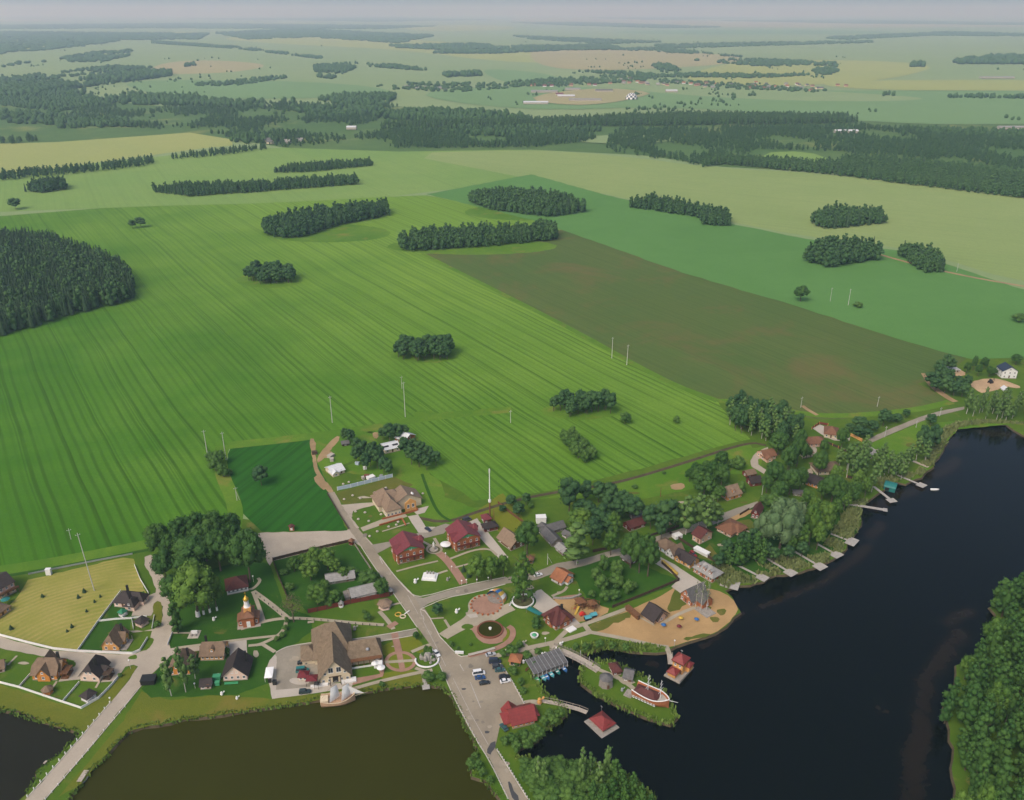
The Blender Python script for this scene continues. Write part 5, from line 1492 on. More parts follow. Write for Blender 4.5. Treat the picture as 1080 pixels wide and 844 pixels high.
def body(mw, mr, cx, cy, w, d, wh, rh, style='gable', a=0.0, o=.55, th=.22, hip=None, k=.45, z0=0.0):
    """walls and roof of one block, ridge along its own x, turned by a"""
    s = rh / (d / 2)
    L, D = w / 2 + o, d / 2 + o
    ze, zr = wh - s * o, wh + rh
    x, y = w / 2, d / 2
    wt = wh - .02
    v = [(-x, -y, z0), (x, -y, z0), (x, y, z0), (-x, y, z0), (-x, -y, wt), (x, -y, wt), (x, y, wt), (-x, y, wt)]
    f = [(0, 1, 5, 4), (2, 3, 7, 6)]
    if style == 'gable':
        zp = wh + rh - .12
        v += [(-x, 0, zp), (x, 0, zp)]
        f += [(1, 2, 6, 9, 5), (3, 0, 4, 8, 7)]
        rv = [(-L, -D, ze), (L, -D, ze), (L, D, ze), (-L, D, ze), (-L, 0, zr), (L, 0, zr)]
        rf = [(0, 1, 5, 4), (2, 3, 4, 5)]
    elif style == 'halfhip':
        yk = y * k
        zk = wh + rh * (1 - k) - .12
        v += [(-x, -yk, zk), (-x, yk, zk), (x, -yk, zk), (x, yk, zk)]
        f += [(1, 2, 6, 11, 10, 5), (3, 0, 4, 8, 9, 7)]
        Yk, Zk = D * k, zr - (zr - ze) * k
        h = D * k * .9
        rv = [(-L, -D, ze), (L, -D, ze), (L, D, ze), (-L, D, ze), (-L + h, 0, zr), (L - h, 0, zr), (-L, -Yk, Zk), (-L, Yk, Zk), (L, -Yk, Zk), (L, Yk, Zk)]
        rf = [(0, 1, 8, 5, 4, 6), (2, 3, 7, 4, 5, 9), (8, 9, 5), (7, 6, 4)]
    elif style == 'flat':
        f += [(1, 2, 6, 5), (3, 0, 4, 7), (4, 5, 6, 7)]
        rv = [(-L, -D, wh), (L, -D, wh), (L, D, wh), (-L, D, wh)]
        rf = [(0, 1, 2, 3)]
        rv = [(p[0], p[1], p[2] + th + .02) for p in rv]
    else:
        f += [(1, 2, 6, 5), (3, 0, 4, 7)]
        h = min(hip if hip is not None else D, L - .05)
        rv = [(-L, -D, ze), (L, -D, ze), (L, D, ze), (-L, D, ze), (-L + h, 0, zr), (L - h, 0, zr)]
        rf = [(0, 1, 5, 4), (2, 3, 4, 5), (1, 2, 5), (3, 0, 4)]
    mw.raw(xf(v, cx, cy, a), f)
    mr.solid(xf(rv, cx, cy, a), rf, th)


def window(root, x, y, z, ang, w=1.1, h=1.35, fm='frame', name='window'):
    key = (w, h, fm)
    if key not in _mc:
        t = .11
        a = MB()
        for sx in (-1, 1):
            a.box(sx * (w / 2 - t / 2), 0, -h / 2, t, .12, h)
        for zz in (-h / 2, h / 2 - t):
            a.box(0, 0, zz, w - 2 * t - .004, .11, t)
        a.box(0, 0, -h / 2 + t + .002, .06, .10, h - 2 * t - .004)
        a.box(0, -.05, -h / 2 - .1, w + .16, .2, .09)
        _mc[key] = (a.mesh(name, M[fm]), MB().box(0, .02, -h / 2 + .05, w - .1, .06, h - .1).mesh('pane', M['glass']))
    fo = mesh_obj(name, _mc[key][0], root, (x, y, z), ang)
    mesh_obj('pane', _mc[key][1], fo)
    return fo


def door(root, x, y, z0, ang, w=1.0, h=2.1, m='door'):
    key = ('door', w, h, m)
    if key not in _mc:
        _mc[key] = (MB().box(0, 0, 0, w, .1, h).mesh('door', M[m]), MB().box(w * .35, -.08, h * .48, .12, .06, .06).mesh('handle', M['steel']))
    dd = mesh_obj('door', _mc[key][0], root, (x, y, z0), ang)
    mesh_obj('handle', _mc[key][1], dd)
    return dd


def base_of(A, B, d):
    """ground frame of a building from its visible front edge (pixels, left to right) and depth"""
    a, b = P(*A), P(*B)
    e = b - a
    w = e.length
    e.normalize()
    n = Vector((-e.y, e.x, 0))
    c = a + e * w / 2 + n * d / 2
    return c, math.atan2(e.y, e.x), w


def house(label, A, B, d, wh, rh, wall, roof, style='gable', axis='x', nf=3, ns=2, st=1, chim=None, o=.55, wings=(), name='house', cat='house',
          group=None, fm='frame', hip=None, k=.45, dr=True, loft=True, dormers=(), plinth='plinth', zw=None, gabm=None, chm='black', roofparts=None, z=.02):
    c, rz, w = base_of(A, B, d)
    root = thing(name, label, cat, (c.x, c.y, z), rz, group)
    mw, mr = MB(), MB()
    a0 = 0 if axis == 'x' else math.pi / 2
    W, D = (w, d) if axis == 'x' else (d, w)
    body(mw, mr, 0, 0, W, D, wh, rh, style, a0, o, hip=hip, k=k)
    for wg in wings:   # (x, out, width, wall height, roof height, side, style)
        x, out, ww, wwh, wrh, side = wg[:6]
        sty = wg[6] if len(wg) > 6 else 'gable'
        ln = (d if side in 'fb' else w) * .5 + out
        if side == 'f':
            body(mw, mr, x, -(ln / 2) - .003, ln, ww, wwh, wrh, sty, math.pi / 2, o * .8, k=k)
        elif side == 'b':
            body(mw, mr, x, ln / 2 + .003, ln, ww, wwh, wrh, sty, math.pi / 2, o * .8, k=k)
        elif side == 'r':
            body(mw, mr, ln / 2 + .003, x, ln, ww, wwh, wrh, sty, 0, o * .8, k=k)
        else:
            body(mw, mr, -ln / 2 - .003, x, ln, ww, wwh, wrh, sty, 0, o * .8, k=k)
    mw.build('wall', M[wall], root)
    rf = mr.build('roof', M[roof], root)
    if plinth:
        MB().box(0, 0, -.3, w + .24, d + .24, .68).build('plinth', M[plinth], root)
    if chim:
        for cx, cy, ch in (chim if isinstance(chim, list) else [chim]):
            m = MB().box(cx * w / 2, cy * d / 2, wh, .8, .8, rh + ch)
            m.box(cx * w / 2, cy * d / 2, wh + rh + ch + .003, 1.0, 1.0, .15)
            m.build('chimney', M[chm], rf)
    for x, side in dormers:
        m = MB()
        s = rh / (d / 2 if axis == 'x' else w / 2)
        zz = wh + rh * .35
        yy = -(d / 2) * .62
        m.box(x, yy, zz - .6, 1.5, 1.5, 1.7)
        m.build('dormer', M[wall], rf)
        mm = MB()
        mm.solid([(x - 1.0, yy - 1.05, zz + 1.0), (x + 1.0, yy - 1.05, zz + 1.0), (x + 1.0, yy + 1.5, zz + 1.0), (x - 1.0, yy + 1.5, zz + 1.0), (x, yy - 1.05, zz + 1.75), (x, yy + 1.5, zz + 1.75)],
                 [(0, 4, 5, 3), (4, 1, 2, 5)], .12)
        mm.build('dormer_roof', M[roof], rf)
        window(root, x, yy - .76, zz + .25, 0, .9, .9, fm)
    fh = min(2.9, wh / st)
    wz = lambda s: fh * s + fh * .56
    for s in range(st):
        for i in range(nf):
            x = w * ((i + .5) / nf - .5)
            if dr and s == 0 and i == nf // 2 and nf > 1:
                door(root, x, -d / 2 - .03, .35, 0)
            else:
                window(root, x, -d / 2 - .03, wz(s), 0, 1.1, min(1.35, fh * .5), fm)
        for i in range(ns):
            y = d * ((i + .5) / ns - .5)
            window(root, w / 2 + .03, y, wz(s), math.pi / 2, 1.1, min(1.35, fh * .5), fm)
            window(root, -w / 2 - .03, y, wz(s), -math.pi / 2, 1.1, min(1.35, fh * .5), fm)
    if loft and rh > 2.2 and style != 'hip' and style != 'flat':
        if axis == 'y':
            for sx in ((-.9, .9) if rh > 4 else (0,)):
                window(root, sx, -d / 2 - .03, wh + rh * .28, 0, 1.0, 1.2, fm)
        else:
            window(root, w / 2 + .03, 0, wh + rh * .28, math.pi / 2, 1.0, 1.2, fm)
            window(root, -w / 2 - .03, 0, wh + rh * .28, -math.pi / 2, 1.0, 1.2, fm)
    for wg in wings:
        x, out, ww, wwh, wrh, side = wg[:6]
        if side == 'f':
            window(root, x, -d / 2 - out - .04, wwh * .5, 0, min(1.2, ww * .4), 1.3, fm)
            if wrh > 1.6:
                window(root, x, -d / 2 - out - .04, wwh + wrh * .25, 0, min(.9, ww * .3), .9, fm)
        elif side == 'r':
            window(root, w / 2 + out + .04, x, wwh * .5, math.pi / 2, min(1.2, ww * .4), 1.3, fm)
    root['dims'] = (w, d)
    return root


def part(root, name, mb, mat, smooth=False):
    return mb.build(name, M[mat] if isinstance(mat, str) else mat, root, smooth)


# --- cottages by the left ponds
h = house('orange log cottage with grey brown roof and front gable on the pond row', (35, 717.5), (60.5, 717.5), 9, 3.4, 4.6, 'orange', 'r_brown', 'halfhip', 'x', 3, 2, chim=(.85, .25, 1.6), wings=[(0, .8, 5, 3.6, 3.2, 'f'), (0, 1.0, 4.5, 3.4, 3.2, 'r'), (-1, .4, 5, 3.6, 4.4, 'b')])
part(h, 'porch', MB().box(7.6, -1.5, .1, 3.0, 5, .3).box(8.9, -3.8, .4, .2, .2, 2.4).box(8.9, .8, .4, .2, .2, 2.4).box(7.7, -1.5, 2.8, 3.3, 5.4, .18), 'brownwood')
h = house('pinkish cottage with black half hipped roof on the pond row', (85.3, 718.3), (105.3, 719.5), 8.5, 3.2, 4.8, 'palepink', 'r_dark', 'halfhip', 'y', 2, 2, chim=(.4, -.2, 1.2), dr=False, wings=[(.5, 1.2, 3, 2.8, 2, 'r')])
part(h, 'porch', MB().box(6.2, -1, .1, 3, 4, .3).box(6.4, -1, 2.7, 3.2, 4.2, .16).box(7.6, -2.8, .4, .18, .18, 2.3).box(7.6, .8, .4, .18, .18, 2.3), 'darkwood')
h = house('ochre cottage with tall brown roof beside the mown hay meadow', (108.3, 686.5), (126, 686.7), 9.5, 3.0, 4.8, 'ochre', 'r_brown', 'halfhip', 'y', 2, 2, chim=(.85, .35, 1.4), dr=False, wings=[(1, 1.0, 4, 3, 2.8, 'r')])
part(h, 'veranda', MB().box(5.4, -1, .1, 2.6, 7, .25).box(6.4, -4.2, .36, .16, .16, 2.2).box(6.4, 2.2, .36, .16, .16, 2.2), 'deck')
h = house('pink house with black hipped roof and polygonal bay north of the ochre cottage', (121, 640), (139, 641.5), 8, 3.2, 3.4, 'palepink', 'r_dark', 'hip', 'x', 3, 2, chim=(-.1, .6, .8), wings=[(4.6, 2.2, 4.4, 3.2, 2.2, 'f', 'hip'), (1, 4.5, 5, 3, 2.4, 'r', 'hip')])
h = house('two storey orange house with dark roof and balcony at the left edge', (1, 632.5), (17.5, 624), 12, 6.0, 2.8, 'pink', 'r_dark', 'gable', 'x', 3, 2, 2)
part(h, 'balcony', MB().box(0, -7.1, 2.9, 9, 2, .15).box(0, -8.05, 3.05, 9, .08, .9).box(-4.3, -8, .1, .2, .2, 2.8).box(4.3, -8, .1, .2, .2, 2.8), 'brownwood')
house('orange annex house below the two storey one at the left edge', (-4, 655), (11.5, 644), 7, 3, 2.4, 'ochre', 'r_brown', 'hip', 'x', 3, 2)
house('small brown roofed cottage cut by the left edge beside the lawn', (-9, 712), (5, 708.5), 5, 2.4, 2.2, 'palepink', 'r_brown', 'gable', 'x', 2, 1)
h = house('orange cottage half hidden by birches on the pond bank', (178.3, 712.5), (200.5, 711.5), 9.5, 3, 4.2, 'orange', 'r_brown', 'halfhip', 'y', 3, 2, chim=(.6, .3, 1.2), dr=False)
h = house('long orange cottage with brown roof and eyebrow dormer', (212, 697), (236, 696.2), 8.5, 2.9, 3.6, 'ochre', 'r_brown', 'halfhip', 'x', 5, 2, chim=(-.75, .5, 1.3), k=.3, dormers=((0, 'f'),), dr=False)
h = house('pink and white cottage with steep dark brown roof on the pond lawn', (236, 718.5), (261, 717), 10, 3.1, 4.8, 'palepink', 'r_dark', 'gable', 'y', 4, 2, chim=(.75, .3, 1.2), o=.8, dr=False)
part(h, 'gable_boarding', MB().raw([(-4.4, -5.06, 3.4), (4.4, -5.06, 3.4), (0, -5.06, 7.3), (-4.4, -5.0, 3.4), (4.4, -5.0, 3.4), (0, -5.0, 7.3)], [(0, 1, 2), (5, 4, 3), (0, 3, 4, 1), (1, 4, 5, 2), (2, 5, 3, 0)]), 'palepink')
house('tiny pink shed with dark roof on the pond lawn', (212, 727.5), (222.5, 726.5), 4, 2.2, 1.6, 'palepink', 'r_dark', 'gable', 'x', 2, 1, name='shed', cat='shed', loft=False)
h = house('white walled hall with dark red hipped roof under the grove', (240, 628), (262, 623.3), 9, 3.2, 3.4, 'white', 'r_darkred', 'hip', 'x', 5, 2, dr=False)
part(h, 'window_band', MB().box(0, -4.56, .9, 8.5, .08, .5), 'steel')

# --- thatched restaurant
h = house('large restaurant with brown thatched roofs and cream gable by the olive pond', (338.5, 722.5), (370, 717.5), 17, 4.2, 7.6, 'cream', 'r_thatch', 'gable', 'y', 5, 0, o=.9, name='restaurant', cat='restaurant', loft=False, dr=False, plinth='stone')
w = h['dims'][0]
mw, mr = MB(), MB()
body(mw, mr, -.5, 13.0, 15, 18, 4.6, 9.2, 'hip', 0, 1.1, hip=6.5)
body(mw, mr, 12.4, 5.5, 13.5, 10.5, 3.6, 4.8, 'hip', 0, .9, hip=2.2)
body(mw, mr, -10.2, 9.5, 6, 9, 3.0, 3.2, 'hip', 0, .6)
part(h, 'rear_wing', mw, 'cream')
part(h, 'thatch', mr, 'r_thatch')
for sx in (-1.6, 1.6):
    window(h, sx, -8.54, 6.6, 0, 2.0, 2.6)
for sx in (-4.0, 4.0):
    window(h, sx, -8.54, 5.2, 0, 1.1, 1.2)
door(h, 0, -8.56, .4, 0, 2.2, 2.6, 'black')
part(h, 'entrance_arch', MB().cyl(-2.1, -10.2, .1, 4.6, .16).cyl(2.1, -10.2, .1, 4.6, .16).box(0, -10.2, 4.5, 5, .25, .35), 'darkwood')
m = MB()
for i in range(6):
    m.box(7.4 + i * 2.3, -1.2, .1, .25, .25, 3.2)
m.box(13, -.2, 3.2, 13, 3.4, .2)
part(h, 'terrace_arcade', m, 'brownwood')
part(h, 'terrace_railing', MB().box(13, -2.4, .2, 13, .12, .9).box(19.6, 1.0, .2, .12, 6.5, .9).box(5.2, -8.9, .1, 6, 2.6, .7).box(-6.6, -9.2, .1, 7, 1.2, .8), 'white')
for i, dx in enumerate((-5, -3, 3, 5)):
    part(h, 'roof_vent', MB().lathe(14 + i * .01, 2.0 + i * .01, [(.8, 5.6), (.7, 6.1), (.1, 6.4)], 10), 'steel') if i == 0 else None
# kiosk and canopies in its yard
house('little cream kiosk with maroon roof beside the thatched restaurant', (315.5, 718.5), (324, 718.5), 3.2, 2.6, .9, 'cream', 'maroon', 'hip', 'x', 2, 1, name='kiosk', cat='kiosk', dr=False, loft=False)


def canopy(label, x, y, w, d, h, top, rz=0, peak=.8, leg='white', name='canopy_tent', cat='tent', group=None):
    t = thing(name, label, cat, P(x, y, .04), rz, group)
    m = MB()
    m.solid([(-w / 2, -d / 2, h), (w / 2, -d / 2, h), (w / 2, d / 2, h), (-w / 2, d / 2, h), (0, 0, h + peak)], [(0, 1, 4), (1, 2, 4), (2, 3, 4), (3, 0, 4)], .12)
    part(t, 'canopy', m, top)
    for a, b in ((-1, -1), (1, -1), (1, 1), (-1, 1)):
        part(t, 'leg', MB().cyl(a * (w / 2 - .2), b * (d / 2 - .2), 0, h - .02, .07, n=6), leg)
    return t


canopy('white tent on the pale strip west of the restaurant car park', 284.5, 714, 3.2, 6.4, 2.4, 'sail', R(8), .4)
canopy('dark maroon pavilion between the kiosk and the cream gable', 329.5, 721, 4.6, 4.0, 3, 'maroon', .1, 1.0, 'darkwood')
canopy('small dark canopy on the path in front of the maroon pavilion', 334.5, 726, 2, 2, 2.6, 'black', 0, .5, 'black')

# --- sheds of the fenced plot
house('long low shed with pale slate roof, upper of the two in the fenced plot', (345, 617.3), (374, 612.6), 6.5, 2.1, 1.7, 'greywood', 'r_ltgrey', 'gable', 'x', 2, 1, name='shed', cat='shed', loft=False, plinth=None)
h = house('long shed with patched slate roof by the plank fence', (371.7, 634.2), (397.5, 627.8), 7, 2.6, 2.2, 'greywood', 'r_ltgrey', 'gable', 'x', 4, 1, name='shed', cat='shed', loft=False, plinth=None)
part(h, 'lean_to', MB().solid([(-8.8, -2.8, 2.0), (-6.2, -2.8, 2.5), (-6.2, 2.8, 2.5), (-8.8, 2.8, 2.0)], [(0, 1, 2, 3)], .15).box(-7.6, 0, 0, 2, 5.2, 2), 'greywood')
part(h, 'glazed_front', MB().box(1, -3.56, .8, 9, .06, 1.2), 'white')

# --- guest houses
for lab, A, B, d in (('left of the two brick guest houses with crimson metal roofs', (420, 595.5), (447.5, 589), 13), ('right of the two brick guest houses with crimson metal roofs', (481, 582.3), (506, 575.8), 13)):
    h = house(lab, A, B, d, 6.4, 3.6, 'brick', 'r_magenta', 'gable', 'y', 4, 3, 2, o=.7, name='guest_house', cat='guest house', group='crimson roofed guest houses', wings=[(2.0, 1.2, 4, 6.2, 2.2, 'r'), (-1.5, .8, 4, 6.0, 2.4, 'l')])
    w = h['dims'][0]
    part(h, 'balcony', MB().box(0, -d / 2 - .7, 3.2, w - .6, 1.3, .15).box(0, -d / 2 - 1.3, 3.35, w - .6, .08, .9), 'redwood')
    for i in range(4):
        part(h, 'post', MB().box(-w / 2 + .4 + i * (w - .8) / 3, -d / 2 - 1.25, .05, .2, .2, 6.1), 'brownwood')
    part(h, 'gable_panel', MB().raw([(-w * .3, -d / 2 - .09, 7.2), (w * .3, -d / 2 - .09, 7.2), (0, -d / 2 - .09, 8.8), (-w * .3, -d / 2 - .03, 7.2), (w * .3, -d / 2 - .03, 7.2), (0, -d / 2 - .03, 8.8)], [(0, 1, 2), (5, 4, 3), (0, 3, 4, 1), (1, 4, 5, 2), (2, 5, 3, 0)]), 'greenp')
    part(h, 'turret_roof', MB().lathe(w / 2 + .6, 1.8, [(2.3, 6.6), (.05, 9.0)], 6), 'r_magenta')
# --- beige hall with tan roof
h = house('long cream hall with tan tiled roof and orange entrance gable', (408, 546.5), (423.5, 542.6), 22, 4.6, 4.2, 'cream', 'r_tan', 'hip', 'y', 4, 5, o=.5, name='hall', cat='hall', hip=5, dr=False)
mw, mr = MB(), MB()
body(mw, mr, 9.5, -1.5, 10, 16, 4.8, 4.4, 'gable', math.pi / 2, .8)
body(mw, mr, 2, 2.5, 16, 12, 4.6, 4.3, 'hip', 0, .8)
part(h, 'side_wing', mw, 'cream')
part(h, 'side_roof', mr, 'r_tan')
part(h, 'entrance_front', MB().box(10, -9.8, .05, 6.4, .5, 5.4).raw([(6.8, -9.55, 5.45), (13.2, -9.55, 5.45), (10, -9.55, 7.8), (6.8, -10.05, 5.45), (13.2, -10.05, 5.45), (10, -10.05, 7.8)], [(0, 1, 2), (5, 4, 3), (0, 3, 4, 1), (1, 4, 5, 2), (2, 5, 3, 0)]), 'ochre')
window(h, 8.6, -10.1, 3.4, 0, 1.4, 2.2)
window(h, 11.4, -10.1, 3.4, 0, 1.4, 2.2)
part(h, 'terrace_wall', MB().box(3, -11.6, .02, 20, .4, 1.1).box(13.5, -8, .02, .4, 7, 1.1), 'brick')
part(h, 'roof_lantern', MB().lathe(13, -4.4, [(1.0, 5.5), (1.0, 7.4), (.6, 7.8), (.1, 8.4)], 8), 'white')

# --- farm with white roofs
house('low white roofed house beside the dirt track', (350.5, 502.8), (363.5, 498.6), 9, 2.4, 2.0, 'cream', 'r_white', 'gable', 'x', 2, 1, wings=[(-2, 1.2, 4, 2.2, 1.5, 'f')])
h = house('white roofed farm barn with two dark roof lights', (406.5, 479), (422, 475.4), 9, 3, 1.5, 'cream', 'r_white', 'gable', 'x', 3, 1, name='barn', cat='barn', loft=False)
for sx in (-3.4, 2.6):
    part(h, 'roof_light', MB().solid([(sx - 1.8, -2.9, 3.68), (sx + 1.8, -2.9, 3.68), (sx + 1.8, -1.6, 4.11), (sx - 1.8, -1.6, 4.11)], [(0, 1, 2, 3)], .06), 'black')
house('white roofed farm house with red gable behind the barn', (417, 465.5), (427, 469), 10, 3, 2.6, 'brick', 'r_white', 'gable', 'x', 2, 1, name='farm_house')
house('small dark hut at the left end of the tree row by the farm', (361, 471), (368, 470), 4, 2, 1.0, 'darkwood', 'r_grey', 'gable', 'x', 1, 1, name='hut', cat='hut', loft=False, plinth=None)

# --- centre
house('small red roofed kiosk at the foot of the tall mast', (511, 552.5), (518, 551), 5, 2.8, 1.8, 'redwood', 'r_magenta', 'hip', 'x', 2, 1, name='kiosk', cat='kiosk', loft=False)
house('dark red wooden shed in front of the kiosk by the tall mast', (511.5, 562), (525, 559), 5, 2.8, 1.6, 'redwood', 'r_dark', 'hip', 'x', 2, 1, name='shed', cat='shed', loft=False)
h = house('wooden barn with pale tan roof beside the dense round tree', (525.5, 571), (539, 581.3), 8.5, 3.0, 3.8, 'brownwood', 'r_tan', 'gable', 'x', 3, 2, name='barn', cat='barn', o=.8)
h = house('white cottage with orange tiled roof by the village road', (581.5, 612.5), (591.8, 618.2), 9, 2.6, 2.8, 'white', 'r_orange', 'gable', 'x', 2, 2, o=.7, wings=[(0, 2.0, 4, 2.4, 1.4, 'r')])
h = house('dark red roofed timber house with chimney at the park edge', (573, 653.8), (586.3, 665), 9.5, 3.6, 4.4, 'brick', 'r_darkred', 'hip', 'x', 3, 3, chim=(.3, .2, 1.4), o=.8, hip=4.5, wings=[(0, .7, 4.4, 3.6, 3.0, 'f'), (0, .7, 5, 3.6, 3.2, 'r')])
part(h, 'white_porch', MB().box(8.2, 1, .05, 3, 4, .5), 'white')
# grey barns round a yard
house('long grey slate barn at the top of the farm yard behind the round tree', (574, 566), (596, 559.5), 6, 2.6, 2.0, 'greywood', 'r_grey', 'gable', 'x', 3, 1, name='barn', cat='barn', plinth=None)
house('grey slate barn running down the left side of the farm yard', (566, 560), (582, 577), 6, 2.6, 2.0, 'greywood', 'r_grey', 'gable', 'x', 3, 1, name='barn', cat='barn', plinth=None)
house('small slate roofed shed beside the wide pale birch', (585.5, 580), (593.5, 586.5), 5, 2.3, 1.4, 'greywood', 'r_ltgrey', 'gable', 'x', 2, 1, name='shed', cat='shed', plinth=None, loft=False)
house('white walled outhouse on the right of the grey farm yard', (593, 566), (599.5, 570), 4, 2.2, 1.3, 'white', 'r_grey', 'gable', 'x', 2, 1, name='outhouse', cat='outhouse', loft=False)
house('grey roofed shed by the road above the green paddock', (655, 590.5), (664.5, 596.5), 5.5, 2.2, 1.8, 'darkwood', 'r_grey', 'gable', 'x', 2, 1, name='shed', cat='shed', plinth=None)
house('maroon roofed cottage hidden among dark trees north of the road', (664, 561), (680, 555.5), 6, 2.6, 2.2, 'redwood', 'r_darkred', 'gable', 'x', 3, 1)
house('small grey roofed hut behind the maroon roofed cottage', (668, 549.5), (678.5, 547), 5, 2.3, 1.4, 'greywood', 'r_grey', 'gable', 'x', 2, 1, name='hut', cat='hut', loft=False, plinth=None)
# quay row
house('pale blue house with brown hipped roof at the upper end of the quay row', (690.5, 577), (703, 585.3), 7.5, 3.0, 2.6, 'bluewall', 'r_brown', 'hip', 'x', 3, 2)
house('white gabled house with brown roof, second in the quay row', (702, 585.5), (710, 590.5), 7.5, 3.0, 2.8, 'white', 'r_brown', 'gable', 'y', 2, 1, dr=False)
h = house('ochre house with long black roof in the middle of the quay row', (710.5, 590), (727.5, 600), 7, 2.8, 2.4, 'ochre', 'r_dark', 'gable', 'x', 4, 1, wings=[(-2.6, .5, 3, 2.8, 1.5, 'f')])
h = house('grey shingled brick house with small dormers at the lake end of the quay row', (731, 603), (751, 615), 7.5, 3.2, 2.9, 'brick', 'r_ltgrey', 'hip', 'x', 5, 2, dormers=((-3.5, 'f'), (0, 'f'), (3.5, 'f')))
h = house('brick lake house with blue grey roof behind the white birches on the beach', (717.5, 631.8), (728.5, 640), 10, 3.6, 4.2, 'brick', 'r_grey', 'gable', 'y', 3, 3, wings=[(1, 4.5, 6, 3.4, 3.2, 'r')])
part(h, 'terrace', MB().box(9.5, -2, .05, 8, 6, .35), 'deck')
house('beach pavilion with steep black roof standing on the sand', (678.5, 650.8), (689, 658.3), 8.5, 2.6, 3.6, 'pink', 'r_dark', 'gable', 'x', 2, 2, o=1.0, wings=[(0, .8, 5, 2.6, 2.8, 'r')], name='pavilion', cat='pavilion')
house('pale brick house with maroon roof in the fenced garden by the road', (730, 569.5), (738, 574.3), 9, 4.2, 2.6, 'pink', 'r_darkred', 'gable', 'x', 2, 2, o=.7)
house('brown roofed bungalow with two wings below the road', (756, 560), (770.5, 567.3), 12, 2.6, 2.2, 'pink', 'r_rust', 'hip', 'x', 4, 3, o=.9, wings=[(2, 1.5, 7, 2.6, 2.0, 'r', 'hip')])
house('tan roofed orange cottage with a dormer beside the road', (767, 528.5), (781.7, 524.2), 9, 2.9, 3.8, 'orange', 'r_tan', 'gable', 'x', 3, 2, dormers=((0, 'f'),))
house('small dark red shed with pale roof end above the roadside cottage', (788, 504.5), (797, 502.5), 5, 2.4, 1.6, 'redwood', 'r_brown', 'gable', 'x', 2, 1, name='shed', cat='shed', loft=False, plinth=None)
house('larger dark red shed beside the lamp post by the road', (792, 513.5), (803, 512), 6, 2.7, 2.4, 'redwood', 'r_dark', 'gable', 'x', 2, 1, name='shed', cat='shed', loft=False, plinth=None)
house('dark red boarded house tucked beside the silvery willow', (792, 546), (800, 548), 9, 3.4, 2.6, 'redwood', 'r_darkred', 'gable', 'y', 2, 2, dr=False)
# villas
house('brown roofed villa inside the curved white drive', (806, 486.5), (818, 484.2), 8, 3.0, 2.6, 'pink', 'r_rust', 'gable', 'x', 3, 2, wings=[(-2, 2.5, 4, 2.6, 1.6, 'f')])
house('tan roofed villa with walled courtyard by the lake road', (869, 461.5), (883, 463.5), 11, 3.2, 3.0, 'cream', 'r_rust', 'hip', 'x', 3, 2, name='villa', cat='villa')
house('low brown villa below the walled courtyard', (853.5, 472), (872, 471), 9, 2.8, 2.4, 'pink', 'r_rust', 'hip', 'x', 4, 2, name='villa', cat='villa')
house('flat brown roofed garage beside the low brown villa', (848, 483.5), (857, 481.5), 7, 2.8, .3, 'cream', 'r_rust', 'flat', 'x', 2, 1, name='garage', cat='garage')
house('cream villa with curved beige roof among the birches', (862, 501.5), (888, 500), 10, 3.2, 2.6, 'cream', 'r_brown', 'hip', 'x', 5, 2, name='villa', cat='villa', o=.9)
house('grey roofed house behind the birches near the lake road', (917, 484), (927, 482), 8, 3.0, 2.6, 'white', 'r_ltgrey', 'hip', 'x', 3, 2)
house('small weathered shed at the foot of the shore trees', (836.5, 523), (847.5, 524), 4, 2, .8, 'greywood', 'r_grey', 'gable', 'x', 2, 1, name='shed', cat='shed', loft=False, plinth=None)
house('little pink hut at the lake lawn under the shore trees', (870, 541), (875.5, 539.5), 3.5, 2, 1.4, 'pink', 'r_rust', 'gable', 'x', 1, 1, name='hut', cat='hut', loft=False)
house('white two storey house with blue black roof at the right', (1056, 399.2), (1071.5, 399.5), 9.5, 6.2, 3.2, 'white', 'r_blue', 'gable', 'y', 3, 3, 2)
house('flat pale concrete shell of a building inside the farm clump', (1002.5, 393.5), (1012, 393), 7, 2.0, .2, 'stone', 'concrete', 'flat', 'x', 2, 1, name='outbuilding', cat='outbuilding', plinth=None)
house('tiny white tent roofed hut beside the sand pit', (1058.5, 413), (1064, 413), 4, 1.6, 1.6, 'white', 'r_white', 'gable', 'y', 1, 1, name='hut', cat='hut', loft=False, plinth=None)

# round roofed black cabin
c, rz, w = base_of((848.3, 511.5), (864, 516.8), 9)
t = thing('cabin', 'orange cabin under a rounded black roof by the lake', 'cabin', (c.x, c.y, .02), rz)
part(t, 'wall', MB().box(0, 0, 0, w - .8, 8, 2.7), 'orange')
v, f = [], []
for i in range(9):
    a = math.pi * (.06 + .88 * i / 8)
    for sx in (-1, 1):
        v.append((sx * (w / 2 + .3), -math.cos(a) * 4.9, 2.0 + math.sin(a) * 3.2))
f = [(2 * i, 2 * i + 1, 2 * i + 3, 2 * i + 2) for i in range(8)]
part(t, 'roof', MB().solid(v, f, .25), 'r_dark')
for sx in (-1, 1):
    part(t, 'end_wall', MB().prism([(0, 0)] * 0 or [(sx * (w / 2 - .6) - .1, -3.9), (sx * (w / 2 - .6) + .1, -3.9), (sx * (w / 2 - .6) + .1, 3.9), (sx * (w / 2 - .6) - .1, 3.9)], 2.72, 4.2), 'orange')
for i in range(4):
    window(t, w * ((i + .5) / 4 - .5), -4.04, 1.5, 0)
door(t, w / 2 - .38, 0, .1, math.pi / 2)

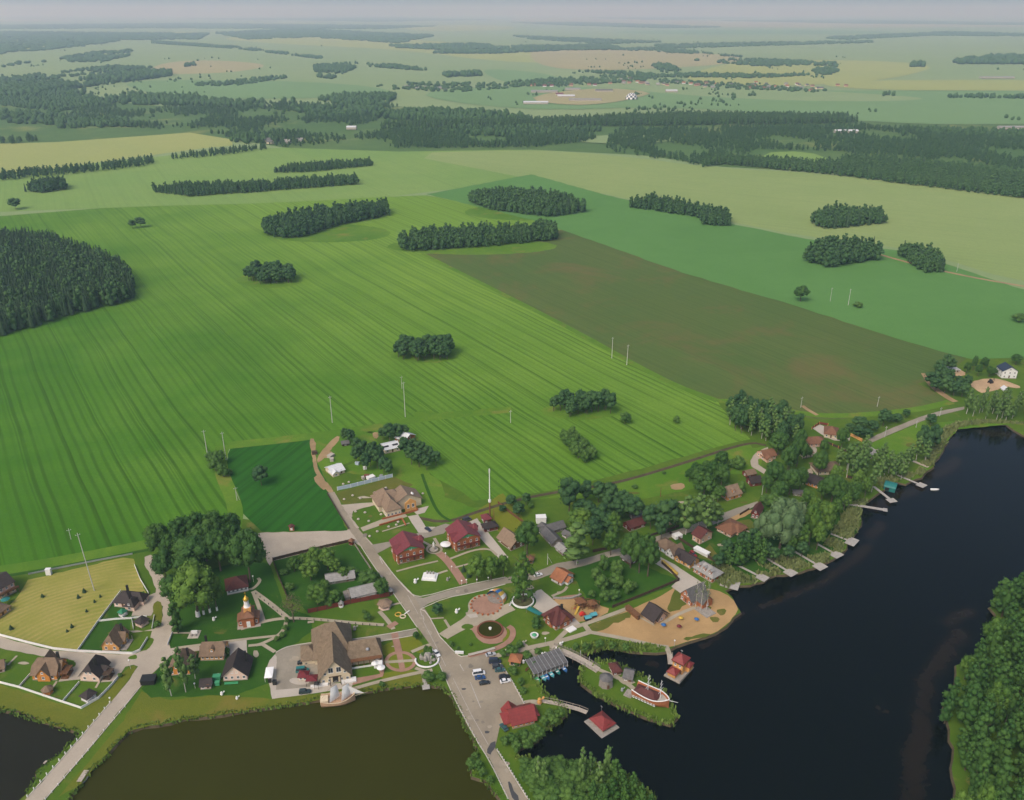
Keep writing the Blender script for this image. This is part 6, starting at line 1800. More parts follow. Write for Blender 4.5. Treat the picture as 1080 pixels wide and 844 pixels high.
# red roofed house on the lot
h = house('cream house with bright red complex roof beside the car park', (541, 769), (564, 763.5), 8, 3.0, 3.2, 'ochre', 'r_red', 'gable', 'x', 4, 2, o=.8, dr=False, wings=[(-3.5, .6, 5, 3, 2.6, 'b'), (0, 2.6, 5, 2.8, 2.0, 'l', 'hip'), (.5, 2.0, 5, 2.8, 2.2, 'r', 'hip')])
h = house('open hut of orange boards at the corner of the car park', (537.5, 701.5), (548, 703), 4.5, 2.6, 1.0, 'ochre', 'r_orange', 'hip', 'x', 1, 0, name='hut', cat='hut', dr=False)
part(h, 'shade_panel', MB().box(0, -2.3, .4, 3.4, .12, 1.7), 'black')  # black panel on the closed wall stands in for the shade inside


def gazebo(label, x, y, w, h, roof, wall, sides=6, name='gazebo', group=None, rh=1.6, low=.9):
    t = thing(name, label, 'gazebo', P(x, y, .03), .3, group)
    r = w / 2
    m = MB()
    part(t, 'floor', MB().cyl(0, 0, 0, .15, r, n=sides), 'deck')
    part(t, 'parapet', MB().lathe(0, 0, [(r * .92, .16), (r * .92, low), (r * .84, low), (r * .84, .17)], sides), wall)
    for i in range(sides):
        a = 2 * math.pi * i / sides
        part(t, 'post', MB().cyl(r * .88 * math.cos(a), r * .88 * math.sin(a), .15, h, .09, n=5), wall)
    part(t, 'roof', MB().lathe(0, 0, [(r * 1.2, h - .05), (r * 1.18, h + .1), (.12, h + rh)], sides), roof)
    return t


gazebo('small well house with green roof below the black hipped house', 130, 649, 4.0, 2.2, 'r_green', 'white', 4)
gazebo('black roofed gazebo inside the white fence by the pale drive', 150, 658.5, 6.0, 2.3, 'r_dark', 'palepink', 4)
gazebo('round wooden gazebo with brown roof on the lawn by the pond row', 51, 731, 4.2, 2.1, 'r_brown', 'orange', 6)
gazebo('dark roofed gazebo with pale parapet at the lawn corner by the pond', 94, 737, 6.0, 2.3, 'r_dark', 'white', 4)
gazebo('little brown roofed gazebo under the dense round tree', 558.5, 592.5, 4.6, 2.2, 'r_rust', 'brownwood', 6)
gazebo('tan roofed pavilion with pink walls by the junction lawn', 406, 640.5, 6.2, 2.4, 'r_tan', 'palepink', 6)
gazebo('tiny white and grey kiosk against the plank fence', 360, 640, 2.4, 2.2, 'r_ltgrey', 'white', 6)
gazebo('small round gazebo at the plot corner beside the main road', 411.5, 626.5, 3, 2.2, 'r_ltgrey', 'brownwood', 6)
gazebo('dark stone hut like pavilion at the top corner of the fenced plot', 371, 574, 3.2, 2.2, 'r_rust', 'redwood', 4)

# --- wooden chapel
c, rz, w = base_of((252.5, 663.5), (273, 660.3), 8)
t = thing('chapel', 'small brown wooden chapel with white drum and gilded onion dome', 'chapel', (c.x, c.y, .02), rz)
mw, mr = MB(), MB()
body(mw, mr, 0, 0, 4.6, 8.2, 5.2, 1.6, 'gable', math.pi / 2 * 0, .4)
part(t, 'wall', MB().box(0, 0, 0, 4.8, 8, 5.6).box(-3.4, 0, 0, 2.0, 5, 3.4).box(3.4, 0, 0, 2.0, 5, 3.4), 'brick')
m = MB()
m.solid([(-2.9, -4.5, 5.4), (2.9, -4.5, 5.4), (2.9, 4.5, 5.4), (-2.9, 4.5, 5.4), (0, -2, 7.4), (0, 2, 7.4)], [(0, 1, 4), (1, 2, 5, 4), (2, 3, 5), (3, 0, 4, 5)], .2)
for s in (-1, 1):
    m.solid([(s * 2.3, -2.9, 4.6), (s * 4.9, -2.9, 3.2), (s * 4.9, 2.9, 3.2), (s * 2.3, 2.9, 4.6)], [(0, 1, 2, 3) if s > 0 else (3, 2, 1, 0)], .2)
part(t, 'roof', m, 'r_rust')
part(t, 'tower', MB().box(0, 0, 6.0, 3.2, 3.2, 2.6), 'ochre')
part(t, 'drum', MB().lathe(0, 0, [(1.5, 8.6), (1.15, 9.4), (1.0, 11.4), (1.2, 11.6)], 12), 'white')
d = part(t, 'dome', MB().lathe(0, 0, [(.8, 11.62), (1.3, 12.2), (1.35, 12.7), (.9, 13.4), (.3, 14.0), (.08, 14.6)], 14), 'gold', True)
MB().box(0, 0, 14.6, .14, .14, 1.9).box(0, 0, 15.6, .9, .12, .14).box(0, 0, 15.95, .5, .12, .12).build('cross', M['gold'], d)
door(t, 0, -4.05, .1, 0, 1.6, 3.2, 'white')
for s in (-3.4, 3.4):
    window(t, s, -2.55, 1.9, 0, .9, 1.4)
part(t, 'plinth', MB().box(0, 0, -.2, 10, 9.2, .5), 'plinth')

# --- floating huts
def raft(label, cx, cy, w, d, rz):
    t = thing('floating_house', label, 'houseboat', P(cx, cy, WZ), rz)
    part(t, 'deck', MB().box(0, 0, .15, w, d, .3), 'deck')
    part(t, 'float', MB().box(0, 0, -.4, w - .8, d - .8, .52), 'black')
    return t


c0 = P(627, 753, WZ)
e = P(632.5, 775, WZ) - P(617.5, 761, WZ)
t = raft('floating hut with low red pyramid roof on a square raft', 634.5, 765, 10.4, 9.0, math.atan2(e.y, e.x))
mw, mr = MB(), MB()
body(mw, mr, -.2, .6, 6.6, 5.4, 2.3, 1.8, 'hip', 0, .75, z0=.46)
part(t, 'wall', mw, 'ochre')
part(t, 'roof', mr, 'r_red')
for i in range(3):
    window(t, -2.3 + i * 2.1, -2.14, 1.5, 0)
door(t, 3.14, .6, .47, math.pi / 2)
part(t, 'weather_vane', MB().cyl(-4.6, 3.9, .45, 3.6, .06, n=5).box(-4.6, 3.9, 3.4, .9, .06, .5), 'steel')
e = P(711.7, 717.5, WZ) - P(700, 711.5, WZ)
t = raft('orange tower house with red pyramid roofs on a timber raft', 716, 709, 7.4, 12.4, math.atan2(e.y, e.x))
mw, mr = MB(), MB()
body(mw, mr, -.3, 1.4, 4.6, 5.0, 6.6, 2.0, 'hip', 0, .6, z0=.46)
body(mw, mr, -.9, -3.2, 3.4, 3.6, 2.8, 1.3, 'hip', 0, .5, z0=.46)
body(mw, mr, 2.6, 3.6, 2.0, 3.6, 3.4, 1.2, 'hip', 0, .35, z0=.46)
part(t, 'wall', mw, 'ochre')
rf = part(t, 'roof', mr, 'r_red')
MB().cyl(-.3, 1.4, 8.6, 10.6, .06, n=5).box(-.3, 1.4, 10.0, 1, .05, .5).build('weather_vane', M['steel'], rf)
part(t, 'gallery', MB().box(-.3, 1.4, 5.2, 5.4, 5.8, .18), 'brownwood')
for i in (-1, 1):
    window(t, -.3 + i * 1.1, -1.14, 4.3, 0, .9, 1.2)
    window(t, 2.04, 1.4 + i * 1.2, 6.0, math.pi / 2, .8, .8)
door(t, 1.3, -1.14, .47, 0)
part(t, 'railing', MB().box(0, -6.05, .46, 7, .08, .8).box(3.6, -2, .46, .08, 8, .8), 'paletimber')

# --- far right: town and hamlets, tiny
rt = random.Random(21)
HM = [MB().box(0, 0, 0, 12, 9, 5).mesh('far_wall', M['white'])]
fars = {}
for nm, wl, rf in (('a', 'white', 'r_magenta'), ('b', 'cream', 'r_grey'), ('c', 'white', 'r_orange'), ('d', 'pink', 'r_rust'), ('e', 'stone', 'r_ltgrey')):
    mw, mr = MB(), MB()
    body(mw, mr, 0, 0, 13, 9, 4, 4, 'gable', 0, .5)
    fars[nm] = (mw.mesh('wall', M[wl]), mr.mesh('roof', M[rf]))
LBL = {'a': 'tiny white house with crimson roof in the far town', 'b': 'tiny cream house with grey roof in the far town', 'c': 'tiny white house with orange roof in the far town', 'd': 'tiny pink house with brown roof in the far town', 'e': 'tiny pale house with light grey roof in the far town'}


def far_house(x, y, k, label, group):
    t = thing('far_house', label, 'house', P(x, y, 1.6), rt.uniform(-.5, .5), group)
    for n, me in zip(('wall', 'roof'), fars[k]):
        mesh_obj(n, me, t)


for i in range(46):
    x = rt.uniform(640, 895)
    y = 86 + (x - 640) * .033 + rt.uniform(-3.5, 3.0)
    k = rt.choice('abcddee')
    far_house(x, y, k, LBL[k], LBL[k].replace('tiny ', 'tiny '))
for i in range(10):
    k = rt.choice('abd')
    far_house(rt.uniform(545, 640), rt.uniform(88, 92), k, LBL[k], LBL[k])
for i in range(9):
    far_house(rt.uniform(425, 480) if i < 5 else rt.uniform(275, 320), rt.uniform(92, 96) if i < 5 else rt.uniform(148, 152), rt.choice('be'), 'tiny roof glimpsed among the trees of a hamlet on the plain', 'hamlet houses on the plain')


def shed(label, x0, y, x1, d, h, m):
    a, b = P(x0, y), P(x1, y)
    t = thing('farm_shed', label, 'shed', ((a.x + b.x) / 2, (a.y + b.y) / 2, 1.6), 0)
    mw, mr = MB(), MB()
    body(mw, mr, 0, 0, (b - a).length, d, h, 2.5, 'gable', 0, .4)
    part(t, 'wall', mw, 'stone')
    part(t, 'roof', mr, m)


sheet('works_yard', [(556, 106), (580, 98), (640, 93), (690, 98), (672, 104), (640, 110), (600, 112)], 2.0, M['f_tan'], 1)
for lab, x0, y, x1, d, m in [('long white farm shed left of the far town works', 552, 110, 578, 30, 'r_white'), ('pale shed in the middle of the far works yard', 588, 103, 606, 30, 'r_white'), ('dark roofed works building behind the yard', 628, 97, 646, 40, 'r_grey'),
                             ('long pale shed at the back of the far works yard', 560, 98, 588, 26, 'r_ltgrey'), ('second pale shed at the back of the far works yard', 596, 95.5, 612, 26, 'r_ltgrey'), ('red roofed shed at the left of the far works yard', 586, 101, 594, 26, 'r_magenta'),
                             ('grey shed in front of the far works yard', 600, 107, 634, 24, 'r_ltgrey'), ('isolated white shed right of the striped dome', 702, 97.5, 714, 22, 'r_white'), ('white shed in the hamlet at the far right edge', 1034, 83, 1068, 30, 'r_ltgrey'), ('long row of white greenhouses on the pale plain at the right edge', 1052, 137, 1090, 12, 'r_ltgrey'),
                             ('white shed in the wet ground right of the forest', 880, 141, 904, 14, 'r_white'), ('pale farm building beside the stream at the left', 366, 137, 376, 16, 'r_white')]:
    shed(lab, x0, y, x1, d, 5, M[m])
c = P(666, 104.5, 2)
t = thing('striped_dome', 'white dome with black stripes beside the far town works', 'dome', c)
m = MB()
n, k = 16, 5
for j in range(k):
    for i in range(n):
        pts4 = []
        for (jj, ii) in ((j, i), (j, i + 1), (j + 1, i + 1), (j + 1, i)):
            e, a = math.pi / 2 * jj / k * .98, 2 * math.pi * ii / n
            pts4.append((22 * math.cos(e) * math.cos(a), 22 * math.cos(e) * math.sin(a), 30 * math.sin(e)))
        m.cur = (i + j) % 2 == 0
        m.raw([(p[0] * .85, p[1] * .85, p[2] * .62) for p in pts4], [(0, 1, 2, 3)])
m.mi = [int(q) for q in m.mi]
m.build('shell', [M['white'], M['r_blue']], t, True)
# ------------------------------------------------------------------ vehicles
_cc = {}


def car_paint(c):
    k = ('paint', c)
    if k not in _cc:
        _cc[k] = plain('car_paint', c, .28, .04, 1, .5)
    return _cc[k]


def loft(sections):
    """sections along x: (x, [(y, z) ring])"""
    m = MB()
    n = len(sections[0][1])
    v = [(x, y, z) for x, ring in sections for y, z in ring]
    f = []
    for k in range(len(sections) - 1):
        f += [(k * n + i, (k + 1) * n + i, (k + 1) * n + (i + 1) % n, k * n + (i + 1) % n) for i in range(n)]
    f += [tuple(range(n)), tuple((len(sections) - 1) * n + i for i in range(n - 1, -1, -1))]
    return m.raw(v, f)


def ring(hw, z0, z1, top):
    return [(-hw, z0), (hw, z0), (hw * 1.0, z0 + (z1 - z0) * .6), (hw * top, z1), (-hw * top, z1), (-hw, z0 + (z1 - z0) * .6)]


def car(label, x, y, hx, hy, col, kind='car', group=None):
    """hx, hy: direction of the nose in pixels"""
    a, b = P(x, y), P(x + hx, y + hy)
    t = thing('parked_' + ('van' if kind == 'van' else 'car'), label, 'van' if kind == 'van' else 'car', (a.x, a.y, .17), math.atan2(b.y - a.y, b.x - a.x), group)
    if kind not in _cc:
        L, hw = (5.3, .98) if kind == 'van' else (4.7, .94) if kind == 'suv' else (4.4, .88)
        hb = 1.05 if kind != 'car' else .88
        top = 2.3 if kind == 'van' else 1.8 if kind == 'suv' else 1.45
        bd = loft([(-L / 2, ring(hw * .9, .38, hb * .95, .9)), (-L / 2 + .15, ring(hw, .25, hb, .93)), (L * .18, ring(hw, .25, hb, .93)), (L / 2 - .5, ring(hw, .25, hb * .86, .92)), (L / 2, ring(hw * .84, .35, hb * .7, .9))])
        r0, r1 = (-L * .47, L * .34) if kind == 'van' else (-L * .46, L * .2) if kind == 'suv' else (-L * .40, L * .2)
        f0 = .12 if kind != 'car' else .5
        gl = loft([(r0, ring(hw * .9, hb - .03, hb + .04, .98)), (r0 + f0, ring(hw * .88, hb - .03, top - .08, .84)), (r1 - .75, ring(hw * .88, hb - .03, top - .08, .84)), (r1, ring(hw * .9, hb - .03, hb + .04, .98))])
        rf = MB().box((r0 + f0 + r1 - .75) / 2, 0, top - .1, (r1 - .75 - r0 - f0), hw * 1.52, .1)
        for px_ in (r0 + f0 + .1, (r0 + r1) / 2 - .1):
            for s in (-1, 1):
                rf.box(px_, s * hw * .8, hb, .12, .14, top - hb - .1)
        wh = MB().tube((0, -.11, 0), (0, .11, 0), .33, n=12)
        rim = MB().tube((0, -.12, 0), (0, .12, 0), .2, n=8)
        hl = MB().box(0, 0, 0, .1, .34, .16)
        _cc[kind] = (bd, gl.mesh('window', M['glass']), rf, wh.mesh('tyre', M['tyre']), rim.mesh('rim', M['rim']), hl.mesh('headlight', M['lens']), MB().box(0, 0, 0, .08, .3, .16).mesh('tail_light', M['redp']), L, hw, hb)
    bd, gl, rf, wh, rim, hl, tl, L, hw, hb = _cc[kind]
    kk = (kind, col)
    if kk not in _cc:
        _cc[kk] = (bd.mesh('body', car_paint(col)), rf.mesh('car_roof', car_paint(col)))
    mesh_obj('body', _cc[kk][0], t)
    mesh_obj('car_roof', _cc[kk][1], t)
    mesh_obj('window', gl, t)
    for sx in (-.3, .31):
        for sy in (-1, 1):
            w = mesh_obj('wheel', wh, t, (sx * L, sy * (hw - .1), .33))
            mesh_obj('rim', rim, w)
    for sy in (-1, 1):
        mesh_obj('headlight', hl, t, (L / 2 - .1, sy * hw * .6, hb * .55))
        mesh_obj('tail_light', tl, t, (-L / 2 + .03, sy * hw * .68, hb * .62))
    return t


K, WH, SIL, NAVY, TEAL, BLUE = (.02, .021, .023), (.7, .7, .69), (.42, .43, .44), (.025, .035, .06), (.03, .10, .10), (.02, .07, .2)
for lab, x, y, hx, hy, c, k in [
    ('silver car at the top corner of the car park below the brick kerb', 517.5, 691.5, 10, -2, SIL, 'car'),
    ('black van first in the row along the right edge of the car park', 522, 699, 10, -.5, NAVY, 'van'),
    ('dark grey car second in the row along the right edge of the car park', 525, 704.5, 10, -1, (.05, .055, .06), 'suv'),
    ('dark teal car third in the row along the right edge of the car park', 527.5, 708, 10, -1, TEAL, 'car'),
    ('black car beside the white one at the right edge of the car park', 532, 715.5, 10, -2, K, 'suv'),
    ('white car at the lower end of the right row in the car park', 533, 719.5, 10, -2, WH, 'car'),
    ('white van in the middle of the car park beside a blue car', 505, 711.5, 10, -1.5, WH, 'van'),
    ('blue car in the middle of the car park beside the white van', 506.5, 716, 10, -1, BLUE, 'car'),
    ('black car below the blue car in the middle of the car park', 511, 721.5, 10, -1.5, K, 'car'),
    ('dark teal car parked askew beside the red roofed house', 531.5, 768.5, -6, -7, TEAL, 'car'),
    ('black car at the upper end of the restaurant yard', 319.5, 700, 10, -1, K, 'car'),
    ('teal green van behind the maroon roofed kiosk in the restaurant yard', 319, 708.5, 10, -1, (.02, .16, .15), 'van'),
    ('dark car on the pale strip at the water side of the restaurant', 321.7, 731, 10, -1, (.03, .05, .05), 'suv'),
    ('dark blue car on the grey yard between the cream hall and the guest houses', 451.5, 559.5, 6, 4, NAVY, 'car'),
    ('dark van with pale roof at the top of the service road', 492.5, 549.5, 10, -3.5, (.04, .04, .045), 'van'),
    ('white car on the village road beside the tall loose tree', 567.5, 607.5, 10, -2.5, WH, 'car'),
    ('dark red car in the lane behind the quay row', 731, 586, 6, 5, (.22, .012, .02), 'suv'),
    ('white and black car at the kerb beside the rockery', 460.5, 690.5, 5, 6, WH, 'car'),
]:
    car(lab, x, y, hx, hy, c, k)

# ------------------------------------------------------------------ boats and ships
def hull_mb(L, B, D, sheer=.25, n=14, keel=.3, stern=.75, full=.5):
    secs = []
    for i in range(n + 1):
        t = i / n
        w = B / 2 * (stern + (1 - stern) * math.sin(min(1, t / full) * math.pi / 2)) if t < full else B / 2 * max(.02, math.cos((t - full) / (1 - full) * math.pi / 2) ** .75)
        zt = D * (1 + sheer * (2 * t - .9) ** 2)
        secs.append((-L / 2 + L * t, [(0, D * keel * max(0, 2 * t - 1.4)), (w * .62, D * .12 + D * .25 * max(0, 2 * t - 1.4)), (w * .95, D * .55), (w, zt), (w - .12 if w > .2 else w * .5, zt), (w * .55 if w > .2 else .01, D * .66), (-(w * .55 if w > .2 else .01), D * .66), (-(w - .12 if w > .2 else w * .5), zt), (-w, zt), (-w * .95, D * .55), (-w * .62, D * .12 + D * .25 * max(0, 2 * t - 1.4))]))
    return loft(secs), secs


def rail_mb(secs, dz, r):
    m = MB()
    for s in (3, 8):
        pts = [(x, rg[s][0], rg[s][1] + dz) for x, rg in secs]
        for a, b in zip(pts[:-1], pts[1:]):
            m.tube(a, b, r, n=5)
    return m


# sailing ship moored by the restaurant
a, b = P(339, 743.5, WZ), P(375, 739, WZ)
d = (b - a).normalized()
t = thing('sailing_ship', 'wooden sailing ship with two masts and white sails moored at the olive pond', 'ship', ((a.x + b.x) / 2, (a.y + b.y) / 2, WZ - .3), math.atan2(d.y, d.x))
L = (b - a).length
hm, secs = hull_mb(L, 6.0, 2.9, .35)
part(t, 'hull', hm, 'hull')
part(t, 'deck', MB().box(-1, 0, 1.75, L * .66, 3.2, .08), 'brownwood')
part(t, 'gunwale', rail_mb(secs, .05, .12), 'cream')
part(t, 'stern_cabin', MB().box(-L * .40, 0, 1.6, 3, 3.4, 1.9), 'cream')
for mx in (-1.4, 3.2):
    ms = part(t, 'mast', MB().tube((mx, 0, 1.2), (mx, 0, 10.5), .16, .08), 'paletimber')
    for zz, hwid in ((4.4, 2.7), (7.0, 2.2), (9.3, 1.6)):
        MB().tube((mx - hwid * .8, -hwid * .6, zz), (mx + hwid * .8, hwid * .6, zz), .07, n=5).build('yard', M['paletimber'], ms)
    v, f = [], []
    for r_ in range(5):
        zz = 2.4 + 6.7 * r_ / 4
        hwid = 2.6 - 1.2 * r_ / 4
        for c_ in range(5):
            s = c_ / 4 * 2 - 1
            bl = .3 + .7 * math.sin(math.pi * (r_ / 4)) * (1 - s * s)
            v.append((mx + s * hwid * .8 + bl * .6, s * hwid * .6 - bl * .8, zz))
    f = [(r_ * 5 + c_, r_ * 5 + c_ + 1, (r_ + 1) * 5 + c_ + 1, (r_ + 1) * 5 + c_) for r_ in range(4) for c_ in range(4)]
    v2 = [(p[0] - .03, p[1] + .04, p[2]) for p in v]
    part(t, 'sail', MB().raw(v, f).raw(v2, [q[::-1] for q in f]), 'sail', True)
part(t, 'bowsprit', MB().tube((L / 2 - 1.5, 0, 2.6), (L / 2 + 5, 0, 4.0), .14, .07), 'paletimber')
part(t, 'jib_sail', MB().raw([(3.6, .02, 9.0), (L / 2 + 3.6, .02, 3.8), (4.6, .9, 3.2), (3.6, -.03, 9.0), (L / 2 + 3.6, -.03, 3.8), (4.6, .85, 3.2)], [(0, 1, 2), (5, 4, 3)]), 'sail')
part(t, 'rigging', MB().tube((3.2, 0, 10.2), (L / 2 + 4.6, 0, 3.9), .03, n=4).tube((-1.4, 0, 10.2), (-L / 2, 0, 3), .03, n=4).tube((3.2, 0, 9), (2.6, 2.3, 2.6), .03, n=4).tube((3.2, 0, 9), (2.6, -2.3, 2.6), .03, n=4), 'darkwood')

# ship shaped cafe on the island
a, b = P(669, 731.5), P(705, 747.5)
d = (b - a).normalized()
L = (b - a).length
t = thing('island_ship', 'brick brown ship building with white gunwale aground on the green island', 'ship', ((a.x + b.x) / 2, (a.y + b.y) / 2, .02), math.atan2(d.y, d.x))
hm, secs = hull_mb(L, 7.2, 3.6, .22, 16, .1, .85, .55)
part(t, 'hull', hm, 'brick')
part(t, 'gunwale', rail_mb(secs, .2, .22), 'white')
part(t, 'foredeck', MB().prism([(L * .22, -2.6), (L * .34, -1.9), (L * .46, -.4), (L * .46, .4), (L * .34, 1.9), (L * .22, 2.6)], 2.6, 3.3), 'stone')
mw, mr = MB(), MB()
body(mw, mr, -L * .14, 0, L * .62, 4.6, 3.6, 1.3, 'hip', 0, .4, z0=2.4)
part(t, 'cabin_wall', mw, 'white')
part(t, 'cabin_roof', mr, 'r_darkred')
for mx in (-L * .12, L * .24):
    ms = part(t, 'mast', MB().tube((mx, 0, 3.0), (mx, 0, 12.5), .15, .07), 'white')
    for zz, hwid in ((7.2, 2.2), (9.4, 1.7), (11.2, 1.1)):
        MB().tube((mx, -hwid, zz), (mx, hwid, zz), .08, n=5).build('yard', M['white'], ms)
part(t, 'bowsprit', MB().tube((L / 2 - 1.5, 0, 3.8), (L / 2 + 3.6, 0, 5.0), .14, .07), 'white')
for i in range(8):
    s = -1
    window(t, -L * .42 + i * L * .085, -3.42, 1.9, 0, .8, .8)
part(t, 'stern_steps', MB().box(-L / 2 - 1.6, -1.5, 0, 3.2, 4, .5), 'deck')
# windmill like hut and sheds on the island
t = thing('windmill_hut', 'grey octagonal wooden mill hut on the island path', 'mill', P(639, 722, .02), .2)
part(t, 'wall', MB().lathe(0, 0, [(3.1, 0), (2.5, 3.6)], 8), 'greywood')
part(t, 'roof', MB().lathe(0, 0, [(3.0, 3.62), (2.9, 3.8), (.1, 5.4)], 8), 'r_grey')
door(t, 0, -2.95, .05, 0)
house('dark red hut on the green island near the bridge end', (647, 713), (655, 711.5), 5, 2.4, 1.6, 'redwood', 'r_darkred', 'hip', 'x', 2, 1, name='hut', cat='hut', loft=False)
house('grey roofed hut on the green island beside the paved yard', (657.5, 718.5), (666, 720.5), 5.5, 2.4, 1.8, 'greywood', 'r_grey', 'gable', 'x', 2, 1, name='hut', cat='hut', loft=False)

# boat station
a, b = P(561.5, 714.5, WZ), P(597.5, 701.5, WZ)
d = (b - a).normalized()
n = Vector((-d.y, d.x, 0))
L = (b - a).length
c = (a + b) / 2 + n * 2.6
t = thing('boat_station', 'grey roofed boat shelter with pale ribs on the dark inlet', 'boathouse', (c.x, c.y, WZ), math.atan2(d.y, d.x))
part(t, 'deck', MB().box(0, .5, .25, L + .6, 8.4, .25), 'greywood')
m = MB()
m.solid([(-L / 2, -3.9, 2.5), (L / 2, -3.9, 2.5), (L / 2, 4.2, 3.9), (-L / 2, 4.2, 3.9)], [(0, 1, 2, 3)], .12)
rf = part(t, 'roof', m, 'r_grey')
for i in range(9):
    x = -L / 2 + .15 + i * (L - .3) / 8
    MB().raw([(x + q * .09, yy, zz + dz) for dz in (0, .09) for q, yy, zz in ((-1, -4, 2.56), (1, -4, 2.56), (1, 4.25, 4.0), (-1, 4.25, 4.0))], [(0, 3, 2, 1), (4, 5, 6, 7), (0, 1, 5, 4), (1, 2, 6, 5), (2, 3, 7, 6), (3, 0, 4, 7)]).build('rib', M['steel'], rf)
    part(t, 'post', MB().cyl(x, -3.7, -.5, 2.45, .1, n=5), 'frame')


def small_boat(label, x, y, hx, hy, m, name='pedal_boat', cat='boat', L=3.4, B=1.7, canopy=None, group=None, z=None):
    a, b = P(x, y, WZ), P(x + hx, y + hy, WZ)
    t = thing(name, label, cat, (a.x, a.y, WZ - .12 if z is None else z), math.atan2(b.y - a.y, b.x - a.x), group)
    hm, secs = hull_mb(L, B, .75, .2, 8, .2, .8, .5)
    part(t, 'hull', hm, m)
    part(t, 'seat', MB().box(-.3, 0, .42, .5, B * .72, .2), 'frame')
    part(t, 'bow_deck', MB().prism([(L * .18, -B * .36), (L * .42, -.1), (L * .42, .1), (L * .18, B * .36)], .5, .72), m)
    return t


for i, (x, y, m, q) in enumerate([(567.3, 718.3, 'greenp', 'green'), (573.5, 716.3, 'cyan', 'turquoise'), (577, 715, 'bluep', 'blue'), (582, 712.5, 'cyan', 'turquoise'), (588.3, 709.5, 'teal', 'teal'), (595.5, 706.8, 'bluep', 'blue')]):
    small_boat(f'{q} pedal boat {ORD[i]} from the left along the boat shelter', x, y, 4, 4.5, m, group='pedal boats at the shelter')
small_boat('white rowing boat drifting off the jetties in the bay', 986, 517, 6, 0, 'white', 'rowing_boat', 'boat', 4.8, 1.7)
small_boat('grey boat tied to the little jetty of the olive pond', 89.5, 823, 3, -3.4, 'steel', 'rowing_boat', 'boat', 4.2, 1.5)
# teal boathouse
a, b = P(934, 516.5, WZ), P(946, 519.5, WZ)
d = (b - a).normalized()
t = thing('boathouse', 'teal boathouse with rounded roof standing in the shallows', 'boathouse', ((a.x + b.x) / 2, (a.y + b.y) / 2 + 2, WZ), math.atan2(d.y, d.x))
L = (b - a).length
part(t, 'wall', MB().box(0, 0, .1, L, 6.5, 2.6), 'teal')
v = []
for i in range(7):
    q = math.pi * i / 6
    for s in (-1, 1):
        v.append((s * (L / 2 + .2), -math.cos(q) * 3.5, 2.7 + math.sin(q) * 1.6))
part(t, 'roof', MB().solid(v, [(2 * i, 2 * i + 1, 2 * i + 3, 2 * i + 2) for i in range(6)], .15), 'teal')
part(t, 'door', MB().box(-L * .2, -3.3, .3, 2.2, .08, 2.1), 'black')


def jetty(label, pts, w, head=None, m='paletimber', rail=False, z0=1.12, hm=None):
    """pts in pixels from the shore out; head = (width, depth) of the platform at the end"""
    q = [P(x, y, WZ) for x, y in pts]
    o = q[0]
    t = thing('jetty', label, 'jetty', (o.x, o.y, WZ), 0)
    loc = [p - o for p in q]
    L, Rr = strip_pts([Vector(p) for p in loc], w)
    k = len(loc)
    v = [(p.x, p.y, z0 + .18) for p in L + Rr] + [(p.x, p.y, z0) for p in L + Rr]
    f = []
    for i in range(k - 1):
        f += [(i, k + i, k + i + 1, i + 1), (2 * k + i, i, i + 1, 2 * k + i + 1), (k + i, 3 * k + i, 3 * k + i + 1, k + i + 1), (2 * k + i, 2 * k + i + 1, 3 * k + i + 1, 3 * k + i)]
    f += [(0, 2 * k, 3 * k, k), (k - 1, 2 * k - 1, 4 * k - 1, 3 * k - 1)]
    part(t, 'walkway', MB().raw(v, f), m)
    for i in range(k - 1):
        n = max(1, int((loc[i + 1] - loc[i]).length / 5))
        for j in range(n):
            p = loc[i].lerp(loc[i + 1], (j + .5) / n)
            part(t, 'pile', MB().cyl(p.x, p.y, -1.2, z0 - .01, .11, n=5), 'darkwood')
    d = (loc[-1] - loc[-2]).normalized()
    if head:
        c = loc[-1] + d * head[1] / 2
        part(t, 'platform', MB().box(c.x, c.y, z0 + .02, head[1], head[0], .2, math.atan2(d.y, d.x)), hm or m)
    if rail:
        for side in (L, Rr):
            mm = MB()
            for a_, b_ in zip(side[:-1], side[1:]):
                mm.tube((a_.x, a_.y, z0 + 1.15), (b_.x, b_.y, z0 + 1.15), .07, n=5)
                nn = max(1, int((b_ - a_).length / 2.5))
                for j in range(nn + 1):
                    p = a_.lerp(b_, j / nn)
                    mm.cyl(p.x, p.y, z0, z0 + 1.15, .06, n=5)
            part(t, 'railing', mm, m)
    return t


M['jetty'] = planks('bleached_jetty_boards', (.37, .345, .31), 2.2, .2, 0)
jetty('long straight grey jetty with no platform in the bay', [(884, 532), (910, 536), (931, 539.5)], 2.2, (3.4, 2.2), 'jetty')
jetty('diagonal jetty with square platform beside the teal boathouse', [(921, 515), (937.5, 528)], 1.8, (5, 4), 'jetty')
jetty('jetty with pinkish platform off the reedy shore of the bay', [(946, 503), (967.5, 512)], 1.5, (5, 4.5), 'jetty')
jetty('short pale jetty in the reeds under the shore birches', [(962, 488), (977, 494)], 2, (2, 1), 'paletimber')
jetty('first of the reed bed jetties, nearest the quay, with angled platform', [(779, 599), (799, 609)], 1.3, (5, 5), 'jetty')
jetty('second reed bed jetty from the quay with square end', [(803, 588), (829, 603.5)], 1.3, (5.5, 5), 'jetty')
jetty('third reed bed jetty from the quay with broad end', [(838, 584), (860, 597)], 1.3, (6, 5), 'jetty')
jetty('fourth reed bed jetty with small side step', [(862, 576), (878, 585)], 1.3, (6, 4.5), 'jetty')
jetty('reed bed jetty farthest from the quay with double platform', [(876, 565), (893, 571.5)], 1.3, (7.5, 5), 'jetty')
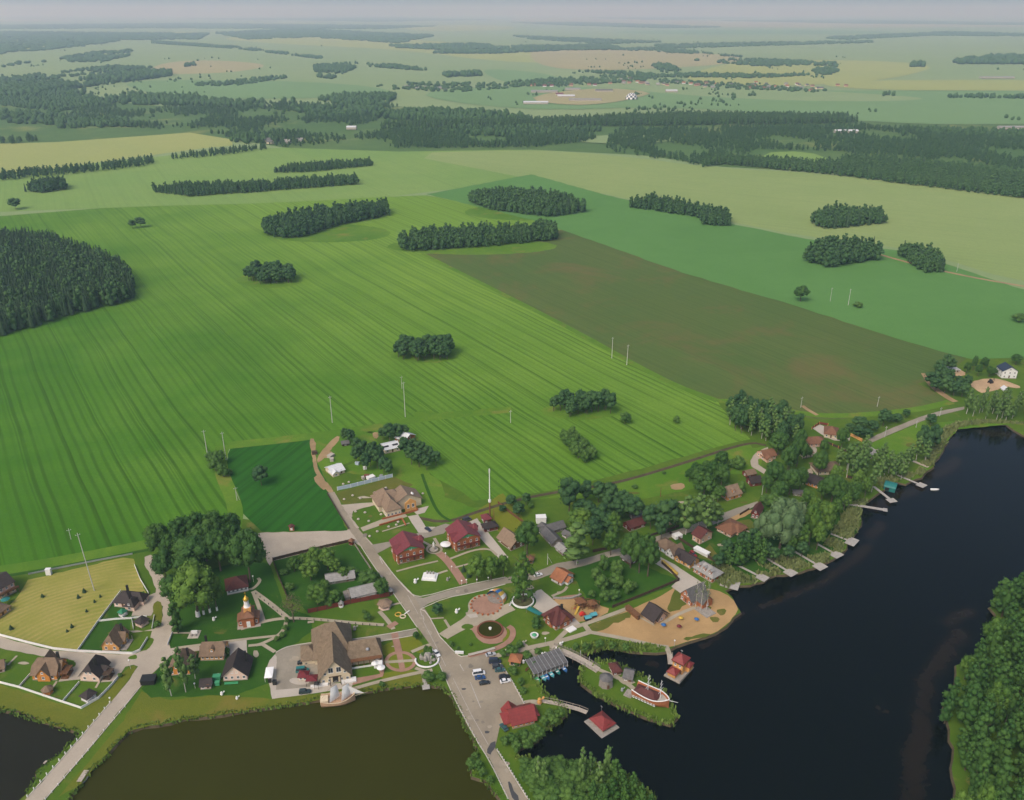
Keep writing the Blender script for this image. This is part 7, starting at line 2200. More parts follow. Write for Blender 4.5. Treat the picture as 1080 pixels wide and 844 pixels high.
jetty('broad pale landing stage beside the brick quay house', [(760, 616), (766, 617.5)], 6, (7, 6), 'jetty')
jetty('plank jetty on the bank of the olive pond beside the causeway', [(92, 815), (84, 827)], 1.8, None, 'paletimber')
jetty('small landing with white platform at the rockery end of the olive pond', [(448, 719), (449, 725)], 1.4, (3, 2.5), 'jetty')
jetty('thin plank pier at the spur of the dark pond', [(47, 808), (50, 805)], .8, None, 'paletimber')
jetty('curving plank gangway to the red roofed floating hut', [(571, 741.5), (590, 745), (610, 750.5), (619, 754)], 1.9, None, 'paletimber', True)
jetty('straight gangway from the beach to the orange tower house', [(706, 692), (707, 703)], 2.2, None, 'paletimber', True)
# footbridge
q = [P(582, 683.5, 0), P(606, 695, 0), P(631, 707.5, 0)]
t = thing('footbridge', 'long timber footbridge from the park path to the green island', 'bridge', tuple(q[0]), 0)
loc = [Vector((p.x - q[0].x, p.y - q[0].y, 0)) for p in q]
e = loc[2].normalized()
n = Vector((-e.y, e.x, 0))
Lb = loc[2].length
v, f = [], []
for i in range(13):
    s = i / 12
    z = .35 + 1.1 * math.sin(math.pi * s)
    for w in (-1.7, 1.7):
        p = e * (Lb * s) + n * w
        v.append((p.x, p.y, z))
m = MB().solid(v, [(2 * i, 2 * i + 2, 2 * i + 3, 2 * i + 1)[::-1] for i in range(12)], .3)
part(t, 'deck', m, 'paletimber')
for w in (-1.75, 1.75):
    m = MB()
    for i in range(12):
        z0, z1 = [.35 + 1.1 * math.sin(math.pi * k / 12) for k in (i, i + 1)]
        pa, pb = e * (Lb * i / 12) + n * w, e * (Lb * (i + 1) / 12) + n * w
        for hh in (.55, 1.1):
            m.tube((pa.x, pa.y, z0 + hh), (pb.x, pb.y, z1 + hh), .07, n=5)
        m.cyl(pa.x, pa.y, z0, z0 + 1.1, .08, n=5)
    part(t, 'railing', m, 'greywood')
for i in range(1, 6):
    for w in (-1.5, 1.5):
        p = e * (Lb * i / 6) + n * w
        part(t, 'pile', MB().cyl(p.x, p.y, -1.5, .3 + 1.1 * math.sin(math.pi * i / 6), .18, n=6), 'darkwood')
for lab, x, y, hp in (('tall pale mooring post beside the middle of the footbridge', 612, 694, 15), ('pale mooring post where the footbridge reaches the island', 621.5, 699, 12), ('short pale post at the shore end of the footbridge', 602, 688.5, 9)):
    t = thing('mooring_post', lab, 'post', P(x, y, WZ), 0)
    part(t, 'post', MB().cyl(0, 0, -1, height_of(x, y, y - hp) * .5, .14, n=6), 'concrete')
    part(t, 'cap', MB().lathe(0, 0, [(.2, height_of(x, y, y - hp) * .5), (.05, height_of(x, y, y - hp) * .5 + .3)], 6), 'steel')

# ------------------------------------------------------------------ poles and mast
def power_pole(label, x, yb, yt, lean=0, brace=None, arm=True, m='concrete', group=None):
    hh = height_of(x, yb, yt)
    t = thing('power_pole', label, 'pole', P(x, yb, .02), 0, group)
    t.rotation_euler = (0, R(lean), .5)
    r = .16 if hh < 14 else .22
    p = part(t, 'pole', MB().cyl(0, 0, 0, hh, r * 1.2, r * .75, 7), m)
    if arm:
        c = part(t, 'crossarm', MB().box(0, 0, hh - .9, 2.2, .16, .16), 'steel')
        for s in (-1, 0, 1):
            MB().cyl(s * .95, 0, hh - .73 if s else hh - .01, hh - .4 if s else hh + .3, .07, n=5).build('insulator', M['frame'], c)
    if brace:
        part(t, 'brace', MB().tube((brace, 0, 0), (.1, 0, hh * .72), r * .8, n=6), m)
    return t


for it in [('tall pole with pale upper half on the mown hay meadow', 99.5, 623, 562, -2), ('thin pole in the striped field behind the mown hay meadow', 75, 569, 558, 0), ('left of the two poles at the corner of the deep green plot', 218.5, 478, 454, 0),
           ('right of the two poles at the corner of the deep green plot', 238.5, 485, 456, 0), ('lattice braced pole in the deep green plot', 250, 528, 514, 0, 1.4), ('pole in the field left of the two poles above the farm', 350.5, 446, 418, 0),
           ('tallest pole above the white roofed farm', 427.5, 440, 403, 0), ('thin pole behind the tallest one above the farm', 424, 410, 397, 0), ('pole in the striped field above the left of the oval copse', 538.5, 446, 433, 0),
           ('left of the two poles at the edge of the brown field', 645.2, 378, 356, 0), ('right of the two poles at the edge of the brown field', 661, 385, 364, 1), ('left of the two poles beside the shrub patch in the green field', 875.5, 318, 304, 0),
           ('right of the two poles beside the shrub patch in the green field', 894.5, 322, 305, 0), ('thin pole in the brown field behind the villa wood', 844.5, 430, 419, 0), ('white leaning pole in the brown field near the lake road', 925, 429, 418.5, 3),
           ('pole on the verge of the lake road nearest the villas', 933, 461, 450, 0), ('pole on the verge halfway along the lake road', 966, 451, 444, 0), ('pole beside the far end of the lake road', 991, 439, 430, 0), ('faint pole at the slanting copse by the field track', 1009, 287, 278, 0)]:
    power_pole(*it[:5], brace=it[5] if len(it) > 5 else None)
power_pole('white A shaped pole on the verge of the village road', 577.5, 595.5, 584, 0, 2.6, False)
power_pole('white pole at the roadside by the larger dark red shed', 803.5, 522, 510, 0, None, False)
power_pole('rust brown pole in the meadow behind the village grove', 696.5, 524, 514, 0, None, False, 'rust')
power_pole('white post standing among the villa birches', 892.5, 504, 489, 0, None, False)
hh = height_of(516.7, 546, 493)
t = thing('radio_mast', 'tall mast with white top and rust brown lower part beside the red roofed kiosk', 'mast', P(516.7, 547.5, .02), 0)
part(t, 'lower_mast', MB().cyl(0, 0, 0, hh * .36, .42, .36, 8), 'rust')
part(t, 'upper_mast', MB().cyl(0, 0, hh * .36 + .01, hh, .34, .2, 8), 'white')
part(t, 'collar', MB().cyl(0, 0, hh * .345, hh * .39, .8, .8, 8), 'white')
part(t, 'antenna', MB().box(0, .35, hh - 2.6, .3, .2, 2.2).box(.4, 0, hh - 2.4, .2, .3, 2.0).box(-.4, 0, hh - 2.4, .2, .3, 2.0), 'steel')
power_pole('thin rust brown post beside the tall mast', 521, 551, 537, 0, None, False, 'rust')


# ------------------------------------------------------------------ fences
def fence(label, pts, h, m, name='fence', z=.02, post=None, gap=3.0, th=.08, cap=None, group=None):
    q = px(pts)
    o = q[0]
    t = thing(name, label, 'fence' if name == 'fence' else 'wall', (o.x, o.y, z), 0, group)
    loc = [p - o for p in q]
    mm, tp = MB(), MB()
    posts = []
    for a, b in zip(loc[:-1], loc[1:]):
        c, e = (a + b) / 2, b - a
        an = math.atan2(e.y, e.x)
        mm.box(c.x, c.y, .12, e.length, th, h - .15, an)
        tp.box(c.x, c.y, h - .028, e.length, th * 2.2, .1, an)
        if post:
            k = max(1, int(e.length / gap))
            posts += [a.lerp(b, i / k) for i in range(k)]
    if post:
        posts.append(loc[-1])
    part(t, 'panel', mm, m)
    part(t, 'top_rail', tp, cap or m)
    if post:
        for p in posts[:100]:
            part(t, 'post', MB().box(p.x, p.y, 0, .3, .3, h + .25), post)
    return t


W = 'white'
fence('white board fence along the road at the foot of the hay meadow', [(-60, 664), (0, 671), (30, 679), (57, 685.5), (82, 688), (125, 690), (140, 690.5), (148, 687), (156, 674)], 1.3, W)
fence('white fence between the hay meadow and the cottage gardens', [(82, 687.5), (104, 656), (122, 632), (128, 624)], 1.1, W)
fence('white fence at the upper right corner of the hay meadow', [(142, 597), (148, 612), (157, 627)], 1.1, W)
fence('white fence between the two gardens north of the ochre cottage', [(104, 656), (122, 654), (139, 653), (155, 651)], 1.0, W)
fence('short white fence beside the black roofed gazebo', [(139, 653), (141, 664.5)], 1.0, W)
fence('white fence at the drive end of the gazebo garden', [(163, 650), (160.5, 664)], 1.0, W)
fence('long white fence around the lawns above the two ponds', [(-60, 704), (0, 721), (20, 726), (66, 741.5), (86, 748), (105, 737), (119, 722.5), (125, 715)], 1.2, W)
fence('white fence between the orange cottage garden and its left neighbour', [(20, 726), (35, 709)], 1.0, W)
fence('white fence between the orange and the black roofed cottages', [(66, 741.5), (84, 720.5)], 1.0, W)
fence('white fence along the pond bank side of the meadow road', [(182, 668), (177, 681)], 1.0, W)
fence('dark plank fence along the top of the fenced plot', [(288, 591.5), (318, 584), (345, 577.5), (371, 571.5)], 1.7, 'darkwood', post='darkwood')
fence('dark plank fence down the left side of the fenced plot', [(288, 592), (294, 610), (303, 631)], 1.7, 'darkwood', post='darkwood')
fence('weathered fence down the right side of the fenced plot', [(372, 572), (385, 592), (397, 610), (411, 627)], 1.4, 'greywood')
fence('long brown plank fence behind the lawn of the thatched restaurant', [(325, 647), (345, 643), (370, 637), (411, 629)], 2.3, 'redwood', post='darkwood', gap=4)
fence('pale blue panel wall in front of the farm tree row', [(356, 517.5), (370, 514.5), (392, 509), (414, 503.5)], 2.2, 'bluewall', 'boundary_wall', post='white', gap=4, th=.2)
fence('dark hedge like fence along the deep green plot', [(345, 521), (356, 540), (368, 559)], 1.2, 'darkwood')
fence('brick retaining wall in front of the cream hall', [(400, 555), (424, 548), (428, 555)], 1.0, 'brick', 'boundary_wall', th=.3)
fence('dark paling fence round the green paddock, lakeward side', [(646, 641.5), (680, 628), (716, 613)], 1.6, 'darkwood', post='darkwood', gap=2.6)
fence('dark paling fence at the quay side of the green paddock', [(716, 613), (708, 604), (698, 595)], 1.6, 'darkwood', post='darkwood', gap=2.6)
fence('plank fence of the mast meadow running to the ditch', [(525, 531), (537, 541), (553, 553)], 1.6, 'brownwood')
fence('dark fence along the lane behind the quay row', [(706, 563), (720, 572), (735, 582), (752, 592), (760, 598)], 1.8, 'darkwood')
fence('low white and blue wall below the pale brick house', [(732.5, 580.5), (747, 588)], 2.2, 'white', 'boundary_wall', th=1.6, cap='white')
fence('brown fence along the village road below the pale birch', [(625, 583), (640, 580)], 1.8, 'darkwood')
fence('dark fence along the road under the leafy village trees', [(686, 566), (705, 560), (716, 556)], 1.5, 'darkwood')
fence('brick pillared wall along the lake side of the villas', [(893, 504), (905, 507), (918, 512)], 1.7, 'darkwood', 'boundary_wall', post='ochre', gap=3.2)
fence('brick pillared wall between the courtyard villa and the birches', [(872, 468), (884, 473), (895, 478)], 1.6, 'darkwood', 'boundary_wall', post='ochre', gap=3.2)
fence('brick pillared wall around the villa courtyard', [(856, 453), (864, 447.5), (873, 449)], 1.6, 'redwood', 'boundary_wall', post='ochre', gap=3.2)
fence('brick gate wall beside the lake road', [(897, 460), (909, 466)], 1.8, 'ochre', 'boundary_wall', th=.4)
fence('low wall of the brown villa drive', [(846, 484), (856, 479)], 1.1, 'stone', 'boundary_wall', th=.3)
fence('dark roadside wall above the maroon house by the willow', [(780, 544), (790, 538)], 1.4, 'darkwood')
fence('long low brick and bench wall at the park end of the car park', [(494, 692.5), (510, 688.5), (522, 685)], .8, 'brick', 'boundary_wall', th=.6, cap='stone')
fence('white letter wall on the lawn beside the park entrance', [(480, 689.5), (489, 690)], 1.2, 'white', 'boundary_wall', th=.4)
fence('thin white rail along the ditch behind the hay meadow', [(30, 606.5), (100, 592.5), (140, 585)], .9, 'steel')
fence('stone wall around the white cottage garden by the playground', [(583, 631.5), (592, 632.5), (603, 632), (613, 628)], .9, 'greystone', 'boundary_wall', th=.4)


# ------------------------------------------------------------------ small furniture
def bollards(label, pts, n, h, m, group, r=.14, world_z=.03, cat='post', name='bollard'):
    q = px(pts)
    seg = [(b - a).length for a, b in zip(q[:-1], q[1:])]
    tot = sum(seg)
    me = None
    for i in range(n):
        d = tot * i / max(1, n - 1)
        k = 0
        while k < len(seg) - 1 and d > seg[k]:
            d -= seg[k]
            k += 1
        p = q[k].lerp(q[k + 1], min(1, d / seg[k]))
        if me is None:
            me = MB().cyl(0, 0, 0, h, r, r * .9, 7).lathe(0, 0, [(r * 1.15, h + .003), (r * .9, h + .12), (.02, h + .16)], 7).mesh('bollard', M[m])
        tag(mesh_obj(name, me, None, (p.x, p.y, world_z)), label, cat, group)


bollards('low white post on the left edge of the causeway between the ponds', [(116, 742), (95, 766), (72, 792), (29, 841)], 15, 1.0, 'white', 'posts on the left edge of the causeway', .2)
bollards('low white post on the right edge of the causeway between the ponds', [(132, 746), (110, 771), (90, 796), (48, 844)], 15, .9, 'white', 'posts on the right edge of the causeway', .17)
bollards('pale guard post between the road and the bottom thicket', [(524.5, 792), (535, 808), (546, 826), (558, 845)], 19, .9, 'concrete', 'guard posts beside the thicket', .22)
bollards('pale guard post along the pond side of the road', [(484, 746), (500, 776), (515, 801), (535, 842)], 24, .7, 'concrete', 'guard posts on the pond side', .16)
bollards('short pale post along the right edge of the car park', [(524, 697), (536, 713), (546, 729), (553, 742)], 16, .8, 'concrete', 'posts on the right edge of the car park', .18)
bollards('dark path light along the straight lawn path below the plank fence', [(309, 653.5), (340, 655), (372, 658.5), (405, 661)], 14, .9, 'black', 'path lights on the lawn path', .16, cat='path light', name='path_light')
bollards('dark path light along the diagonal path to the white hall', [(270, 627), (286, 640), (302, 653)], 8, .9, 'black', 'path lights on the diagonal path', .16, cat='path light', name='path_light')
bollards('yellow flower tub in the row beside the quay yard', [(699, 594), (706, 600), (713, 606.5)], 8, 1.3, 'yellow', 'yellow tubs beside the quay yard', .9, cat='flower tub', name='flower_tub')
bollards('stone seat block in the ring around the brick plaza', oval(512.5, 639, 16.2, 10.4, 20), 18, .6, 'brick', 'seat blocks around the plaza', .5, cat='seat block', name='seat_block', world_z=.2)


def lamp(label, x, yb, h=4.2, m='white', group=None):
    t = thing('street_lamp', label, 'lamp', P(x, yb, .05), 0, group)
    part(t, 'pole', MB().cyl(0, 0, 0, h, .09, .06, 6), 'concrete')
    part(t, 'lamp_globe', MB().ball((0, 0, h + .3), .38), m)


for lab, x, y, h in [('white globe lamp by the road below the guest house lawn, left of two', 503, 615.5, 2.0), ('white globe lamp by the road below the guest house lawn, right of two', 515, 613.5, 2.0), ('globe lamp at the foot of the brick footpath, left side', 487, 617, 2.2), ('globe lamp at the foot of the brick footpath, right side', 492, 616, 2.2),
                     ('globe lamp at the head of the brick footpath, left side', 470, 588, 2.2), ('globe lamp at the head of the brick footpath by the umbrella', 476.5, 602, 2.2), ('white lamp on the park lawn by the footpath to the timber house', 575, 679.5, 3.0), ('white lamp at the shore end of the footbridge', 586.5, 688, 2.2),
                     ('white lamp on the lawn right of the footbridge head', 593, 682, 2.0), ('lamp by the stone wall of the playground', 610.5, 632, 5.0), ('white lamp at the edge of the beach above the gangway', 711, 682, 3), ('lamp at the corner of the grove by the white hall', 267.5, 614, 3.2),
                     ('white lamp on the lawn under the birches of the pond bank', 206, 726, 2.2), ('lamp at the end of the white fence by the road verge', 138, 706, 4.5), ('white lamp at the top of the causeway', 117, 742, 2.6)]:
    lamp(lab, x, y, h)


def bench(label, x, y, rz, m='brownwood', w=1.9):
    t = thing('bench', label, 'bench', P(x, y, .03), rz)
    part(t, 'seat', MB().box(0, 0, .42, w, .5, .1), m)
    part(t, 'backrest', MB().box(0, .27, .6, w, .07, .5), m)
    for s in (-1, 1):
        part(t, 'leg', MB().box(s * (w / 2 - .2), 0, 0, .12, .46, .42), 'black')


bench('pale bench on the lawn path west of the restaurant', 328, 657.5, .2, 'paletimber', 2.8)
bench('green bench in front of the pink and white cottage', 244, 722, .1, 'greenp', 5.5)
bench('white bench by the loose crowned tree ring', 538.5, 638, 1.2, 'white', 3)
bench('wooden bench in the cottage lawn of the boat station path', 556, 707, 1.0, 'brownwood', 2.2)


def bin_(label, x, y, m, w=1.5, h=1.3, name='waste_bin', cat='bin', rz=.1):
    t = thing(name, label, cat, P(x, y, .05), rz)
    part(t, 'container', MB().box(0, 0, .08, w, w * .7, h), m)
    part(t, 'lid', MB().box(0, 0, h + .083, w * 1.06, w * .76, .12), m)


bin_('long black container at the road corner by the birches', 157.3, 719.5, 'black', 5.5, 2.2)
bin_('green box on the lawn beside the tiny pink shed', 229, 716.5, 'greenp', 3.0, 1.8, 'garden_box', 'box')
bin_('small green box with white front on the lawn below it', 229.5, 722.5, 'greenp', 1.8, 1.6, 'garden_box', 'box')
bin_('black bin on the pale strip beside the white tent', 290, 722, 'black', 1.6, 2.0)
bin_('smaller black bin at the foot of the white tent', 284.7, 720, 'black', 1.2, 1.4)
bin_('white board standing in the field margin behind the hay meadow', 52, 606, 'white', 2.4, 3.2, 'notice_board', 'board')
bin_('white panel beside the road at the fenced garden by the quay', 714, 567, 'white', 4.6, 1.8, 'notice_board', 'board', .5)
bin_('white barrel like tank in the garden behind the slate barns', 570.5, 550.5, 'white', 5.2, 3.4, 'water_tank', 'tank')
bin_('dark heap of crates on the dirt track by the farm', 332, 479, 'darkwood', 3, 1.8, 'crate', 'crate')
for i, (x, y, m, w, lab) in enumerate([(387, 503.5, 'rust', 3, 'rusty box in the junk pile behind the blue wall'), (391, 505, 'white', 4.5, 'white container in the junk pile behind the blue wall'), (402, 504, 'steel', 2.4, 'grey box at the right of the junk pile'), (383, 505.5, 'stone', 2, 'pale block at the left of the junk pile'),
                                       (377, 490, 'bluewall', 2.4, 'pale blue barrel under the farm tree row'), (385, 495, 'white', 2, 'white drum under the farm tree row'), (349, 482, 'stone', 4, 'grey rubble block beside the dirt track'), (350, 486, 'stone', 3, 'smaller rubble block beside the dirt track')]):
    bin_(lab, x, y, m, w, 1.5, 'junk_box', 'box', i * .7)
rb = random.Random(4)
for x, y in [(362, 511), (368, 509), (363, 527), (372, 523), (380, 526), (395, 520), (407, 515), (402, 543), (378, 548), (385, 541), (375, 540), (389, 550), (410, 556), (418, 554), (398, 561), (390, 566), (420, 551), (446, 521)]:
    tag(MB().lathe(0, 0, [(.7, 0), (.85, .35), (.5, .75), (.05, .85)], 6).build('boulder', M['stone'], None, False, P(x, y, .03), rb.uniform(0, 3)), 'pale boulder on the lawns around the cream hall', 'boulder', 'boulders around the cream hall')

# statue, monument, sculptures
t = thing('fountain_statue', 'white statue on a column in the round bed between the guest houses', 'statue', P(457.5, 580, .2), 0)
part(t, 'basin', MB().lathe(0, 0, [(2.2, 0), (2.2, .5), (1.9, .5), (1.8, .2)], 12), 'stone')
part(t, 'column', MB().lathe(0, 0, [(.8, .2), (.7, 1.6), (.9, 1.7), (.9, 1.9)], 8), 'stone')
part(t, 'figure', MB().lathe(0, 0, [(.55, 1.91), (.5, 2.6), (.35, 3.0), (.55, 3.6), (.5, 4.0), (.2, 4.25), (.28, 4.5), (.26, 4.75), (.05, 4.95)], 10), 'white', True)
t = thing('monument', 'white stepped monument slab on the lawn of the left guest house', 'monument', P(453.5, 609, .05), -.1)
part(t, 'base', MB().box(0, 0, 0, 7.2, 6, .6), 'white')
part(t, 'step', MB().box(0, .4, .603, 5.4, 4.2, .6), 'white')
for i in range(3):
    part(t, 'stele', MB().box(-1.5 + i * 1.5, 1.2, 1.206, .8, .5, 1.5), 'greystone')


def umbrella(label, x, y, r, m, h=2.4, pts=10):
    t = thing('parasol', label, 'parasol', P(x, y, .2), 0)
    part(t, 'pole', MB().cyl(0, 0, 0, h, .05, n=6), 'steel')
    part(t, 'canopy', MB().lathe(0, 0, [(r, h - .35), (r * .55, h), (.05, h + .35)], pts), m)


umbrella('large white parasol between the two guest houses', 470, 578.5, 2.8, 'white', 3)
umbrella('teal parasol beside the orange annex at the left edge', 7, 637, 2.0, 'teal', 3)
for lab, x, y, m in (('blue sunshade lying nearest the beach pavilion', 699.7, 661, 'bluep'), ('yellow sunshade in the middle of the beach', 718, 653.5, 'yellow'), ('dark red sunshade on the beach nearest the water', 716, 662.5, 'maroon'), ('blue sunshade on the beach by the white birches', 734.5, 655, 'bluep')):
    umbrella(lab, x, y, 1.15, m, 1.5)


def sculpture(label, x, y, m, kind=0, s=1.0):
    t = thing('sculpture', label, 'sculpture', P(x, y, .05), .4)
    part(t, 'body', MB().lathe(0, 0, [(.5 * s, 0), (.7 * s, .5 * s), (.45 * s, 1.2 * s), (.55 * s, 1.5 * s), (.2 * s, 1.9 * s)], 8).tube((0, 0, .9 * s), (1.1 * s, 0, 1.4 * s), .18 * s), m)
    part(t, 'head', MB().ball((1.15 * s, 0, 1.6 * s), .34 * s), m)


for lab, x, y, m, s in [('pale animal sculpture on the lawn of the left guest house', 438, 615, 'white', 1.3), ('white figure sculpture on the park lawn left of the plaza', 481.5, 646.5, 'white', 1.2), ('small grey sculpture on the guest house lawn', 472, 612.5, 'greystone', 1.0), ('white goose sculpture on the lawn by the light green tree', 225.5, 654.5, 'white', 1.0),
                        ('grey stone sculpture on the restaurant lawn', 374, 664.5, 'greystone', 1.2), ('white sculpture by the shrub bed above the parked cars', 534, 688, 'white', .9), ('white swan sculpture on the lawn behind the boat shelter', 572, 692, 'white', 1.0), ('pale sculpture at the fork of the park paths', 552, 680, 'stone', 1.1),
                        ('white sculpture beside the open orange hut', 552, 699.5, 'white', .9), ('small white sculpture at the mouth of the footbridge', 591, 681, 'white', 1.0), ('white sculpture on the lawn by the pond row birches', 228, 714, 'white', .8), ('white figure on the pond bank below the tiny shed', 250, 737.5, 'white', .8),
                        ('white figure standing on the island lawn', 656, 729, 'steel', .9), ('pale figure beside the small waste box on the pond bank', 234, 733, 'white', .9), ('brown rock pair on the bank near the gangway', 569, 742, 'ochre', 1.5)]:
    sculpture(lab, x, y, m, 0, s)
t = thing('tyre_sculpture', 'yellow and white ring sculpture on the lawn by the junction', 'sculpture', P(422.5, 650, .05), .3)


def torus(R0, r, cx=0, cy=0, cz=0, n=16, k=6):
    v = [(cx + (R0 + r * math.cos(2 * math.pi * j / k)) * math.cos(2 * math.pi * i / n), cy + (R0 + r * math.cos(2 * math.pi * j / k)) * math.sin(2 * math.pi * i / n), cz + r * math.sin(2 * math.pi * j / k)) for i in range(n) for j in range(k)]
    f = [(i * k + j, ((i + 1) % n) * k + j, ((i + 1) % n) * k + (j + 1) % k, i * k + (j + 1) % k) for i in range(n) for j in range(k)]
    return v, f


part(t, 'yellow_ring', MB().raw(*torus(1.3, .3, -.9, 1.2, .35)), 'yellow')
part(t, 'white_ring', MB().raw(*torus(1.2, .3, .9, -.9, .35)), 'cream')
part(t, 'white_arm', MB().tube((2, .6, .4), (4.4, 1.6, .9), .25), 'white')

# plaza things
p = P(524.5, 630.5, .2)
t = thing('band_shell', 'striped band shell in blue, yellow and white over the brick plaza', 'band shell', p, R(-38))
M['shell'] = None
mm = {0: MB(), 1: MB(), 2: MB(), 3: MB()}
for i in range(8):
    a0, a1 = math.pi * (.02 + .96 * i / 8), math.pi * (.02 + .96 * (i + 1) / 8)
    v = []
    for k in range(6):
        s = k / 5
        rr = 5.0 * math.sqrt(max(.02, 1 - (s * .88) ** 2))
        for a in (a0, a1):
            v.append((-math.cos(a) * rr, -1.6 + s * 5.2, math.sin(a) * rr * .95))
    mm[i % 4].solid(v, [(2 * k, 2 * k + 1, 2 * k + 3, 2 * k + 2) for k in range(5)], .18)
for i, (nm, mt) in enumerate((('blue_strip', 'bluep'), ('yellow_strip', 'yellow'), ('white_strip', 'white'), ('red_strip', 'ochre'))):
    part(t, nm, mm[i], mt)
part(t, 'stage', MB().cyl(0, 0, 0, .6, 4.6, n=20), 'greywood')
t = thing('fountain_pond', 'round olive fountain pond with brown rim in the park', 'fountain', P(517, 664.5, .2), 0)
part(t, 'rim', MB().lathe(0, 0, [(5.9, 0), (5.9, .6), (5.2, .65), (5.2, .1)], 28), 'rust')
part(t, 'water', MB().cyl(0, 0, .02, .3, 5.19, n=28), M['w_olive'])
part(t, 'nozzle', MB().lathe(0, 0, [(.5, .3), (.35, 1.0), (.7, 1.1), (.7, 1.25), (.1, 1.5)], 10), 'white')
t = thing('tree_bed', 'white ring wall around the bed of the tall loose crowned tree', 'planter', P(551.5, 634.5, .2), 0)
v, f = [], []
part(t, 'ring_wall', MB().lathe(0, 0, [(5.2, 0), (5.2, .8), (4.7, .8), (4.7, .05)], 26), 'white')
part(t, 'soil', MB().cyl(0, 0, .02, .12, 4.69, n=26), M['flower'])
t = thing('rockery', 'rockery with boulders and bushes inside a white half ring by the road', 'rockery', P(450.5, 697, .05), 0)
rr = random.Random(8)
v = []
pts = [(4.9 * math.cos(R(a)), 4.9 * math.sin(R(a)) * .9) for a in range(170, 385, 12)]
m = MB()
for a, b in zip(pts[:-1], pts[1:]):
    m.tube((a[0], a[1], .5), (b[0], b[1], .5), .4, n=6)
part(t, 'white_ring', m, 'white')
m = MB()
for i in range(26):
    a, q = rr.uniform(0, 6.28), rr.uniform(0, 3.6)
    s = rr.uniform(.5, 1.1)
    m.lathe(q * math.cos(a), q * math.sin(a) + 1.2, [(s, 0), (s * 1.05, s * .6 + (3.6 - q) * .5), (s * .6, s * 1.1 + (3.6 - q) * .6), (.05, s * 1.3 + (3.6 - q) * .6)], 6)
part(t, 'boulder_heap', m, 'greystone')
stand('bush', 'low shrub growing in the rockery by the road', [(446, 694, 688, 6), (453, 692, 684, 7), (450, 688, 681, 7), (456, 696, 691, 5)])
bin_('white kiosk box on the terrace east of the restaurant', 399, 703, 'white', 3.4, 2.0, 'terrace_box', 'box')
umbrella('white parasol on the terrace east of the restaurant, upper', 397.5, 697, 1.8, 'white')
umbrella('white parasol on the terrace east of the restaurant, lower', 402, 708, 1.8, 'white')
umbrella('white parasol nearest the thatched roof on the east terrace', 395.5, 703.5, 1.5, 'white')
# market table beside the timber house, teal awning
canopy('long teal awning stall beside the dark red roofed timber house', 563.5, 648.5, 7.5, 2.6, 2.2, 'teal', R(-40), .3, 'greywood', 'awning_stall', 'stall')
t = thing('planter_pot', 'big white planter bowl on the park lawn by the yellow green tree', 'planter', P(563.5, 672, .05), 0)
part(t, 'bowl', MB().lathe(0, 0, [(1.3, 0), (1.8, 1.2), (1.9, 1.3), (1.5, 1.3), (1.4, .9)], 14), 'white')
part(t, 'plant', MB().ball((0, 0, 1.2), 1.1, 8, 5, .6), 'greenp')

# playground
t = thing('play_tower', 'wooden play tower with roofed decks and a yellow slide', 'playground tower', P(612, 640, .03), R(-25))
part(t, 'deck', MB().box(0, 0, 1.6, 4, 4, .2).box(5.5, 1, 1.4, 3.2, 3.2, .2).box(2.7, .5, 1.5, 2.2, 1.2, .12), 'brownwood')
for x, y in ((-1.9, -1.9), (1.9, -1.9), (1.9, 1.9), (-1.9, 1.9), (4, -.5), (7, -.5), (7, 2.5), (4, 2.5)):
    part(t, 'post', MB().cyl(x, y, 0, 3.6, .14, n=6), 'brownwood')
part(t, 'roof', MB().lathe(0, 0, [(3.4, 3.6), (.1, 5.4)], 4).lathe(5.5, 1, [(2.8, 3.6), (.1, 5.0)], 4), 'brownwood')
part(t, 'slide', MB().raw([(-.5, -2.0, 1.75), (.5, -2.0, 1.75), (.5, -6.6, .3), (-.5, -6.6, .3), (-.5, -2.0, 1.6), (.5, -2.0, 1.6), (.5, -6.6, .15), (-.5, -6.6, .15)], [(3, 2, 1, 0), (4, 5, 6, 7), (0, 1, 5, 4), (1, 2, 6, 5), (2, 3, 7, 6), (3, 0, 4, 7)]), 'yellow')
t = thing('climbing_frame', 'brown wooden climbing frame beside the play tower', 'climbing frame', P(624, 641, .03), R(-20))
for x, y in ((-3, -2), (3, -2), (3, 2), (-3, 2)):
    part(t, 'post', MB().cyl(x, y, 0, 3.0, .16, n=6), 'brownwood')
part(t, 'ladder_beam', MB().box(0, -2, 2.9, 6.4, .2, .2).box(0, 2, 2.9, 6.4, .2, .2).box(0, 0, 3.0, .2, 4.2, .2).box(-1.6, 0, 3.0, .2, 4.2, .2).box(1.6, 0, 3.0, .2, 4.2, .2), 'brownwood')
t = thing('play_car', 'red play car on the playground sand', 'play car', P(614.3, 648.8, .03), .3)
part(t, 'body', loft([(-1.4, ring(.8, .2, .8, .9)), (-.3, ring(.85, .2, 1.7, .8)), (.5, ring(.85, .2, 1.6, .8)), (1.4, ring(.7, .2, .7, .9))]), 'redp')
for sx in (-.9, .9):
    for sy in (-.8, .8):
        part(t, 'wheel', MB().tube((sx, sy - .1, .3), (sx, sy + .1, .3), .3, n=8), 'black')
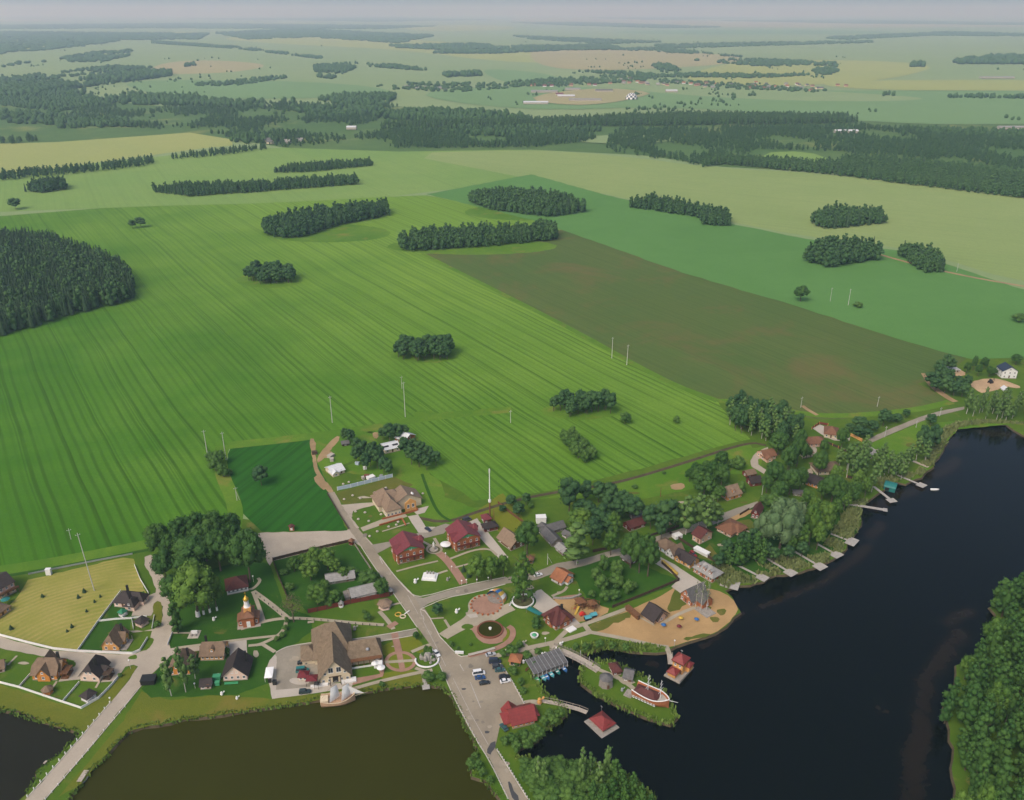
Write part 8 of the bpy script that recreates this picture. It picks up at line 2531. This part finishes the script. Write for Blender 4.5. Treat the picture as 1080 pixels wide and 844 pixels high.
for lab, x, y in (('left of the two teal play cabins on the playground', 619.5, 653.5), ('right of the two teal play cabins on the playground', 625.5, 650.5)):
    t = thing('play_cabin', lab, 'play cabin', P(x, y, .03), R(20), 'teal play cabins')
    part(t, 'wall', MB().box(0, 0, 0, 2.6, 2, 1.5), 'black')
    part(t, 'roof', MB().solid([(-1.6, -1.3, 1.5), (1.6, -1.3, 1.5), (1.6, 1.3, 1.5), (-1.6, 1.3, 1.5), (-1.6, 0, 2.3), (1.6, 0, 2.3)], [(0, 1, 5, 4), (2, 3, 4, 5)], .1), 'cyan')
fence('row of dark wooden changing cabins across the sand', [(660.5, 643), (667, 648.5), (673.5, 654)], 2.4, 'brownwood', 'boundary_wall', th=1.2, post='darkwood', gap=3)
t = thing('swing_frame', 'little swing frame on the playground by the beach path', 'swing', P(606, 643, .03), .5)
for s in (-1.5, 1.5):
    part(t, 'leg', MB().tube((s, -.9, 0), (s, 0, 2.3), .08).tube((s, .9, 0), (s, 0, 2.3), .08), 'yellow')
part(t, 'beam', MB().tube((-1.6, 0, 2.3), (1.6, 0, 2.3), .09), 'yellow')
part(t, 'seat', MB().box(0, 0, .6, .9, .4, .08).cyl(-.35, 0, .68, 2.25, .03, n=4).cyl(.35, 0, .68, 2.25, .03, n=4), 'redp')
# memorial by the pale plaza, niche shrine, table set
t = thing('shrine', 'small brick shrine with white niche beside the pale square', 'shrine', P(308, 559.5, .03), 0)
part(t, 'wall', MB().box(0, 0, 0, 2.4, 1.2, 2.8), 'brick')
part(t, 'niche', MB().box(0, -.66, .5, 1.2, .12, 2.2), 'white')
part(t, 'roof', MB().lathe(0, 0, [(2.2, 2.8), (.1, 4.2)], 4), 'r_darkred')
t = thing('grave_monument', 'white monument group on a square slab by the pale road', 'monument', P(205, 669.5, .03), .05)
part(t, 'slab', MB().box(0, 0, 0, 4.6, 5.2, .25), 'stone')
part(t, 'stone', MB().box(0, .6, .253, 2.6, .8, 1.4), 'white')
part(t, 'pedestal', MB().box(-.9, -1, .253, .8, .8, .8).box(.9, -1, .253, .8, .8, .8), 'greystone')
for lab, x, y in (('dark manhole ringed excavator like machine on the sand pit edge', 1044.5, 404),):
    t = thing('digger', 'small dark digger standing on the rim of the sand pit', 'digger', P(x, y, .05), .4)
    part(t, 'body', MB().box(0, 0, .7, 3.2, 2.2, 1.0), 'black')
    part(t, 'cab', MB().box(-.4, 0, 1.703, 1.4, 1.4, 1.3), 'glass')
    part(t, 'arm', MB().tube((1.2, 0, 1.6), (3, 0, 3.2), .18).tube((3, 0, 3.2), (4.2, 0, 1.0), .15), 'black')
    for s in (-1, 1):
        part(t, 'track', MB().box(0, s * 1.1, 0, 3.4, .5, .69), 'black')
# ------------------------------------------------------------------ air, light, camera
me = MB()
me.raw([(x, y, z) for z in (-4, 520) for x, y in ((-60000, -400), (60000, -400), (60000, 80000), (-60000, 80000))], [(3, 2, 1, 0), (4, 5, 6, 7), (0, 1, 5, 4), (1, 2, 6, 5), (2, 3, 7, 6), (3, 0, 4, 7)])
HZ = bpy.data.materials.new('haze_air')
HZ.use_nodes = True
nt = HZ.node_tree
for n_ in list(nt.nodes):
    if n_.type != 'OUTPUT_MATERIAL':
        nt.nodes.remove(n_)
vp = nt.nodes.new('ShaderNodeVolumePrincipled')
vp.inputs['Color'].default_value = (.60, .78, 1.0, 1)
vp.inputs['Density'].default_value = HAZE_DENSITY
vp.inputs['Anisotropy'].default_value = .25
vp.inputs['Absorption Color'].default_value = (.8, .4, 1, 1)
nt.links.new(vp.outputs[0], [n_ for n_ in nt.nodes if n_.type == 'OUTPUT_MATERIAL'][0].inputs['Volume'])
tag(me.build('haze', HZ), kind='stuff')

EL, AZ = R(48), R(-142)          # sun height; compass angle from +Y towards +X
wd = bpy.data.worlds.new('World')
SC.world = wd
wd.use_nodes = True
nt = wd.node_tree
bg = nt.nodes['Background']
sk = nt.nodes.new('ShaderNodeTexSky')
sk.sky_type = 'NISHITA'
sk.sun_disc = False
sk.sun_elevation = EL
sk.sun_rotation = AZ
sk.altitude = 200
sk.air_density = .9
sk.dust_density = 5.0
sk.ozone_density = 1.0
nt.links.new(sk.outputs[0], bg.inputs[0])
bg.inputs[1].default_value = .13
sl = bpy.data.lights.new('sun', 'SUN')
sl.energy = 1.2
sl.angle = R(28)
sl.color = (1.0, .94, .84)
so = bpy.data.objects.new('sun', sl)
link(so)
dv = Vector((math.sin(AZ) * math.cos(EL), math.cos(AZ) * math.cos(EL), math.sin(EL)))
so.rotation_euler = (-dv).to_track_quat('-Z', 'Y').to_euler()
so.location = (0, 0, 400)

cd = bpy.data.cameras.new('camera')
cd.sensor_width = 36
cd.lens = 36 * F / 1080
cd.clip_start = 1
cd.clip_end = 200000
co = bpy.data.objects.new('camera', cd)
link(co)
co.location = (0, 0, H)
co.rotation_euler = (math.pi / 2 - PITCH, 0, 0)
SC.camera = co
SC.view_settings.view_transform = 'Standard'
SC.view_settings.look = 'None'
SC.view_settings.gamma = 1
SC.view_settings.use_curve_mapping = False
SC.view_settings.exposure = EXPOSURE
SC.cycles.max_bounces = 6
SC.cycles.diffuse_bounces = 2
SC.cycles.glossy_bounces = 2
SC.cycles.volume_bounces = 1
SC.cycles.transparent_max_bounces = 4
SC.cycles.use_denoising = True
print('trees', NTREE, 'objects', len(bpy.data.objects))
